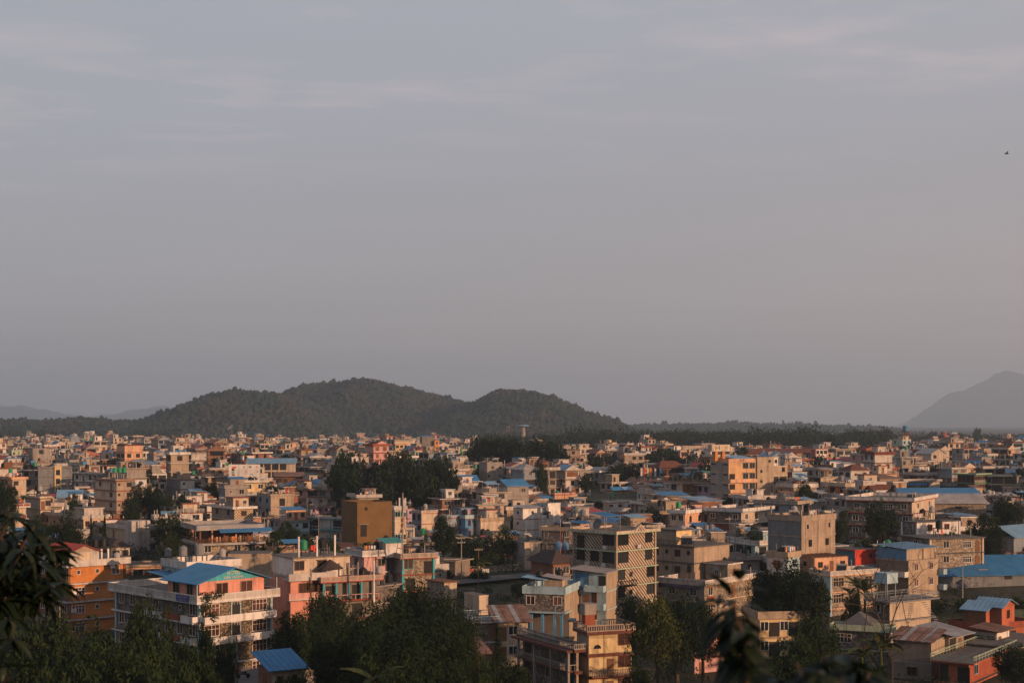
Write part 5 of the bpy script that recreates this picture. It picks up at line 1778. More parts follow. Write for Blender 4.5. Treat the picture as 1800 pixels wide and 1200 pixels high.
# roadside banner
bn = MB()
bn.box((-1.9, 0, 0), (1.9, .06, 1.25), 'white')
o = bn.obj('banner')
o.location = at(796, 992, 302)
tag(o, 'blue and yellow banner with big letters on the roadside roof', 'banner')
ubox('strip', o, (-1.88, -.03, .05), (1.88, -.004, .3), 'terracotta')
ubox('strip', o, (-1.88, -.03, .34), (1.88, -.004, .75), 'signblue')
ubox('strip', o, (-1.88, -.03, .79), (1.88, -.004, 1.2), 'yellow')
t = text(o, 'LAKESIDE BANQUET', 'R', (0, 0), 1.0, .34, 'signblue', d=.05, sx=1.1)
t = text(o, 'RESTAURANT', 'R', (0, 0), .54, .36, 'white', d=.05, sx=1.35)
H = hh('bannerhouse', 'long low house with a thin flat roof behind the banner', 800, 985, 25, 48, 26, 30, wl='dcement', wr='dcement', band='tan', bo=.6, L='-D-', Rt='', pb=1000)
# clothes drying by the road
for i, (px, py, m) in enumerate(((820, 999, 'red'), (828, 1001, 'red'), (834, 1002, 'pink'), (836, 1005, 'orangecloth'), (821, 1006, 'lilac'), (829, 1005, 'greyblue'), (852, 1001, 'white'), (856, 1001, 'cloth'))):
    cl_ = MB()
    n = 5
    for j in range(n):
        x0, x1 = -.45 + .9 * j / n, -.45 + .9 * (j + 1) / n
        cl_.prism([(x0, .06 * (j % 2), -.9), (x1, .06 * ((j + 1) % 2), -.9), (x1, .06 * ((j + 1) % 2), 0), (x0, .06 * (j % 2), 0)], (0, .03, 0), m)
    o = cl_.obj('drying_cloth')
    o.location = at(px, py - 2, 305)
    tag(o, f"{['bright red', 'dark red folded', 'pink', 'orange', 'lilac', 'grey blue', 'white', 'off white'][i]} cloth hung to dry on the roadside by the rubble wall", 'cloth', 'clothes drying by the road')


# ------------------------------------------------------------------ poles
def pole(px, pyt, D, label, h=None, r=.11, m='pole', arms=0, lamp=False, base=None, name='utility_pole', cat='utility pole'):
    p = at(px, pyt, D)
    zb = gz(p.x, D) - .3 if base is None else (HY - base) * D / F
    o = bpy.data.objects.new(name, None)
    C.objects.link(o)
    o.location = (p.x, D, zb)
    o.rotation_euler = (0, 0, rad(20 + (px % 40)))
    h = p.z - zb
    mb = MB()
    mb.tube([(0, 0, 0), (0, 0, h * .5), (0, 0, h)], [r * 1.3, r * 1.1, r * .8], m, 8)
    mb.obj('shaft', o)
    for i in range(arms):
        mb = MB()
        z = h - .5 - i * .9
        mb.box((-.9, -.06, z), (.9, .06, z + .12), 'pole')
        for x in (-.8, -.3, .3, .8):
            mb.lathe([(.05, .13), (.07, .2), (.03, .3)], 'white', 6, (x, 0, z))
        mb.obj('crossarm', o)
    if lamp:
        mb = MB()
        mb.tube([(0, 0, h - .1), (.7, 0, h + .25), (1.2, 0, h + .3)], .05, m, 6)
        mb.obj('arm', o)
        mb = MB()
        mb.box((1.1, -.14, h + .24), (1.75, .14, h + .36), 'tan')
        mb.obj('lamp_head', o)
    tag(o, label, cat, 'poles')
    return o, h


pole(811, 942, 296, 'tall wooden pole standing at the roadside left of the palms', arms=2)
pole(841, 962, 290, 'thin dark pole on the near road edge, yellow weeds at its foot', r=.08, m='wood', arms=1)
pole(766, 970, 290, 'slim grey pole in front of the grey boundary wall', r=.09, m='greyblue')
pole(1282, 908, 282, 'left one of two leaning poles before the maroon house', arms=1)
pole(1293, 912, 280, 'right one of two leaning poles before the maroon house')
pole(1692, 993, 262, 'street lamp pole with double arm before the blue warehouse', lamp=True, r=.10, name='street_lamp', cat='street lamp')
pole(416, 1116, 190, 'pale thin pole rising in front of the blue roofed hotel', r=.11, m='greyblue')
pole(976, 1066, 205, 'street lamp beside the stone house with the pale blue parapet', lamp=True, r=.07, m='greyblue', name='street_lamp', cat='street lamp')
pole(101, 857, 480, 'lone pale pole near the wide grey block', r=.14)
pole(657, 985, 225, 'white concrete pole by the red terrace', r=.16, m='white', base=1060)
pole(985, 930, 300, 'brown pole before the grey stone house', r=.1, m='terracotta')
pole(1132, 835, 430, 'tall rusty pole left of the maroon pyramid roof', r=.1, m='wood')
pole(386, 872, 400, 'pale pole left of the checkered brick house', r=.14, base=905)
pole(513, 1100, 197, 'straight bare stem pole with a white cap under the pine', r=.09, m='terracotta')
pole(105, 1060, 190, 'thin yellowish bare pole in front of the orange brick block', r=.07, m='tan')

# wires between the roadside poles and across the town
wires = MB()
for (a_, b_) in (((811, 944, 296), (1282, 912, 282)), ((811, 947, 296), (1282, 915, 282)), ((811, 944, 296), (841, 964, 290)), ((841, 964, 290), (985, 932, 300)), ((985, 932, 300), (1282, 914, 282)), ((766, 972, 290), (811, 948, 296))):
    A, B = at(*a_), at(*b_)
    pts = [A.lerp(B, i / 14) - Vector((0, 0, 1.6 * math.sin(math.pi * i / 14))) for i in range(15)]
    wires.tube(pts, .018, 'dark', 4, False)
tag(wires.obj('overhead_wires'), kind='stuff')

# ------------------------------------------------------------------ foliage prototypes
NR = np.random.RandomState(5)


def unit(v):
    return v / np.maximum(1e-6, np.linalg.norm(v, axis=-1, keepdims=True))


def leaves(centers, radii, n, ln, wd, droop=0.0, outward=.8, flat=0.0, rs=NR, shell=.55):
    """diamond leaves around clump centres -> verts, quads"""
    c = np.repeat(np.asarray(centers, float), n, 0)
    r = np.repeat(np.asarray(radii, float).reshape(len(centers), -1) * np.ones((1, 3)), n, 0)
    d = unit(rs.randn(len(c), 3))
    rad_ = shell + (1.05 - shell) * rs.rand(len(c), 1) ** .7
    p = c + d * r * rad_
    t = unit(outward * d + .9 * rs.randn(len(c), 3) + np.array([0, 0, -droop]))
    nrm = unit(np.cross(t, rs.randn(len(c), 3)) + flat * np.array([0, 0, 1]))
    s = unit(np.cross(t, nrm))
    L_ = ln * rs.uniform(.6, 1.3, (len(c), 1))
    W_ = wd * rs.uniform(.7, 1.2, (len(c), 1))
    bend = nrm * L_ * .12
    V = np.stack([p, p + t * L_ * .5 + s * W_ * .5 + bend, p + t * L_, p + t * L_ * .5 - s * W_ * .5 + bend], 1).reshape(-1, 3)
    Q = np.arange(len(V)).reshape(-1, 4)
    return V, Q


def crown_clumps(n, rx, rz, zc, rs, rmin=.22, rmax=.42, hollow=.35):
    c, r = [], []
    for i in range(n):
        d = unit(rs.randn(3))
        k = hollow + (1 - hollow) * rs.rand() ** .6
        rr = rs.uniform(rmin, rmax) * rx
        c.append((d[0] * (rx - rr * .6) * k, d[1] * (rx - rr * .6) * k, zc + d[2] * (rz - rr * .5) * k))
        r.append((rr, rr, rr * rs.uniform(.65, .95)))
    return c, r


def trunk_mb(h, r, tips, rs, m='bark', lean=.3, fork=.45):
    mb = MB()
    x, y = rs.uniform(-lean, lean), rs.uniform(-lean, lean)
    top = (x, y, h)
    mb.tube([(0, 0, -.6), (x * .3, y * .3, h * .4), (x * .8, y * .8, h * .75), top], [r * 1.35, r, r * .8, r * .45], m, 7)
    for t in tips:
        z0 = h * rs.uniform(fork, .95)
        f = z0 / h
        b0 = Vector((x * f, y * f, z0))
        t = Vector(t)
        mid = b0.lerp(t, .5) + Vector((0, 0, .1 * (t - b0).length))
        mb.tube([b0, mid, t], [r * .5, r * .3, r * .1], m, 5)
    return mb


PROTO = {}


def make_proto(key, H0, R0, n, per, ln, wd, m, seed, droop=0., zc=None, rz=None, trunk=.35, rmin=.22, rmax=.42, kind='broad'):
    rs = np.random.RandomState(seed)
    if kind == 'broad':
        c, r = crown_clumps(n, R0, rz or H0 * .36, zc or H0 * .62, rs, rmin, rmax)
        V, Q = leaves(c, r, per, ln, wd, droop, rs=rs)
        # loose sprigs outside the clumps
        c2, r2 = crown_clumps(n, R0 * 1.08, (rz or H0 * .36) * 1.08, zc or H0 * .62, rs, .1, .16, .9)
        V2, Q2 = leaves(c2, r2, max(6, per // 9), ln, wd, droop, rs=rs)
        Q = np.concatenate([Q, Q2 + len(V)])
        V = np.concatenate([V, V2])
        tips = [c[i] for i in range(0, n, max(1, n // 8))]
        tm = trunk_mb(H0 * .6, trunk, tips, rs).mesh('trunk')
    elif kind == 'bamboo':
        c, r = [], []
        cm = MB()
        for i in range(n):
            an, q = 2.4 * i + rs.uniform(-.4, .4), ((i + .5) / n) ** .5
            bx, by = .22 * R0 * q * math.cos(an), .22 * R0 * q * math.sin(an)
            hh_ = H0 * (1 - .34 * q * q) * rs.uniform(.86, 1.05)
            ox, oy = R0 * .8 * q * math.cos(an), R0 * .8 * q * math.sin(an)
            pts = [(bx + (ox - bx) * t ** 2.2, by + (oy - by) * t ** 2.2, hh_ * t) for t in (0, .25, .5, .75, .9)]
            cm.tube(pts, [.07, .07, .06, .045, .02], 'culm', 5)
            w = R0 * rs.uniform(.22, .32)
            for t in np.linspace(.42, .96, 7):
                x = bx + (ox - bx) * t ** 2.2
                y = by + (oy - by) * t ** 2.2
                ww = w * (1.0 if t < .9 else .8)
                c.append((x + rs.normal(0, w * .25), y + rs.normal(0, w * .25), hh_ * t - .4))
                r.append((ww, ww, ww * 1.1))
        V, Q = leaves(c, r, per, ln, wd, .9, .7, rs=rs, shell=.3)
        tm = cm.mesh('culms')
    elif kind == 'conifer':
        c, r = [], []
        for i in range(n):
            t = i / (n - 1)
            z = H0 * (.14 + .86 * t)
            rr = R0 * (1 - t) ** .8
            k = max(1, int(7 * (1 - t)) + 1)
            for j in range(k):
                an = j * 6.28 / k + i * 1.1 + rs.uniform(-.2, .2)
                for q in (.45, .9):
                    c.append((rr * q * math.cos(an), rr * q * math.sin(an), z - rr * q * .12))
                    r.append((max(.25, rr * .28), max(.25, rr * .28), .28))
        V, Q = leaves(c, r, per, ln, wd, .1, 1.0, rs=rs, shell=.2)
        tm = trunk_mb(H0 * .98, trunk, [], rs, lean=.05).mesh('trunk')
    elif kind == 'column':
        c, r = [], []
        for i in range(n):
            t = rs.rand()
            z = H0 * (.06 + .94 * t)
            rr = R0 * (math.sin(math.pi * min(1, (t * .8 + .18))) ** .7) * (1.0 if t < .75 else (1.03 - t) * 3.6)
            an = rs.uniform(0, 6.28)
            q = rs.uniform(.2, .75)
            c.append((rr * q * math.cos(an), rr * q * math.sin(an), z))
            r.append((max(.15, rr * .45), max(.15, rr * .45), .7))
        V, Q = leaves(c, r, per, ln, wd, -.7, .6, rs=rs, shell=.4)
        tm = trunk_mb(H0 * .6, trunk, [], rs, lean=.03).mesh('trunk')
    elif kind == 'bush':
        c, r = [], []
        for i in range(n):
            an, q = rs.uniform(0, 6.28), rs.rand() ** .5 * .75
            rr = rs.uniform(.3, .5) * R0
            c.append((R0 * q * math.cos(an), R0 * q * math.sin(an), H0 * rs.uniform(.1, .75) * (1 - q * .5)))
            r.append((rr, rr, rr * .7))
        V, Q = leaves(c, r, per, ln, wd, droop, rs=rs)
        tm = trunk_mb(H0 * .6, trunk, c[:5], rs).mesh('stem')
    H0 = float(np.percentile(V[:, 2], 99.7))
    R0 = float(np.percentile(np.hypot(V[:, 0], V[:, 1]), 97))
    PROTO[key] = (npmesh('crown', V, Q, [m]), tm, H0, R0)


for i in range(3):
    make_proto(f'dark{i}', 11, 5.2, 26, 300, .42, .22, 'leafd', 40 + i)
    make_proto(f'mid{i}', 11, 4.8, 22, 240, .46, .24, 'leafm', 50 + i, rmin=.2, rmax=.36)
make_proto('lush0', 12, 6.0, 34, 300, .55, .25, 'leafm', 61, droop=.6, rz=5.4, zc=6.4)
make_proto('lush1', 12, 6.0, 34, 300, .55, .25, 'leafm', 62, droop=.6, rz=5.2, zc=6.6)
make_proto('yellow0', 13, 5.2, 22, 200, .42, .24, 'leafy', 63, rz=4.2, zc=8.8, rmin=.18, rmax=.34, trunk=.3)
make_proto('bamboo0', 18, 6.5, 22, 120, .55, .17, 'leafd', 64, kind='bamboo')
make_proto('bamboo1', 18, 6.0, 19, 130, .55, .17, 'leafd', 65, kind='bamboo')
make_proto('conifer0', 12, 3.2, 15, 36, .55, .13, 'leafd', 66, kind='conifer', trunk=.2)
make_proto('column0', 8, 1.25, 46, 60, .34, .16, 'leafd', 67, kind='column', trunk=.12)
make_proto('sparse0', 10, 3.6, 16, 90, .40, .2, 'leafm', 68, rmin=.14, rmax=.26, trunk=.2)
make_proto('bush0', 3, 2.3, 9, 170, .36, .2, 'leafm', 69, kind='bush', trunk=.07)
make_proto('bush1', 3, 2.3, 9, 170, .36, .2, 'leafd', 70, kind='bush', trunk=.07)
for i in range(3):
    make_proto(f'far{i}', 10, 4.4, 16, 75, .95, .6, 'leafd', 71 + i)

V, Q = leaves(VINE, [(.5, .4, .5)] * len(VINE), 34, .34, .2, .5, rs=np.random.RandomState(2))
vo = link('climbing_vine', npmesh('climbing_vine', V, Q, ['leafm']))
vo.matrix_world = VINE_H.M
tag(vo, 'climbing vine covering the front corner of the blue-roofed hotel', 'vine')

TWORD = {'dark': 'dark dense leafy tree', 'mid': 'mid green leafy tree', 'lush': 'tall drooping green tree', 'yellow': 'yellow tinged tree with a bare trunk', 'bamboo': 'feathery dark bamboo clump', 'conifer': 'dark conifer with tiered branches',
         'column': 'narrow columnar cypress', 'sparse': 'thin crowned small tree', 'bush': 'low leafy bush', 'far': 'round dark tree'}
TNAME = {'bamboo': ('bamboo_clump', 'bamboo'), 'bush': ('bush', 'bush'), 'conifer': ('conifer_tree', 'tree'), 'column': ('cypress_tree', 'tree')}


def tree(key, x, y, ztop, wid, label=None, zb=None):
    cr, tm, H0, R0 = PROTO[key]
    k = key.rstrip('0123456789')
    zb = gz(x, y) - .2 if zb is None else zb
    h = max(1.0, ztop - zb)
    nm, cat = TNAME.get(k, ('leafy_tree', 'tree'))
    o = bpy.data.objects.new(nm, None)
    C.objects.link(o)
    o.location = (x, y, zb)
    o.rotation_euler = (0, 0, R.uniform(0, 6.28))
    sx = wid / 2 / R0
    o.scale = (sx, sx, h / H0)
    link('culms' if k == 'bamboo' else 'trunk', tm, o)
    link('crown', cr, o)
    tag(o, label, cat, {'bamboo': 'bamboo clumps', 'bush': 'bushes'}.get(k, 'trees'))
    if not label:
        defer(o, TWORD[k], x, y, ztop - .3 * h)
    return o


def ptree(key, px, py, D, wpx, label=None, n=1):
    p = at(px, py, D)
    return tree(key, p.x, D, p.z, wpx * D / F, label)


TREES = [  # proto, px, top py, distance, width px
    ('lush0', 60, 1078, 150, 160), ('lush1', 170, 1104, 140, 168), ('lush0', 262, 1056, 160, 92), ('lush1', 332, 1116, 150, 101), ('lush0', 20, 1136, 120, 143), ('lush1', 110, 1151, 118, 160), ('lush0', 235, 1136, 128, 143), ('lush1', 300, 1156, 122, 126),
    ('mid0', 375, 1168, 150, 55), ('bush0', 365, 1104, 180, 37), ('bush0', 395, 1124, 182, 42),
    ('mid2', 516, 1078, 190, 80), ('conifer0', 502, 1076, 187, 90), ('dark0', 585, 1048, 205, 100), ('dark1', 548, 1078, 197, 80), ('mid0', 560, 1040, 215, 44),
    ('bamboo0', 720, 1026, 172, 126), ('bamboo1', 672, 1056, 160, 126), ('bamboo0', 790, 1044, 168, 92), ('bamboo1', 640, 1089, 150, 134), ('bamboo0', 760, 1079, 150, 134), ('bamboo1', 810, 1086, 160, 76), ('bamboo1', 700, 1104, 140, 168), ('bamboo0', 805, 1134, 150, 67),
    ('dark2', 600, 1101, 170, 109), ('dark1', 592, 1138, 150, 92), ('mid1', 505, 1188, 150, 92), ('mid1', 655, 1156, 135, 126), ('dark0', 785, 1166, 138, 92), ('lush1', 715, 1166, 130, 126),
    ('conifer0', 876, 1102, 172, 52), ('dark1', 880, 1156, 165, 92), ('mid2', 905, 1171, 158, 67), ('mid0', 840, 1169, 150, 76), ('bush0', 865, 1154, 155, 50),
    ('yellow0', 1155, 1049, 175, 108), ('dark2', 1190, 1040, 195, 110), ('mid1', 1110, 1050, 200, 60), ('dark0', 1235, 1060, 200, 70), ('mid0', 1120, 1164, 165, 50),
    ('dark1', 1392, 985, 225, 118), ('dark0', 1350, 1005, 228, 70), ('dark2', 1425, 1005, 222, 70), ('mid2', 1435, 1085, 190, 80), ('lush0', 1400, 1116, 165, 92), ('dark1', 1330, 1156, 150, 109), ('lush1', 1450, 1141, 150, 109), ('dark0', 1390, 1156, 145, 126), ('dark2', 1520, 1151, 150, 92),
    ('dark2', 1548, 880, 300, 58), ('mid1', 1522, 945, 285, 46), ('dark1', 1578, 950, 285, 40), ('sparse0', 1672, 925, 296, 34), ('mid2', 1728, 905, 305, 60), ('dark0', 1746, 925, 302, 44), ('dark1', 1790, 1130, 190, 80), ('dark2', 1770, 870, 330, 60), ('bush0', 1655, 955, 292, 34),
    ('dark0', 782, 908, 310, 44), ('mid0', 830, 938, 318, 66), ('sparse0', 885, 922, 320, 60), ('mid1', 880, 945, 318, 76), ('dark1', 912, 955, 326, 50), ('sparse0', 748, 930, 300, 26), ('mid2', 800, 945, 316, 56), ('bush0', 850, 972, 313, 50), ('sparse0', 893, 925, 322, 40), ('dark2', 912, 1020, 270, 30),
    ('column0', 184, 908, 270, 15), ('column0', 160, 908, 275, 12), ('dark1', 120, 900, 285, 60), ('mid0', 60, 905, 305, 50), ('dark0', 95, 925, 300, 50), ('mid1', 128, 935, 290, 40), ('dark2', 10, 840, 330, 40), ('mid2', 128, 868, 390, 26),
    ('dark0', 243, 854, 385, 34), ('dark2', 268, 850, 385, 34), ('column0', 276, 850, 380, 15), ('dark1', 290, 862, 380, 34), ('dark0', 230, 875, 370, 36), ('mid1', 325, 915, 330, 46), ('mid0', 300, 935, 300, 46), ('dark0', 325, 868, 390, 30), ('mid2', 480, 935, 310, 40), ('dark1', 505, 918, 320, 46), ('mid1', 540, 940, 300, 60), ('dark2', 520, 945, 300, 50), ('mid0', 575, 945, 300, 50),
    ('mid2', 620, 962, 290, 50), ('bush0', 660, 965, 285, 40), ('sparse0', 545, 1000, 215, 16), ('dark0', 1250, 945, 300, 24), ('mid0', 1325, 925, 290, 40), ('dark1', 1300, 930, 300, 30), ('sparse0', 1418, 930, 290, 26), ('mid2', 1478, 900, 320, 26), ('dark0', 1560, 1060, 230, 40), ('mid1', 1500, 1040, 225, 40),
    # middle town
    ('far0', 600, 795, 455, 33), ('far1', 612, 802, 450, 39), ('far2', 632, 808, 445, 30), ('far0', 592, 815, 440, 36), ('far1', 622, 826, 435, 42), ('far1', 683, 797, 455, 42), ('far0', 710, 795, 455, 42), ('far2', 668, 812, 445, 44), ('far0', 700, 812, 440, 56), ('far1', 728, 808, 440, 56), ('far2', 768, 803, 448, 61), ('far0', 788, 818, 440, 39), ('far1', 752, 820, 436, 50), ('far2', 678, 826, 432, 50), ('far0', 738, 826, 430, 47),
    ('far0', 843, 770, 600, 47), ('far1', 862, 767, 600, 58), ('far2', 890, 768, 595, 61), ('far0', 905, 772, 590, 42), ('far1', 938, 770, 585, 58), ('far2', 960, 773, 580, 50), ('far0', 980, 780, 575, 42), ('far1', 922, 785, 570, 42), ('mid2', 953, 812, 480, 20), ('mid0', 956, 830, 470, 18), ('far1', 1065, 790, 760, 42), ('far2', 1045, 800, 640, 33), ('far0', 1095, 815, 560, 47), ('far1', 1110, 812, 560, 36), ('far2', 1082, 820, 545, 33), ('far0', 1165, 787, 640, 56), ('far1', 1185, 795, 640, 36), ('far2', 1150, 798, 620, 36),
    ('far0', 955, 762, 1100, 24), ('far1', 1060, 757, 1150, 22), ('far2', 1163, 760, 1000, 30), ('far0', 1115, 762, 1200, 18), ('far1', 425, 790, 720, 26), ('far2', 408, 796, 700, 20), ('far0', 440, 800, 690, 20), ('far1', 355, 790, 760, 24), ('far2', 15, 790, 800, 14), ('far0', 1210, 800, 640, 20), ('far1', 1235, 800, 640, 20), ('far2', 1225, 825, 470, 30), ('far0', 1213, 838, 450, 24), ('far2', 1555, 775, 900, 26), ('far0', 1560, 765, 1000, 16), ('far1', 1552, 800, 640, 20), ('far2', 1520, 852, 420, 24), ('far0', 1770, 800, 620, 40), ('far1', 1745, 812, 600, 30), ('far2', 1795, 800, 600, 24),
    ('far0', 1718, 752, 1500, 15), ('far1', 1773, 762, 1250, 15), ('far2', 1683, 760, 1700, 18), ('far0', 1640, 758, 1700, 18), ('far1', 1560, 752, 1900, 16), ('far2', 1440, 800, 600, 24), ('far0', 1460, 765, 900, 20), ('far1', 1625, 767, 1250, 24),
]
for t in TREES:
    ptree(*t)
VIEWS = [(655, 805, 797, 842, 428), (582, 645, 797, 840, 432), (828, 995, 770, 812, 570), (1045, 1125, 788, 832, 545), (1145, 1200, 788, 812, 620), (946, 964, 813, 868, 470), (225, 300, 852, 900, 368)]
for (x0, x1, top, bot, D) in VIEWS:
    HAND.append(dict(fp=[((x0 - CX) * D / F, D), ((x1 - CX) * D / F, D), ((x1 - CX) * D / F, D + 12), ((x0 - CX) * D / F, D + 12)], x0=x0, x1=x1, top=top + 12, bot=bot, D=D))

# banana plants with single broad leaves
BL = MB()
n = 7
for i in range(n):
    t0, t1 = i / n, (i + 1) / n

    def bp_(t, s):
        w = .42 * math.sin(math.pi * min(.98, .12 + t * .9)) ** .8
        return (2.6 * t, s * w, 1.0 * t - 1.5 * t * t - .1 * abs(s))
    for s in (-1, 1):
        BL.poly([bp_(t0, 0), bp_(t1, 0), bp_(t1, s), bp_(t0, s)], 'leafy')
BLm = BL.mesh('leaf')
ST = MB()
ST.tube([(0, 0, -.4), (.05, 0, 1.6), (0, .04, 3.0)], [.2, .16, .08], 'leafy', 8)
STm = ST.mesh('stem')
for i, (px, py, D, s) in enumerate(((1508, 1022, 238, 1.35), (1520, 1030, 232, 1.2), (1494, 1036, 234, 1.1), (1546, 1022, 240, 1.2), (1515, 1140, 165, 1.2), (1548, 1128, 170, 1.3), (640, 955, 285, 1.0), (655, 962, 280, .9), (845, 985, 311, 1.1), (860, 982, 313, 1.1), (838, 990, 309, 1.0), (490, 968, 260, 1.0), (660, 1185, 132, 1.2), (483, 948, 300, .9))):
    p = at(px, py, D)
    o = bpy.data.objects.new('banana_plant', None)
    C.objects.link(o)
    o.location = (p.x, D, p.z - 3.4 * s)
    o.scale = (s, s, s)
    tag(o, None, 'banana plant', 'banana plants')
    defer(o, 'banana plant with broad arching leaves', p.x, D, p.z)
    link('stem', STm, o, scale=(1, 1, 1.0))
    sk = MB()
    z0 = gz(p.x, D) - o.location.z
    if z0 < -.6:
        ST2 = link('lower_stem', STm, o, (0, 0, z0 / s))
        ST2.scale = (1.5, 1.5, -z0 / s / 2.7)
    for k in range(9):
        l = link('leaf', BLm, o, (0, 0, 2.7 + .06 * k))
        l.rotation_euler = (R.uniform(-.3, .3), R.uniform(-.75, .1), k * 2.4 + R.uniform(-.3, .3))
        q = R.uniform(.7, 1.1)
        l.scale = (q, q, q)

# the bare tree on the right
rs = np.random.RandomState(9)
mb = MB()


def branch(p, d, L, r, lev):
    p = Vector(p)
    d = Vector(d).normalized()
    pts, q = [p], p.copy()
    for i in range(3):
        d = (d + Vector(rs.normal(0, .13, 3)) + Vector((0, 0, .06))).normalized()
        q = q + d * L / 3
        pts.append(q.copy())
    mb.tube(pts, [r, r * .85, r * .7, r * .5], 'bark', 5, False)
    if lev < 4:
        for i in range(3 if lev < 3 else 2):
            a = Vector(rs.normal(0, .62, 3))
            branch(pts[2 if i == 0 else 3], d + a, L * rs.uniform(.55, .75), r * .55, lev + 1)


p = at(1567, 1070, 178)
zb = gz(p.x, 178)
branch((0, 0, 0), (0, 0, 1), 10.5, .18, 0)
branch((.3, .2, 0), (-.25, 0, 1), 10.0, .14, 1)
o = bpy.data.objects.new('bare_tree', None)
C.objects.link(o)
o.location = (p.x, 178, zb - .3)
tag(o, 'leafless brown tree with thin upright branches before the cream house with rails', 'tree', 'trees')
mb.obj('trunk', o)

# undergrowth on the slope: nobody could count it
rs = np.random.RandomState(17)
AV, AQ, off = [], [], 0
cs, rr = [], []
for i in range(2600):
    y = rs.uniform(105, 430)
    x = rs.uniform(-.37, .37) * y
    ok = True
    for h_ in HAND:
        if h_['D'] > 400:
            continue
        c0 = h_['fp']
        mx, my = sum(q[0] for q in c0) / 4, sum(q[1] for q in c0) / 4
        if math.hypot(mx - x, my - y) < 7.5:
            ok = False
            break
    if not ok or (-40 < x < 25 and abs(y - (301 + x * .48)) < 7) or (-48 < x < -28 and 194 < y < 234 and abs(x + 36) < 6):
        continue
    s = rs.uniform(.8, 2.2)
    cs.append((x, y, gz(x, y) + s * .35))
    rr.append((s, s, s * .7))
V, Q = leaves(cs, rr, 70, .42, .22, .2, rs=rs)
tag(link('undergrowth', npmesh('undergrowth', V, Q, ['leafm'])), kind='stuff')


# ------------------------------------------------------------------ the rest of the town
def sat(a, b):
    for P, Q in ((a, b), (b, a)):
        for i in range(4):
            ex, ey = P[(i + 1) % 4][0] - P[i][0], P[(i + 1) % 4][1] - P[i][1]
            nx, ny = -ey, ex
            pa = [nx * p[0] + ny * p[1] for p in P]
            qa = [nx * p[0] + ny * p[1] for p in Q]
            if max(pa) < min(qa) or max(qa) < min(pa):
                return False
    return True


WALLS = [('cream', 'cream'), ('offwhite', 'off-white'), ('tan', 'tan'), ('cement', 'bare-cement'), ('peach', 'peach'), ('pink', 'pink'), ('white', 'white'), ('rbrick', 'brick'), ('stone', 'stone-clad'), ('lblue', 'pale-blue'), ('greyblue', 'grey-blue'), ('green', 'pale-green'), ('mossy', 'mossy'), ('terracotta', 'brick-red'), ('yellow', 'yellow'), ('lilac', 'lilac'), ('turq', 'turquoise'), ('orange', 'orange')]
WW = [13, 17, 12, 20, 4, 4.5, 11, 9, 7, 4, 6, 2, 11, 3, 2, 1, .7, .8]
BANDS = [('offwhite', 'pale'), ('redbrown', 'dark-red'), ('white', 'white'), ('cement', 'grey'), ('tan', 'tan'), ('turq', 'turquoise'), ('maroon', 'maroon'), ('terracotta', 'brick-red'), ('cream', 'cream')]
BW = [26, 12, 20, 16, 12, 2, 6, 5, 8]
ROOFS = [('btin', 'blue tin'), ('gtin', 'grey tin'), ('rtin', 'rusty tin'), ('tile', 'maroon tiled'), ('lbtin', 'pale-blue tin'), ('redtin', 'red tin')]
RP = random.Random(21)


def pick(items, w):
    return RP.choices(items, w)[0]


cover = np.full(1060, 1300.0)


def cols(x0, x1):
    return slice(max(0, int((x0 + 120) / 2)), max(1, min(1060, int((x1 + 120) / 2) + 1)))


class Flip:
    pass


cand = []
GAPS = [(770, 965, 985, 1075), (1018, 1105, 828, 852), (1655, 1800, 1030, 1075)]


def district(x, y):
    return 45 + 16 * math.sin(x * .004 + 1.3) + 13 * math.sin(y * .006 + x * .002) + (12 if x > 120 else 0)


def make_candidates():
    step = 8.6
    y = 262.0
    while y < 1480:
        k = step if y < 650 else step * 1.08
        x = -.40 * y
        while x < .40 * y:
            jx, jy = x + RP.uniform(-2, 2), y + RP.uniform(-2.2, 2.2)
            far_edge = np.interp(CX + F * jx / jy, [0, 820, 900, 1000, 1560, 1640, 1800], [1480, 1400, 1000, 900, 900, 1250, 1300])
            if jy > far_edge:
                x += k
                continue
            a = district(jx, jy) + RP.gauss(0, 5)
            Wd, Ln = RP.uniform(5.6, 8.8), RP.uniform(5.6, 9.2)
            if RP.random() < .05:
                Wd *= 1.8
            n = RP.choices([1, 2, 3, 4, 5], [9, 46, 38, 6, 1] if y < 700 else [8, 50, 37, 4.5, .5])[0]
            cand.append((jy, jx, a, Wd, Ln, n, RP.random()))
            x += k
        y += k


make_candidates()
cand.sort()
handq = sorted(HAND, key=lambda h: h['D'])
nearby = [h for h in HAND]
near_list, far_list, tree_spots = [], [], []
placed = {}


def cellkey(x, y):
    return int(x // 30), int(y // 30)


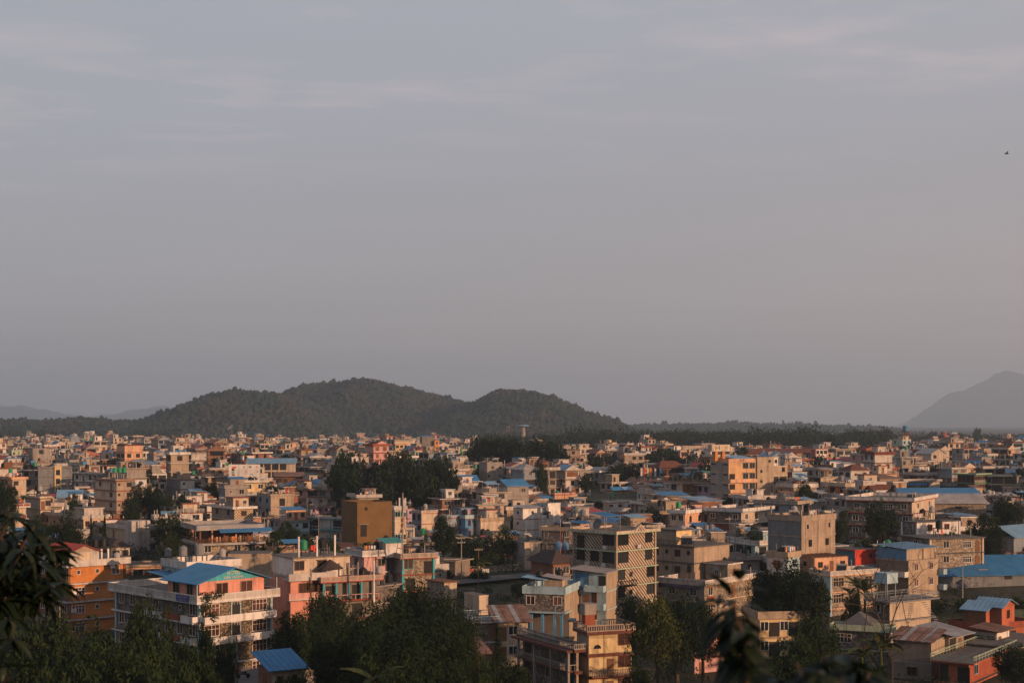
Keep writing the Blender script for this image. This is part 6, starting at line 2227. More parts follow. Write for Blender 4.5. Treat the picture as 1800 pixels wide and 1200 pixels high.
for h in HAND:
    for p in h['fp']:
        placed.setdefault(cellkey(*p), []).append(h['fp'])
hi = 0
for (y, x, a, Wd, Ln, n, u) in cand:
    while hi < len(handq) and handq[hi]['D'] < y:
        h = handq[hi]
        s = cols(h['x0'], h['x1'])
        cover[s] = np.minimum(cover[s], h['top'])
        hi += 1
    rz = math.pi / 2 - rad(a)
    fp = footprint(x, y, rz, Wd, Ln)
    zb = gz(x, y)
    ex = RP.uniform(.3, 1.0)
    pxs = [CX + F * p[0] / p[1] for p in fp]
    x0, x1 = min(pxs), max(pxs)
    if x1 < -100 or x0 > 1900:
        continue
    # keep the hand placed buildings in view: lower the house until it does not cover them
    blk = [h['bot'] - 2 for h in HAND if h['D'] > y - 3 and h['x0'] < x1 and h['x1'] > x0 and h['D'] < 640]
    lim = max(blk) if blk else 0
    while n > 1 and HY - F * (zb + n * SH + ex + .9) / y < lim:
        n -= 1
    zt = zb + n * SH + ex
    pyt = HY - F * zt / y
    if pyt < lim:
        tree_spots.append((x, y, u, 0.0, lim))
        continue
    pyb = HY - F * zb / y
    pcx = (x0 + x1) / 2
    if any(g[0] < pcx < g[1] and g[2] < pyb < g[3] for g in GAPS):
        continue
    kx, ky = cellkey(x, y)
    if any(sat(fp, q) for i in (-1, 0, 1) for j in (-1, 0, 1) for q in placed.get((kx + i, ky + j), [])):
        continue
    if y < 300 and pyt > 1010:
        continue
    s = cols(x0, x1)
    vis = np.maximum(0, cover[s] - pyt)
    seen = float((vis > .8).mean())
    if u > .92 or (y < 560 and u > .855):
        tree_spots.append((x, y, u, seen, lim))
        continue
    if seen < .08:
        continue
    cover[s] = np.minimum(cover[s], pyt)
    for p in fp:
        placed.setdefault(cellkey(*p), []).append(fp)
    rec = (x, y, rz, Wd, Ln, n, zt, x0, x1)
    (near_list if len(near_list) < 300 - len(HH) - 4 and y < 640 and x1 > 3 and x0 < 1797 else far_list).append(rec)


def solar(H, Wd=None, Ln=None):
    Wd, Ln = H.W, H.L
    # solar water heater: glass collector on a frame with a steel drum on top
    s = bpy.data.objects.new('solar_heater', None)
    C.objects.link(s)
    s.location = H.world((RP.uniform(1, Wd - 1), RP.uniform(.8, 3), H.h))
    s.rotation_euler = (0, 0, RP.uniform(-.6, .9))
    mb = MB()
    mb.prism([(-.9, -.9, .25), (.9, -.9, .25), (.9, .6, 1.35), (-.9, .6, 1.35)], (0, .04, .08), 'glass')
    mb.obj('collector', s)
    mb = MB()
    mb.tube([(-1, .7, 1.5), (1, .7, 1.5)], .24, 'steel', 8)
    mb.obj('drum', s)
    mb = MB()
    for xx in (-.85, .85):
        mb.box((xx - .04, .62, 0), (xx + .04, .7, 1.35), 'grey')
        mb.box((xx - .04, -.9, 0), (xx + .04, -.82, .25), 'grey')
    mb.obj('frame', s)
    tag(s, None, 'solar heater', 'solar heaters on the roofs')
    defer(s, 'dark tilted solar water heater', *s.location)


def washing(H, Wd=None, Ln=None):
    Wd, Ln = H.W, H.L
    # washing on a line
    s = bpy.data.objects.new('washing_line', None)
    C.objects.link(s)
    s.location = H.world((RP.uniform(.5, Wd * .4), RP.uniform(.4, 2), H.h))
    s.rotation_euler = (0, 0, H.rz + RP.uniform(-.2, .2))
    mb = MB()
    mb.tube([(0, 0, 1.7), (1.7, 0, 1.62), (3.4, 0, 1.7)], .012, 'dark', 4)
    mb.obj('line', s)
    for xx in (0, 3.4):
        ubox('post', s, (xx - .04, -.04, 0), (xx + .04, .04, 1.75), 'pole')
    for i in range(RP.randint(3, 6)):
        xx = .2 + i * .52
        ubox('cloth', s, (xx, -.02, 1.66 - RP.uniform(.6, 1.1)), (xx + RP.uniform(.3, .48), .02, 1.66), RP.choice(['cloth', 'white', 'red', 'bluecloth', 'pink', 'cloth', 'orangecloth']))
    tag(s, None, 'washing line', 'washing on the roofs')
    defer(s, 'washing line of bright clothes', *s.location)


def style():
    wl = pick(WALLS, WW)
    wr = wl if RP.random() < .45 else pick(WALLS, WW)
    if wl[0] in ('turq', 'orange', 'lilac') and RP.random() < .5:
        wr = ('cream', 'cream')
    return wl, wr, pick(BANDS, BW)


def proc_house(x, y, rz, Wd, Ln, n, zt, x0, x1):
    wl, wr, bd = style()
    H = House('house', None, 'house', x, y, rz, Wd, Ln, zt, False, 'houses of the town')
    bo = RP.choice([.1, .4, .7, .9, 1.1, 1.2])
    H.body(wl[0], wr[0], bd[0], bo, n - 1)
    feat = f'{bd[1]} ledges'
    pr = RP.random()
    if n > 0 and pr < .62:
        pm = RP.choice([bd, wr, ('offwhite', 'pale'), ('white', 'white')])
        e = max(.04, bo) - .02
        st = RP.choice(['solid', 'solid', 'panel', 'panel', 'rail'])
        H.parapet((-e, -e), (Wd + e, Ln + e), H.h, RP.uniform(.6, 1.0), pm[0], st, RP.choice([None, 'offwhite', 'tan', bd[0]]))
        feat = f'{pm[1]} roof {"railing" if st == "rail" else "parapet"}'
    fr = RP.choice(['offwhite', 'wood', 'dark', 'white', 'wood', 'dark', 'lblue'])
    for k in range(min(n, 3)):
        z = H.h - (k + 1) * SH
        nl = max(1, int(Ln / 2.9))
        nr = max(1, int(Wd / 2.9))
        cl = ''.join(RP.choice('wwwwWdso-') for _ in range(nl)) if RP.random() < .85 else ''
        cr = ''.join(RP.choice('wwwwWdso-') for _ in range(nr)) if RP.random() < .72 else ''
        H.tokens('L', cl, z, fr, 'glass', RP.choice([1.3, 1.6, 2.0]), 1.5)
        H.tokens('R', cr, z, fr, 'glass', RP.choice([1.3, 1.6, 2.0]), 1.5)
        if RP.random() < .3 and k < n - 1:
            f = RP.choice('LLR')
            sp = H.span(f)
            q0 = RP.choice([0, 0, sp * .4])
            H.balcony(f, k, q0, RP.choice([sp, sp * .95]) if q0 else sp * RP.choice([.5, 1, 1]), RP.uniform(.9, 1.4), RP.choice([bd[0], 'offwhite', 'white', wr[0]]), RP.choice(['solid', 'solid', 'rail']))
    q = RP.random()
    if q < .50:
        hm = RP.choice([wl, wr, ('offwhite', 'off-white'), ('cement', 'cement'), ('cream', 'cream'), ('tan', 'tan'), ('white', 'white')])
        rf = RP.random()
        rt = RP.choice(ROOFS)
        w_, l_ = RP.uniform(2.6, 4.6), RP.uniform(2.8, 4.8)
        H.hut(RP.uniform(.2, Wd - w_ - .2), RP.uniform(.3, Ln - l_ - .2), w_, l_, RP.uniform(2.2, 2.8), hm[0], hm[0], roof='tin' if rf < .35 else 'slab', tiltm=rt[0], band=bd[0], tok=RP.choice(['d', 'w', 'dw', '']), fr=fr)
        feat = f'{rt[1]} topped hut' if rf < .35 else f'{hm[1]} roof hut'
    elif q < .60:
        rt = pick(ROOFS, [5, 4, 4, 2, 3, 1])
        H.lean('roof', (-.6, -.9), (Wd + .6, Ln + .5), H.h + .1, H.h + RP.uniform(.7, 1.6), rt[0])
        feat = f'{rt[1]} roof'
    elif q < .68:
        rt = pick(ROOFS, [5, 4, 3, 5, 3, 2])
        if Wd > 5 and Ln > 5 and RP.random() < .5:
            H.hip(0, 0, Wd, Ln, H.h, 1.9, rt[0])
        else:
            H.gable(0, 0, Wd, Ln, H.h, 1.9, rt[0], wr[0], ridge=RP.choice('xy'))
        feat = f'pitched {rt[1]} roof'
    elif q < .84:
        H.columns(RP.randint(3, 8), RP.uniform(1.2, 2.6), RP.choice(['cement', 'white', 'tan']))
        feat = 'bare roof columns'
    elif q < .9:
        rt = pick(ROOFS, [6, 3, 2, 0, 4, 0])
        a0, b0 = RP.uniform(0, Wd * .4), RP.uniform(0, Ln * .4)
        for (px, py) in ((a0 + .2, b0 + .2), (a0 + 3.8, b0 + .2), (a0 + .2, b0 + 3.6), (a0 + 3.8, b0 + 3.6)):
            ubox('post', H.o, (px, py, H.h), (px + .1, py + .1, H.h + 2.25), 'pole')
        H.lean('canopy', (a0, b0), (a0 + 4.2, b0 + 4), H.h + 2.2, H.h + 2.8, rt[0])
        feat = f'{rt[1]} canopy'
    wd = wl[1] if wl[1] == wr[1] else f'{wl[1]}-and-{wr[1]}'
    defer(H.o, f'{wd} house with {feat}', *H.world((Wd / 2, 0, H.h)))
    flat = not (.5 <= q < .68)
    if flat:
        for i in range(RP.randint(0, 5)):
            a0, b0 = RP.uniform(.1, Wd - .3), RP.choice([.15, .15, Ln - .4, Ln * .5])
            ubox('post', H.o, (a0, b0, H.h), (a0 + .13, b0 + .13, H.h + RP.uniform(.9, 2.6)), RP.choice(['cement', 'pole', 'dgrey', 'offwhite']))
        if RP.random() < .5:
            w_, l_ = RP.uniform(1.4, 3.2), RP.uniform(1.2, 2.6)
            a0, b0 = RP.uniform(.1, max(.2, Wd - w_)), RP.uniform(.1, Ln * .4)
            ubox('roof_shed', H.o, (a0, b0, H.h - .02), (a0 + w_, b0 + l_, H.h + RP.uniform(.8, 1.9)), RP.choice([wl[0], 'mossy', 'dcement', 'cement', 'wood', 'rbrick']), top='rtin')
        if RP.random() < .22:
            rt = pick(ROOFS, [6, 3, 3, 0, 4, 0])
            a0, b0, w_, l_ = RP.uniform(0, Wd * .4), RP.uniform(-.5, Ln * .3), RP.uniform(2.5, 4.5), RP.uniform(2, 3.5)
            for (px, py) in ((a0 + .1, b0 + .5), (a0 + w_ - .2, b0 + .5), (a0 + .1, b0 + l_ - .2), (a0 + w_ - .2, b0 + l_ - .2)):
                ubox('post', H.o, (px, py, H.h), (px + .09, py + .09, H.h + 2.0), 'pole')
            H.lean('canopy', (a0, b0), (a0 + w_, b0 + l_), H.h + 1.95, H.h + 2.5, rt[0])
        if RP.random() < .2 and y < 480:
            washing(H)
    if flat and RP.random() < .55 and y < 560:
        k = RP.choice([1, 1, 2])
        tm = RP.choices(['black', 'gtank', 'steel', 'grey', 'blue'], [10, 1.2, 3, 2, 1])[0]
        lf = RP.choice([0, 0, 1.2, 2.0])
        tx, ty = RP.uniform(.8, Wd - 2.4), RP.uniform(.6, Ln * .6)
        for i in range(k):
            water_tank(H, tx + i * 1.4, ty, tm, RP.uniform(1.1, 1.5), lf)
    if flat and RP.random() < .16 and y < 520:
        solar(H)
    return H


for key in ('creamleft stonewhite tanblock cementtan tanparapet maroonwhite greyrow archhouse maroonrail whitelow stonelow2 checkered turqbalc bluegrey creamblue creamwide skyblue tallwhite2 stonegrey '
            'stonepink whiteredwin pinkback mossyfar peachleft redpanel creamcol whitebalc masthouse redterrace whitepink stoneblue tealdoor bluelong cementcube beigefar greyblock mintlilac lilacsmall creampanel greywhite2 '
            'darkwhite tanblue stoneright pinkwhite').split():
    H = HH[key]
    for i in range(RP.randint(2, 6)):
        a0, b0 = RP.uniform(.2, H.W - .3), RP.choice([.25, .25, H.L * .5, H.L - .5])
        ubox('post', H.o, (a0, b0, H.h), (a0 + .13, b0 + .13, H.h + RP.uniform(1, 2.6)), RP.choice(['cement', 'pole', 'dgrey', 'offwhite']))
    if key not in ('stoneright', 'tanblue'):
        for i in range(RP.choice([1, 1, 2, 2, 3])):
            water_tank(H, RP.uniform(.8, max(1, H.W - 1)), H.L * RP.uniform(.3, .8), RP.choices(['black', 'steel', 'grey', 'gtank'], [8, 2, 2, 1])[0], RP.uniform(1.1, 1.4), RP.choice([0, 0, 1.0, 1.8]))
    if RP.random() < .4:
        solar(H)
    if RP.random() < .35:
        washing(H)
for rec in near_list:
    proc_house(*rec)
print('near houses', len(near_list), 'far', len(far_list), 'trees', len(tree_spots))

# everything farther off: far beyond 300 houses, so the rest is one mass
fm = MB()
tk = MB()
for (x, y, rz, Wd, Ln, n, zt, x0, x1) in far_list:
    wl, wr, bd = style()
    zb = gz(x, y) - .5
    h = zt - zb
    T = Matrix.Translation((x, y, zb)) @ Matrix.Rotation(rz, 4, 'Z')
    fm.box((0, 0, 0), (Wd, Ln, h - .1), {'b': wl[0], 't': wl[0], 'f': wr[0], 'r': wr[0], 'k': wl[0], 'l': wl[0]}, T, skip='b')
    bo = RP.choice([.1, .6, .9, 1.2])
    for k in range(n):
        z = h - k * SH
        if z < 1:
            break
        if k == 0 and RP.random() < .5:
            fm.box((-bo, -bo, z - .2), (Wd + bo, Ln + bo, z + RP.uniform(.3, .8)), {'b': bd[0], 't': 'rooftop', 'f': bd[0], 'r': bd[0], 'k': bd[0], 'l': bd[0]}, T)
        else:
            fm.box((-bo, -bo, z - .2), (Wd + bo, Ln + bo, z), {'b': bd[0], 't': 'rooftop', 'f': bd[0], 'r': bd[0], 'k': bd[0], 'l': bd[0]}, T)
        m = RP.choice(['glass', 'dark', 'glass', 'wood'])
        zz = z - SH
        for f, sp in (('L', Ln), ('R', Wd)):
            if RP.random() < .8:
                c = max(1, int(sp / RP.uniform(2.6, 4)))
                w = RP.choice([1.3, 1.8, sp / c * .8])
                for i in range(c):
                    if RP.random() < .12:
                        continue
                    q = sp * (i + .5) / c
                    if f == 'R':
                        fm.box((q - w / 2, -.05, zz + .7), (q + w / 2, .02, zz + 2.4), m, T, skip='k')
                    else:
                        fm.box((-.05, q - w / 2, zz + .7), (.02, q + w / 2, zz + 2.4), m, T, skip='r')
    q = RP.random()
    if q < .55:
        w_, l_, hh_ = RP.uniform(2.6, 5), RP.uniform(2.8, 5), RP.uniform(2.1, 2.9)
        a0, b0 = RP.uniform(.1, max(.2, Wd - w_)), RP.uniform(.2, max(.3, Ln - l_))
        hm = RP.choice([wl[0], wr[0], 'offwhite', 'cement', 'cream', 'white', 'tan', 'mossy'])
        fm.box((a0, b0, h), (a0 + w_, b0 + l_, h + hh_), hm, T, skip='b')
        fm.box((a0 - .3, b0 - .3, h + hh_), (a0 + w_ + .3, b0 + l_ + .3, h + hh_ + .2), RP.choice([bd[0], bd[0], bd[0], 'btin', 'gtin', 'tile', 'rtin']), T)
        fm.box((a0 + .6, b0 - .04, h + .3), (a0 + 1.6, b0 + .02, h + 2.0), 'dark', T, skip='k')
    elif q < .72:
        m = pick(ROOFS, [5, 4, 4, 4, 3, 2])[0]
        c = Wd / 2
        i0 = len(fm.v)
        fm.v += [T @ Vector(p) for p in ((-.5, -.5, h - .1), (Wd + .5, -.5, h - .1), (c, -.5, h + 1.9), (-.5, Ln + .5, h - .1), (Wd + .5, Ln + .5, h - .1), (c, Ln + .5, h + 1.9))]
        for f, mm in (((0, 1, 2), wr[0]), ((3, 5, 4), wl[0]), ((0, 2, 5, 3), m), ((1, 4, 5, 2), m)):
            fm.f.append(tuple(i0 + j for j in f))
            fm.m.append(fm.mi(mm))
    elif q < .85:
        for i in range(RP.randint(2, 5)):
            a0, b0 = RP.choice([.3, Wd - .5]), RP.choice([.3, Ln - .5, Ln / 2])
            fm.box((a0, b0, h), (a0 + .25, b0 + .25, h + RP.uniform(1, 2.6)), 'cement', T, skip='b')
    if q < .85 and RP.random() < .6:
        for i in range(RP.randint(2, 6)):
            a0, b0 = RP.uniform(.1, Wd - .3), RP.choice([.2, Ln - .4, Ln / 2, .2])
            fm.box((a0, b0, h), (a0 + .2, b0 + .2, h + RP.uniform(.8, 2.8)), RP.choice(['cement', 'cement', 'offwhite', 'dgrey']), T, skip='b')
        a0, b0 = RP.uniform(.1, Wd * .5), RP.uniform(.1, Ln * .4)
        fm.box((a0, b0, h), (a0 + RP.uniform(1.5, 4), b0 + RP.uniform(1, 3), h + RP.uniform(.7, 2.0)), RP.choice([wl[0], 'cement', 'mossy', 'dcement', 'rtin', 'btin', 'wood']), T, skip='b')
    if RP.random() < .75:
        p = T @ Vector((RP.uniform(1, Wd - 1), RP.uniform(.8, Ln - .8), h + (2.6 if q < .2 else RP.choice([0, 1.2]))))
        tk.lathe([(.6, 0), (.6, 1.1), (.35, 1.4)], RP.choice(['black', 'black', 'black', 'steel', 'gtank', 'grey']), 8, p)
tag(fm.obj('distant_houses'), kind='stuff')
tag(tk.obj('distant_water_tanks'), kind='stuff')

# trees between the houses
nt_ = 0
dc, dr = [], []
for (x, y, u, seen, lim) in tree_spots:
    h = 6 + 7 * ((u * 977) % 1)
    zg = gz(x, y)
    if lim:
        h = min(h, (HY - lim) * y / F - zg - .3)
        if h < 1.2:
            continue
    if lim and h < 4 and abs(x) < .36 * y:
        tree('bush1' if u < .5 else 'bush0', x, y, zg + h, h * 2.2)
        continue
    z = zg + h
    w = 4.5 + 4 * ((u * 613) % 1)
    if nt_ < 150 and y < 620 and (seen > .2 or lim) and abs(x) < .36 * y:
        tree(['dark0', 'mid1', 'dark2', 'mid0', 'far1', 'dark1'][int(u * 1e4) % 6] if y < 480 else f'far{int(u * 1e4) % 3}', x, y, z, w)
        nt_ += 1
    else:
        for k in range(5):
            dc.append((x + NR.normal(0, w * .22), y + NR.normal(0, w * .22), z - h * .35 + NR.normal(0, h * .13)))
            dr.append((w * .3, w * .3, w * .26))
# the wood behind the town
for (x0, x1, D0, D1, y0, y1, cnt) in ((820, 1130, 1020, 1700, 764, 772, 300), (1000, 1568, 930, 1500, 757, 767, 500), (1560, 1820, 1300, 1900, 762, 770, 120), (-20, 320, 1600, 1900, 752, 770, 110), (300, 840, 1550, 1800, 768, 774, 130)):
    for i in range(cnt):
        D = NR.uniform(D0, D1)
        x = (NR.uniform(x0, x1) - CX) * D / F
        zt = (HY - NR.uniform(y0, y1)) * D / F
        if NR.rand() < .12:
            zt += 3.5
        zb = gz(x, D)
        h = max(6, zt - zb)
        w = h * NR.uniform(.6, .95)
        for k in range(5):
            dc.append((x + NR.normal(0, w * .26), D + NR.normal(0, w * .2), zb + h * NR.uniform(.35, .86)))
            dr.append((w * .30, w * .30, w * .26))
V, Q = leaves(dc, dr, 42, 1.7, 1.1, .1, rs=np.random.RandomState(3), shell=.5)
tag(link('distant_trees', npmesh('distant_trees', V, Q, ['leaffar'])), kind='stuff')

# poles among the houses
RQ = random.Random(4)
k = 0
while k < 20:
    y = RQ.uniform(300, 470)
    x = RQ.uniform(-.33, .34) * y
    q = [(x - .4, y - .4), (x + .4, y - .4), (x + .4, y + .4), (x - .4, y + .4)]
    kx, ky = cellkey(x, y)
    if any(sat(q, f) for i in (-1, 0, 1) for j in (-1, 0, 1) for f in placed.get((kx + i, ky + j), [])):
        continue
    zt = gz(x, y) + RQ.uniform(8, 11)
    px, py = proj(x, y, zt)
    o, h = pole(px, py, y, None, r=RQ.choice([.06, .08, .1]), m=RQ.choice(['pole', 'wood', 'wood', 'bark']), arms=RQ.choice([0, 0, 1]))
    defer(o, 'thin utility pole among the roofs', x, y, zt)
    k += 1

# prayer flags
for i, (px, m, w_) in enumerate(((1428, 'white', 'white'), (1434, 'cloth', 'greyish white'), (1440, 'red', 'red'), (1446, 'yellow', 'yellow'), (1451, 'gtank', 'green'), (1460, 'white', 'tall white'), (1466, 'orangecloth', 'orange'))):
    pass
for i, (px, m, w_) in enumerate(((1126, 'white', 'white'), (1131, 'red', 'red'), (1137, 'yellow', 'yellow'), (1142, 'orangecloth', 'orange'), (1150, 'cloth', 'tall greyish white'), (1159, 'bluecloth', 'blue'))):
    p = at(px, 824, 535)
    o = bpy.data.objects.new('prayer_flag', None)
    C.objects.link(o)
    o.location = (p.x, 535, p.z - 3)
    mb = MB()
    mb.tube([(0, 0, -8), (0, 0, 3.6)], .06, 'pole', 6)
    mb.obj('pole', o)
    mb = MB()
    for k in range(4):
        z0, z1 = .2 + k * .8, 1.0 + k * .8
        mb.prism([(.06, .05 * (k % 2), z0), (.75, .12 * ((k + 1) % 2), z0 - .1), (.75, .12 * (k % 2), z1 - .1), (.06, .05 * ((k + 1) % 2), z1)], (0, .03, 0), m)
    mb.obj('flag', o)
    tag(o, f'{w_} upright prayer flag left of the maroon pyramid roof', 'flag', 'prayer flags')

# ------------------------------------------------------------------ vehicles and people
def car(px, py, D, label, m, van=False, rz=.3):
    p = at(px, py, D)
    o = bpy.data.objects.new('parked_van' if van else 'parked_car', None)
    C.objects.link(o)
    o.location = (p.x, D, gz(p.x, D) + .03)
    o.rotation_euler = (0, 0, rz)
    hgt = 1.9 if van else 1.4
    prof = [(-2.0, .35), (-2.05, .8), (-1.9, hgt * .62), (-1.6, hgt), (.5 if not van else 1.2, hgt), (1.2 if not van else 1.7, hgt * .64), (2.0, hgt * .52), (2.1, .4)]
    mb = MB()
    mb.prism([(x, -.8, z) for x, z in prof], (0, 1.6, 0), m)
    mb.obj('body', o)
    mb = MB()
    mb.prism([(-1.5, -.82, hgt * .66), (-1.4, -.82, hgt * .93), (.4 if not van else 1.1, -.82, hgt * .93), (1.0 if not van else 1.5, -.82, hgt * .66)], (0, 1.64, 0), 'glass')
    mb.obj('side_window', o)
    for x in (-1.3, 1.3):
        for y in (-.82, .66):
            mb = MB()
            mb.tube([(x, y, .33), (x, y + .16, .33)], .33, 'black', 12)
            mb.obj('wheel', o)
    for y in (-.6, .4):
        ubox('headlight', o, (2.06, y, .6), (2.12, y + .2, .75), 'steel')
    tag(o, label, 'van' if van else 'car')


car(909, 951, 386, 'small white van parked before the tall plain white house', 'white', True, -1.0)
car(90, 871, 470, 'white car half hidden behind the small cream house', 'white', False, .4)


def person(x, y, z, rz, label, shirt, trousers, ride=False):
    o = bpy.data.objects.new('person', None)
    C.objects.link(o)
    o.location = (x, y, z)
    o.rotation_euler = (0, 0, rz)
    if ride:
        J = dict(pel=(0, 0, .85), che=(.12, 0, 1.25), nek=(.16, 0, 1.42), hed=(.19, 0, 1.6), hl=(0, .1, .82), kl=(.42, .17, .78), al=(.3, .17, .38), fl=(.42, .17, .32), hr=(0, -.1, .82), kr=(.42, -.17, .78), ar=(.3, -.17, .38), fr=(.42, -.17, .32), sl=(.13, .2, 1.36), el=(.3, .27, 1.12), wl=(.56, .27, 1.08), sr=(.13, -.2, 1.36), er=(.3, -.27, 1.12), wr=(.56, -.27, 1.08))
    else:
        J = dict(pel=(0, 0, .9), che=(.02, 0, 1.25), nek=(.03, 0, 1.45), hed=(.05, 0, 1.62), hl=(0, .09, .88), kl=(.14, .1, .48), al=(.02, .1, .08), fl=(.18, .1, .04), hr=(0, -.09, .88), kr=(.02, -.1, .47), ar=(-.2, -.1, .1), fr=(-.06, -.1, .03), sl=(.02, .19, 1.4), el=(-.08, .24, 1.12), wl=(.04, .25, .86), sr=(.02, -.19, 1.4), er=(.08, -.24, 1.12), wr=(.24, -.24, .92))
    rads = dict(pel=.15, che=.155, nek=.06, hed=.105, hl=.095, kl=.065, al=.045, fl=.045, hr=.095, kr=.065, ar=.045, fr=.045, sl=.07, el=.048, wl=.035, sr=.07, er=.048, wr=.035)
    names = list(J)
    E = [('pel', 'che'), ('che', 'nek'), ('nek', 'hed'), ('pel', 'hl'), ('hl', 'kl'), ('kl', 'al'), ('al', 'fl'), ('pel', 'hr'), ('hr', 'kr'), ('kr', 'ar'), ('ar', 'fr'), ('che', 'sl'), ('sl', 'el'), ('el', 'wl'), ('che', 'sr'), ('sr', 'er'), ('er', 'wr')]
    V = [J[n_] for n_ in names]
    EE = [(names.index(a_), names.index(b_)) for a_, b_ in E]
    for s_, sg in (('wl', 1), ('wr', -1)):           # five short finger chains on each hand
        w_ = Vector(J[s_])
        for k in range(5):
            V.append(tuple(w_ + Vector((.05 + .01 * (k % 3), sg * (.02 - .012 * k), -.045))))
            names.append(f'{s_}{k}')
            rads[f'{s_}{k}'] = .009
            EE.append((names.index(s_), len(V) - 1))
    me = bpy.data.meshes.new('body')
    me.from_pydata(V, EE, [])
    b = link('body', me, o)
    sk = b.modifiers.new('skin', 'SKIN')
    for i, n_ in enumerate(names):
        me.skin_vertices[0].data[i].radius = (rads[n_], rads[n_])
        me.skin_vertices[0].data[i].use_root = n_ == 'pel'
    b.modifiers.new('sub', 'SUBSURF').levels = 1
    me.materials.append(MATS[shirt])
    h_ = Vector(J['hed'])
    mb = MB()
    mb.lathe([(.05, -.02), (.108, .02), (.115, .07), (.09, .13), (.03, .16)], 'black', 10, h_)
    mb.obj('hair', o)
    mb = MB()
    mb.lathe([(.06, -.13), (.085, -.06), (.095, .01)], 'skin', 10, h_ + Vector((.012, 0, 0)))
    mb.obj('face', o)
    mb = MB()
    for s_ in 'lr':
        mb.tube([J['h' + s_], J['k' + s_], J['a' + s_]], [.105, .078, .06], trousers, 8)
    mb.tube([Vector(J['pel']) - Vector((0, 0, .06)), Vector(J['pel']) + Vector((0, 0, .1))], .165, trousers, 10)
    mb.obj('trousers', o)
    tag(o, label, 'person')
    return o


p = at(427, 1191, 186)
zr = gz(p.x, 186) + .5
zr = p.z
mo = bpy.data.objects.new('motorcycle', None)
C.objects.link(mo)
mo.location = (p.x, 186, zr)
mo.rotation_euler = (0, 0, rad(25))
for x in (-.62, .66):
    mb = MB()
    mb.tube([(x, -.05, .3), (x, .05, .3)], .3, 'black', 16)
    mb.obj('wheel', mo)
mb = MB()
mb.prism([(-.8, -.1, .62), (-.5, -.1, .5), (.25, -.1, .4), (.5, -.1, .85), (.2, -.1, .92), (-.1, -.1, .76), (-.75, -.1, .78)], (0, .2, 0), 'dgrey')
mb.obj('body', mo)
mb = MB()
mb.tube([(.66, 0, .3), (.46, 0, 1.0)], .04, 'steel', 6)
mb.tube([(.46, -.32, 1.05), (.5, 0, 1.0), (.46, .32, 1.05)], .02, 'steel', 6)
mb.obj('handlebar', mo)
ubox('headlight', mo, (.54, -.08, .82), (.66, .08, .98), 'steel')
tag(mo, 'dark motorcycle on the path below the blue roofed hotel', 'motorcycle')
person(p.x, 186, zr, rad(25), 'person in a white shirt riding the motorcycle on the lower path', 'cloth', 'dark', True)
pth = MB()
pth.box((-3.5, -5, -6), (3.5, 9, -.02), {'b': 'dstone', 't': 'asphalt', 'f': 'dstone', 'r': 'dstone', 'k': 'dstone', 'l': 'dstone'})
pt = pth.obj('path_terrace')
pt.location = (p.x + 1.2, 187, zr)
pt.rotation_euler = (0, 0, rad(-25))
tag(pt, kind='structure')
p = at(902, 1021, 305.5)
person(p.x, 305.5, gz(p.x, 305.5) + .56, rad(180), 'person in dark clothes walking along the road edge', 'dark', 'dark')

# bird
p = at(1769, 271, 120)
bd_ = MB()
bd_.tube([(-.16, 0, 0), (0, 0, .02), (.16, 0, .02), (.22, 0, .03)], [.015, .05, .04, .01], 'dgrey', 6)
bo2 = bd_.obj('bird')
bo2.location = p
tag(bo2, 'small dark bird flying high at the right of the sky', 'bird')
for s_ in (-1, 1):
    mb = MB()
    mb.prism([(-.05, s_ * .03, .03), (.08, s_ * .03, .03), (.04, s_ * .35, .16), (-.06, s_ * .3, .14)], (0, 0, .01), 'dgrey')
    mb.obj('wing', bo2)

# ------------------------------------------------------------------ leaves close to the camera
def leaf_blade(name, ln, wd, m, curl=.25, nseg=6):
    mb = MB()
    k = []
    for i in range(nseg + 1):
        t = i / nseg
        w = wd * .5 * (math.sin(math.pi * (t ** .75)) ** .85 if 0 < t < 1 else .02)
        z = -curl * ln * t * t
        k.append(((ln * t, -w, z + w * .35), (ln * t, 0, z), (ln * t, w, z + w * .35)))
    for a_, b_ in zip(k, k[1:]):
        mb.poly([a_[0], b_[0], b_[1], a_[1]], m)
        mb.poly([a_[1], b_[1], b_[2], a_[2]], m)
    me = mb.mesh(name)
    for p in me.polygons:
        p.use_smooth = True
    return me


LB = [leaf_blade('leaf', .165, .052, 'bigleaf', c) for c in (.15, .4, .7)]
RB = random.Random(77)


def leafy_branch(name, label, paths, group=None, lscale=1.0, whorl=8, mid=3, rr=.012):
    """paths: list of lists of world points; whorls of leaves at the ends and pairs along the way"""
    base = Vector(paths[0][0])
    o = bpy.data.objects.new(name, None)
    C.objects.link(o)
    o.location = base
    tag(o, label, 'branch', group)
    for pts in paths:
        P = [Vector(q) - base for q in pts]
        mb = MB()
        mb.tube(P, [rr * (1.3 - .8 * i / (len(P) - 1)) for i in range(len(P))], 'bark', 6)
        mb.obj('twig', o)
        end = P[-1]
        d = (P[-1] - P[-2]).normalized()
        spots = [(end - d * RB.uniform(0, .05), whorl)]
        for i in range(mid):
            t = RB.uniform(.45, .95)
            j = min(len(P) - 2, int(t * (len(P) - 1)))
            spots.append((P[j].lerp(P[j + 1], t * (len(P) - 1) - j), 2))
        for c, n_ in spots:
            ph = RB.uniform(0, 6.28)
            for k in range(n_):
                l = link('leaf', RB.choice(LB), o, c)
                an = ph + k * 6.28 / n_ + RB.uniform(-.3, .3)
                l.rotation_euler = (RB.uniform(-.4, .4), RB.uniform(-.35, .75), an)
                s = lscale * RB.uniform(.75, 1.2)
                l.scale = (s, s, s)
    return o


def pp(px, py, D):
    return at(px, py, D)


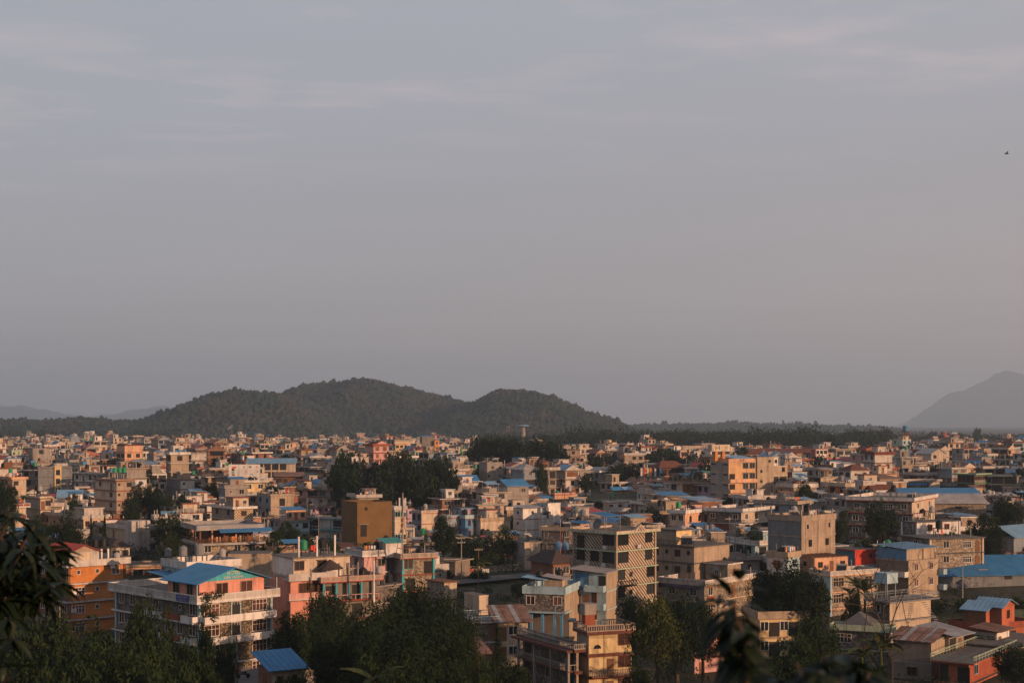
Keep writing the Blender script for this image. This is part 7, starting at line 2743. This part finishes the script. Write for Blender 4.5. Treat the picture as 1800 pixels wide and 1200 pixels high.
D = 8.5
paths = []
for (tx, ty, dd) in ((18, 905, 8.3), (60, 925, 8.6), (45, 960, 8.2), (85, 945, 8.8), (20, 985, 8.4), (70, 990, 8.3), (105, 990, 8.7), (112, 1018, 8.5), (95, 1030, 8.3), (45, 1035, 8.5), (10, 1050, 8.3), (70, 1045, 8.6), (25, 1010, 8.8), (100, 965, 8.9), (30, 935, 8.9), (5, 945, 8.6), (50, 1000, 8.8), (5, 1015, 8.7), (80, 1010, 8.5), (35, 975, 8.6), (12, 965, 8.4)):
    a_ = pp(-60, 1130 - (1130 - ty) * .3, 8.6)
    b_ = pp(tx, ty, dd)
    m1 = a_.lerp(b_, .4) + Vector((-.03, RB.uniform(-.1, .1), -.06))
    m2 = a_.lerp(b_, .75) + Vector((0, RB.uniform(-.05, .05), -.03))
    paths.append([a_, m1, m2, b_])
leafy_branch('leafy_branch', 'dark leafy branch reaching in at the left before the orange brick block', paths, 'near branches', 1.1, 7, 3)
paths = []
for (tx, ty, dd) in ((10, 1085, 8.0), (25, 1120, 7.8), (8, 1150, 8.0), (40, 1170, 7.6)):
    a_ = pp(-70, 1230, 8.0)
    b_ = pp(tx, ty, dd)
    paths.append([a_, a_.lerp(b_, .5) + Vector((0, 0, -.05)), b_])
leafy_branch('leafy_branch', 'small dark leafy sprig at the lower left edge under the big branch', paths, 'near branches', .9, 6, 2)
paths = []
for (tx, ty, dd) in ((1290, 1062, 3.6), (1300, 1090, 3.5)):
    a_ = pp(1310, 1260, 3.5)
    b_ = pp(tx, ty, dd)
    paths.append([a_, a_.lerp(b_, .5) + Vector((.01, 0, 0)), b_])
sp = leafy_branch('leafy_branch', 'blurred dark twig with long narrow leaves in front of the stone house', paths, 'near branches', .62, 3, 9, .007)
LN = leaf_blade('leaf', .11, .034, 'bigleaf', .35)
for (bx, by, tx, ty) in ((1285, 1050, 1252, 985), (1283, 1035, 1215, 1010), (1290, 1040, 1345, 1018), (1275, 1060, 1195, 1048), (1300, 1060, 1350, 1062), (1285, 1070, 1222, 1105), (1290, 1085, 1215, 1130), (1300, 1020, 1297, 985), (1300, 1095, 1335, 1120), (1270, 1000, 1245, 988)):
    c = pp(bx, by, 3.55) - sp.location
    d = pp(tx, ty, 3.5) - pp(bx, by, 3.55)
    l = link('leaf', LN, sp, c)
    l.rotation_euler = d.to_track_quat('X', 'Z').to_euler()
    k = d.length / .11
    l.scale = (k, max(1.0, k * .9), k)
paths = []
for (tx, ty, dd) in ((1400, 1165, 3.2), (1450, 1150, 3.3), (1500, 1160, 3.2), (1530, 1180, 3.4), (1370, 1190, 3.3), (1440, 1180, 3.0), (1480, 1190, 3.1)):
    a_ = pp(1460, 1320, 3.2)
    b_ = pp(tx, ty, dd)
    paths.append([a_, a_.lerp(b_, .6), b_])
leafy_branch('leafy_branch', 'blurred dark leaf cluster at the bottom right of the twig', paths, 'near branches', .55, 9, 5, .006)

write_labels()
print('objects', len(bpy.data.objects))
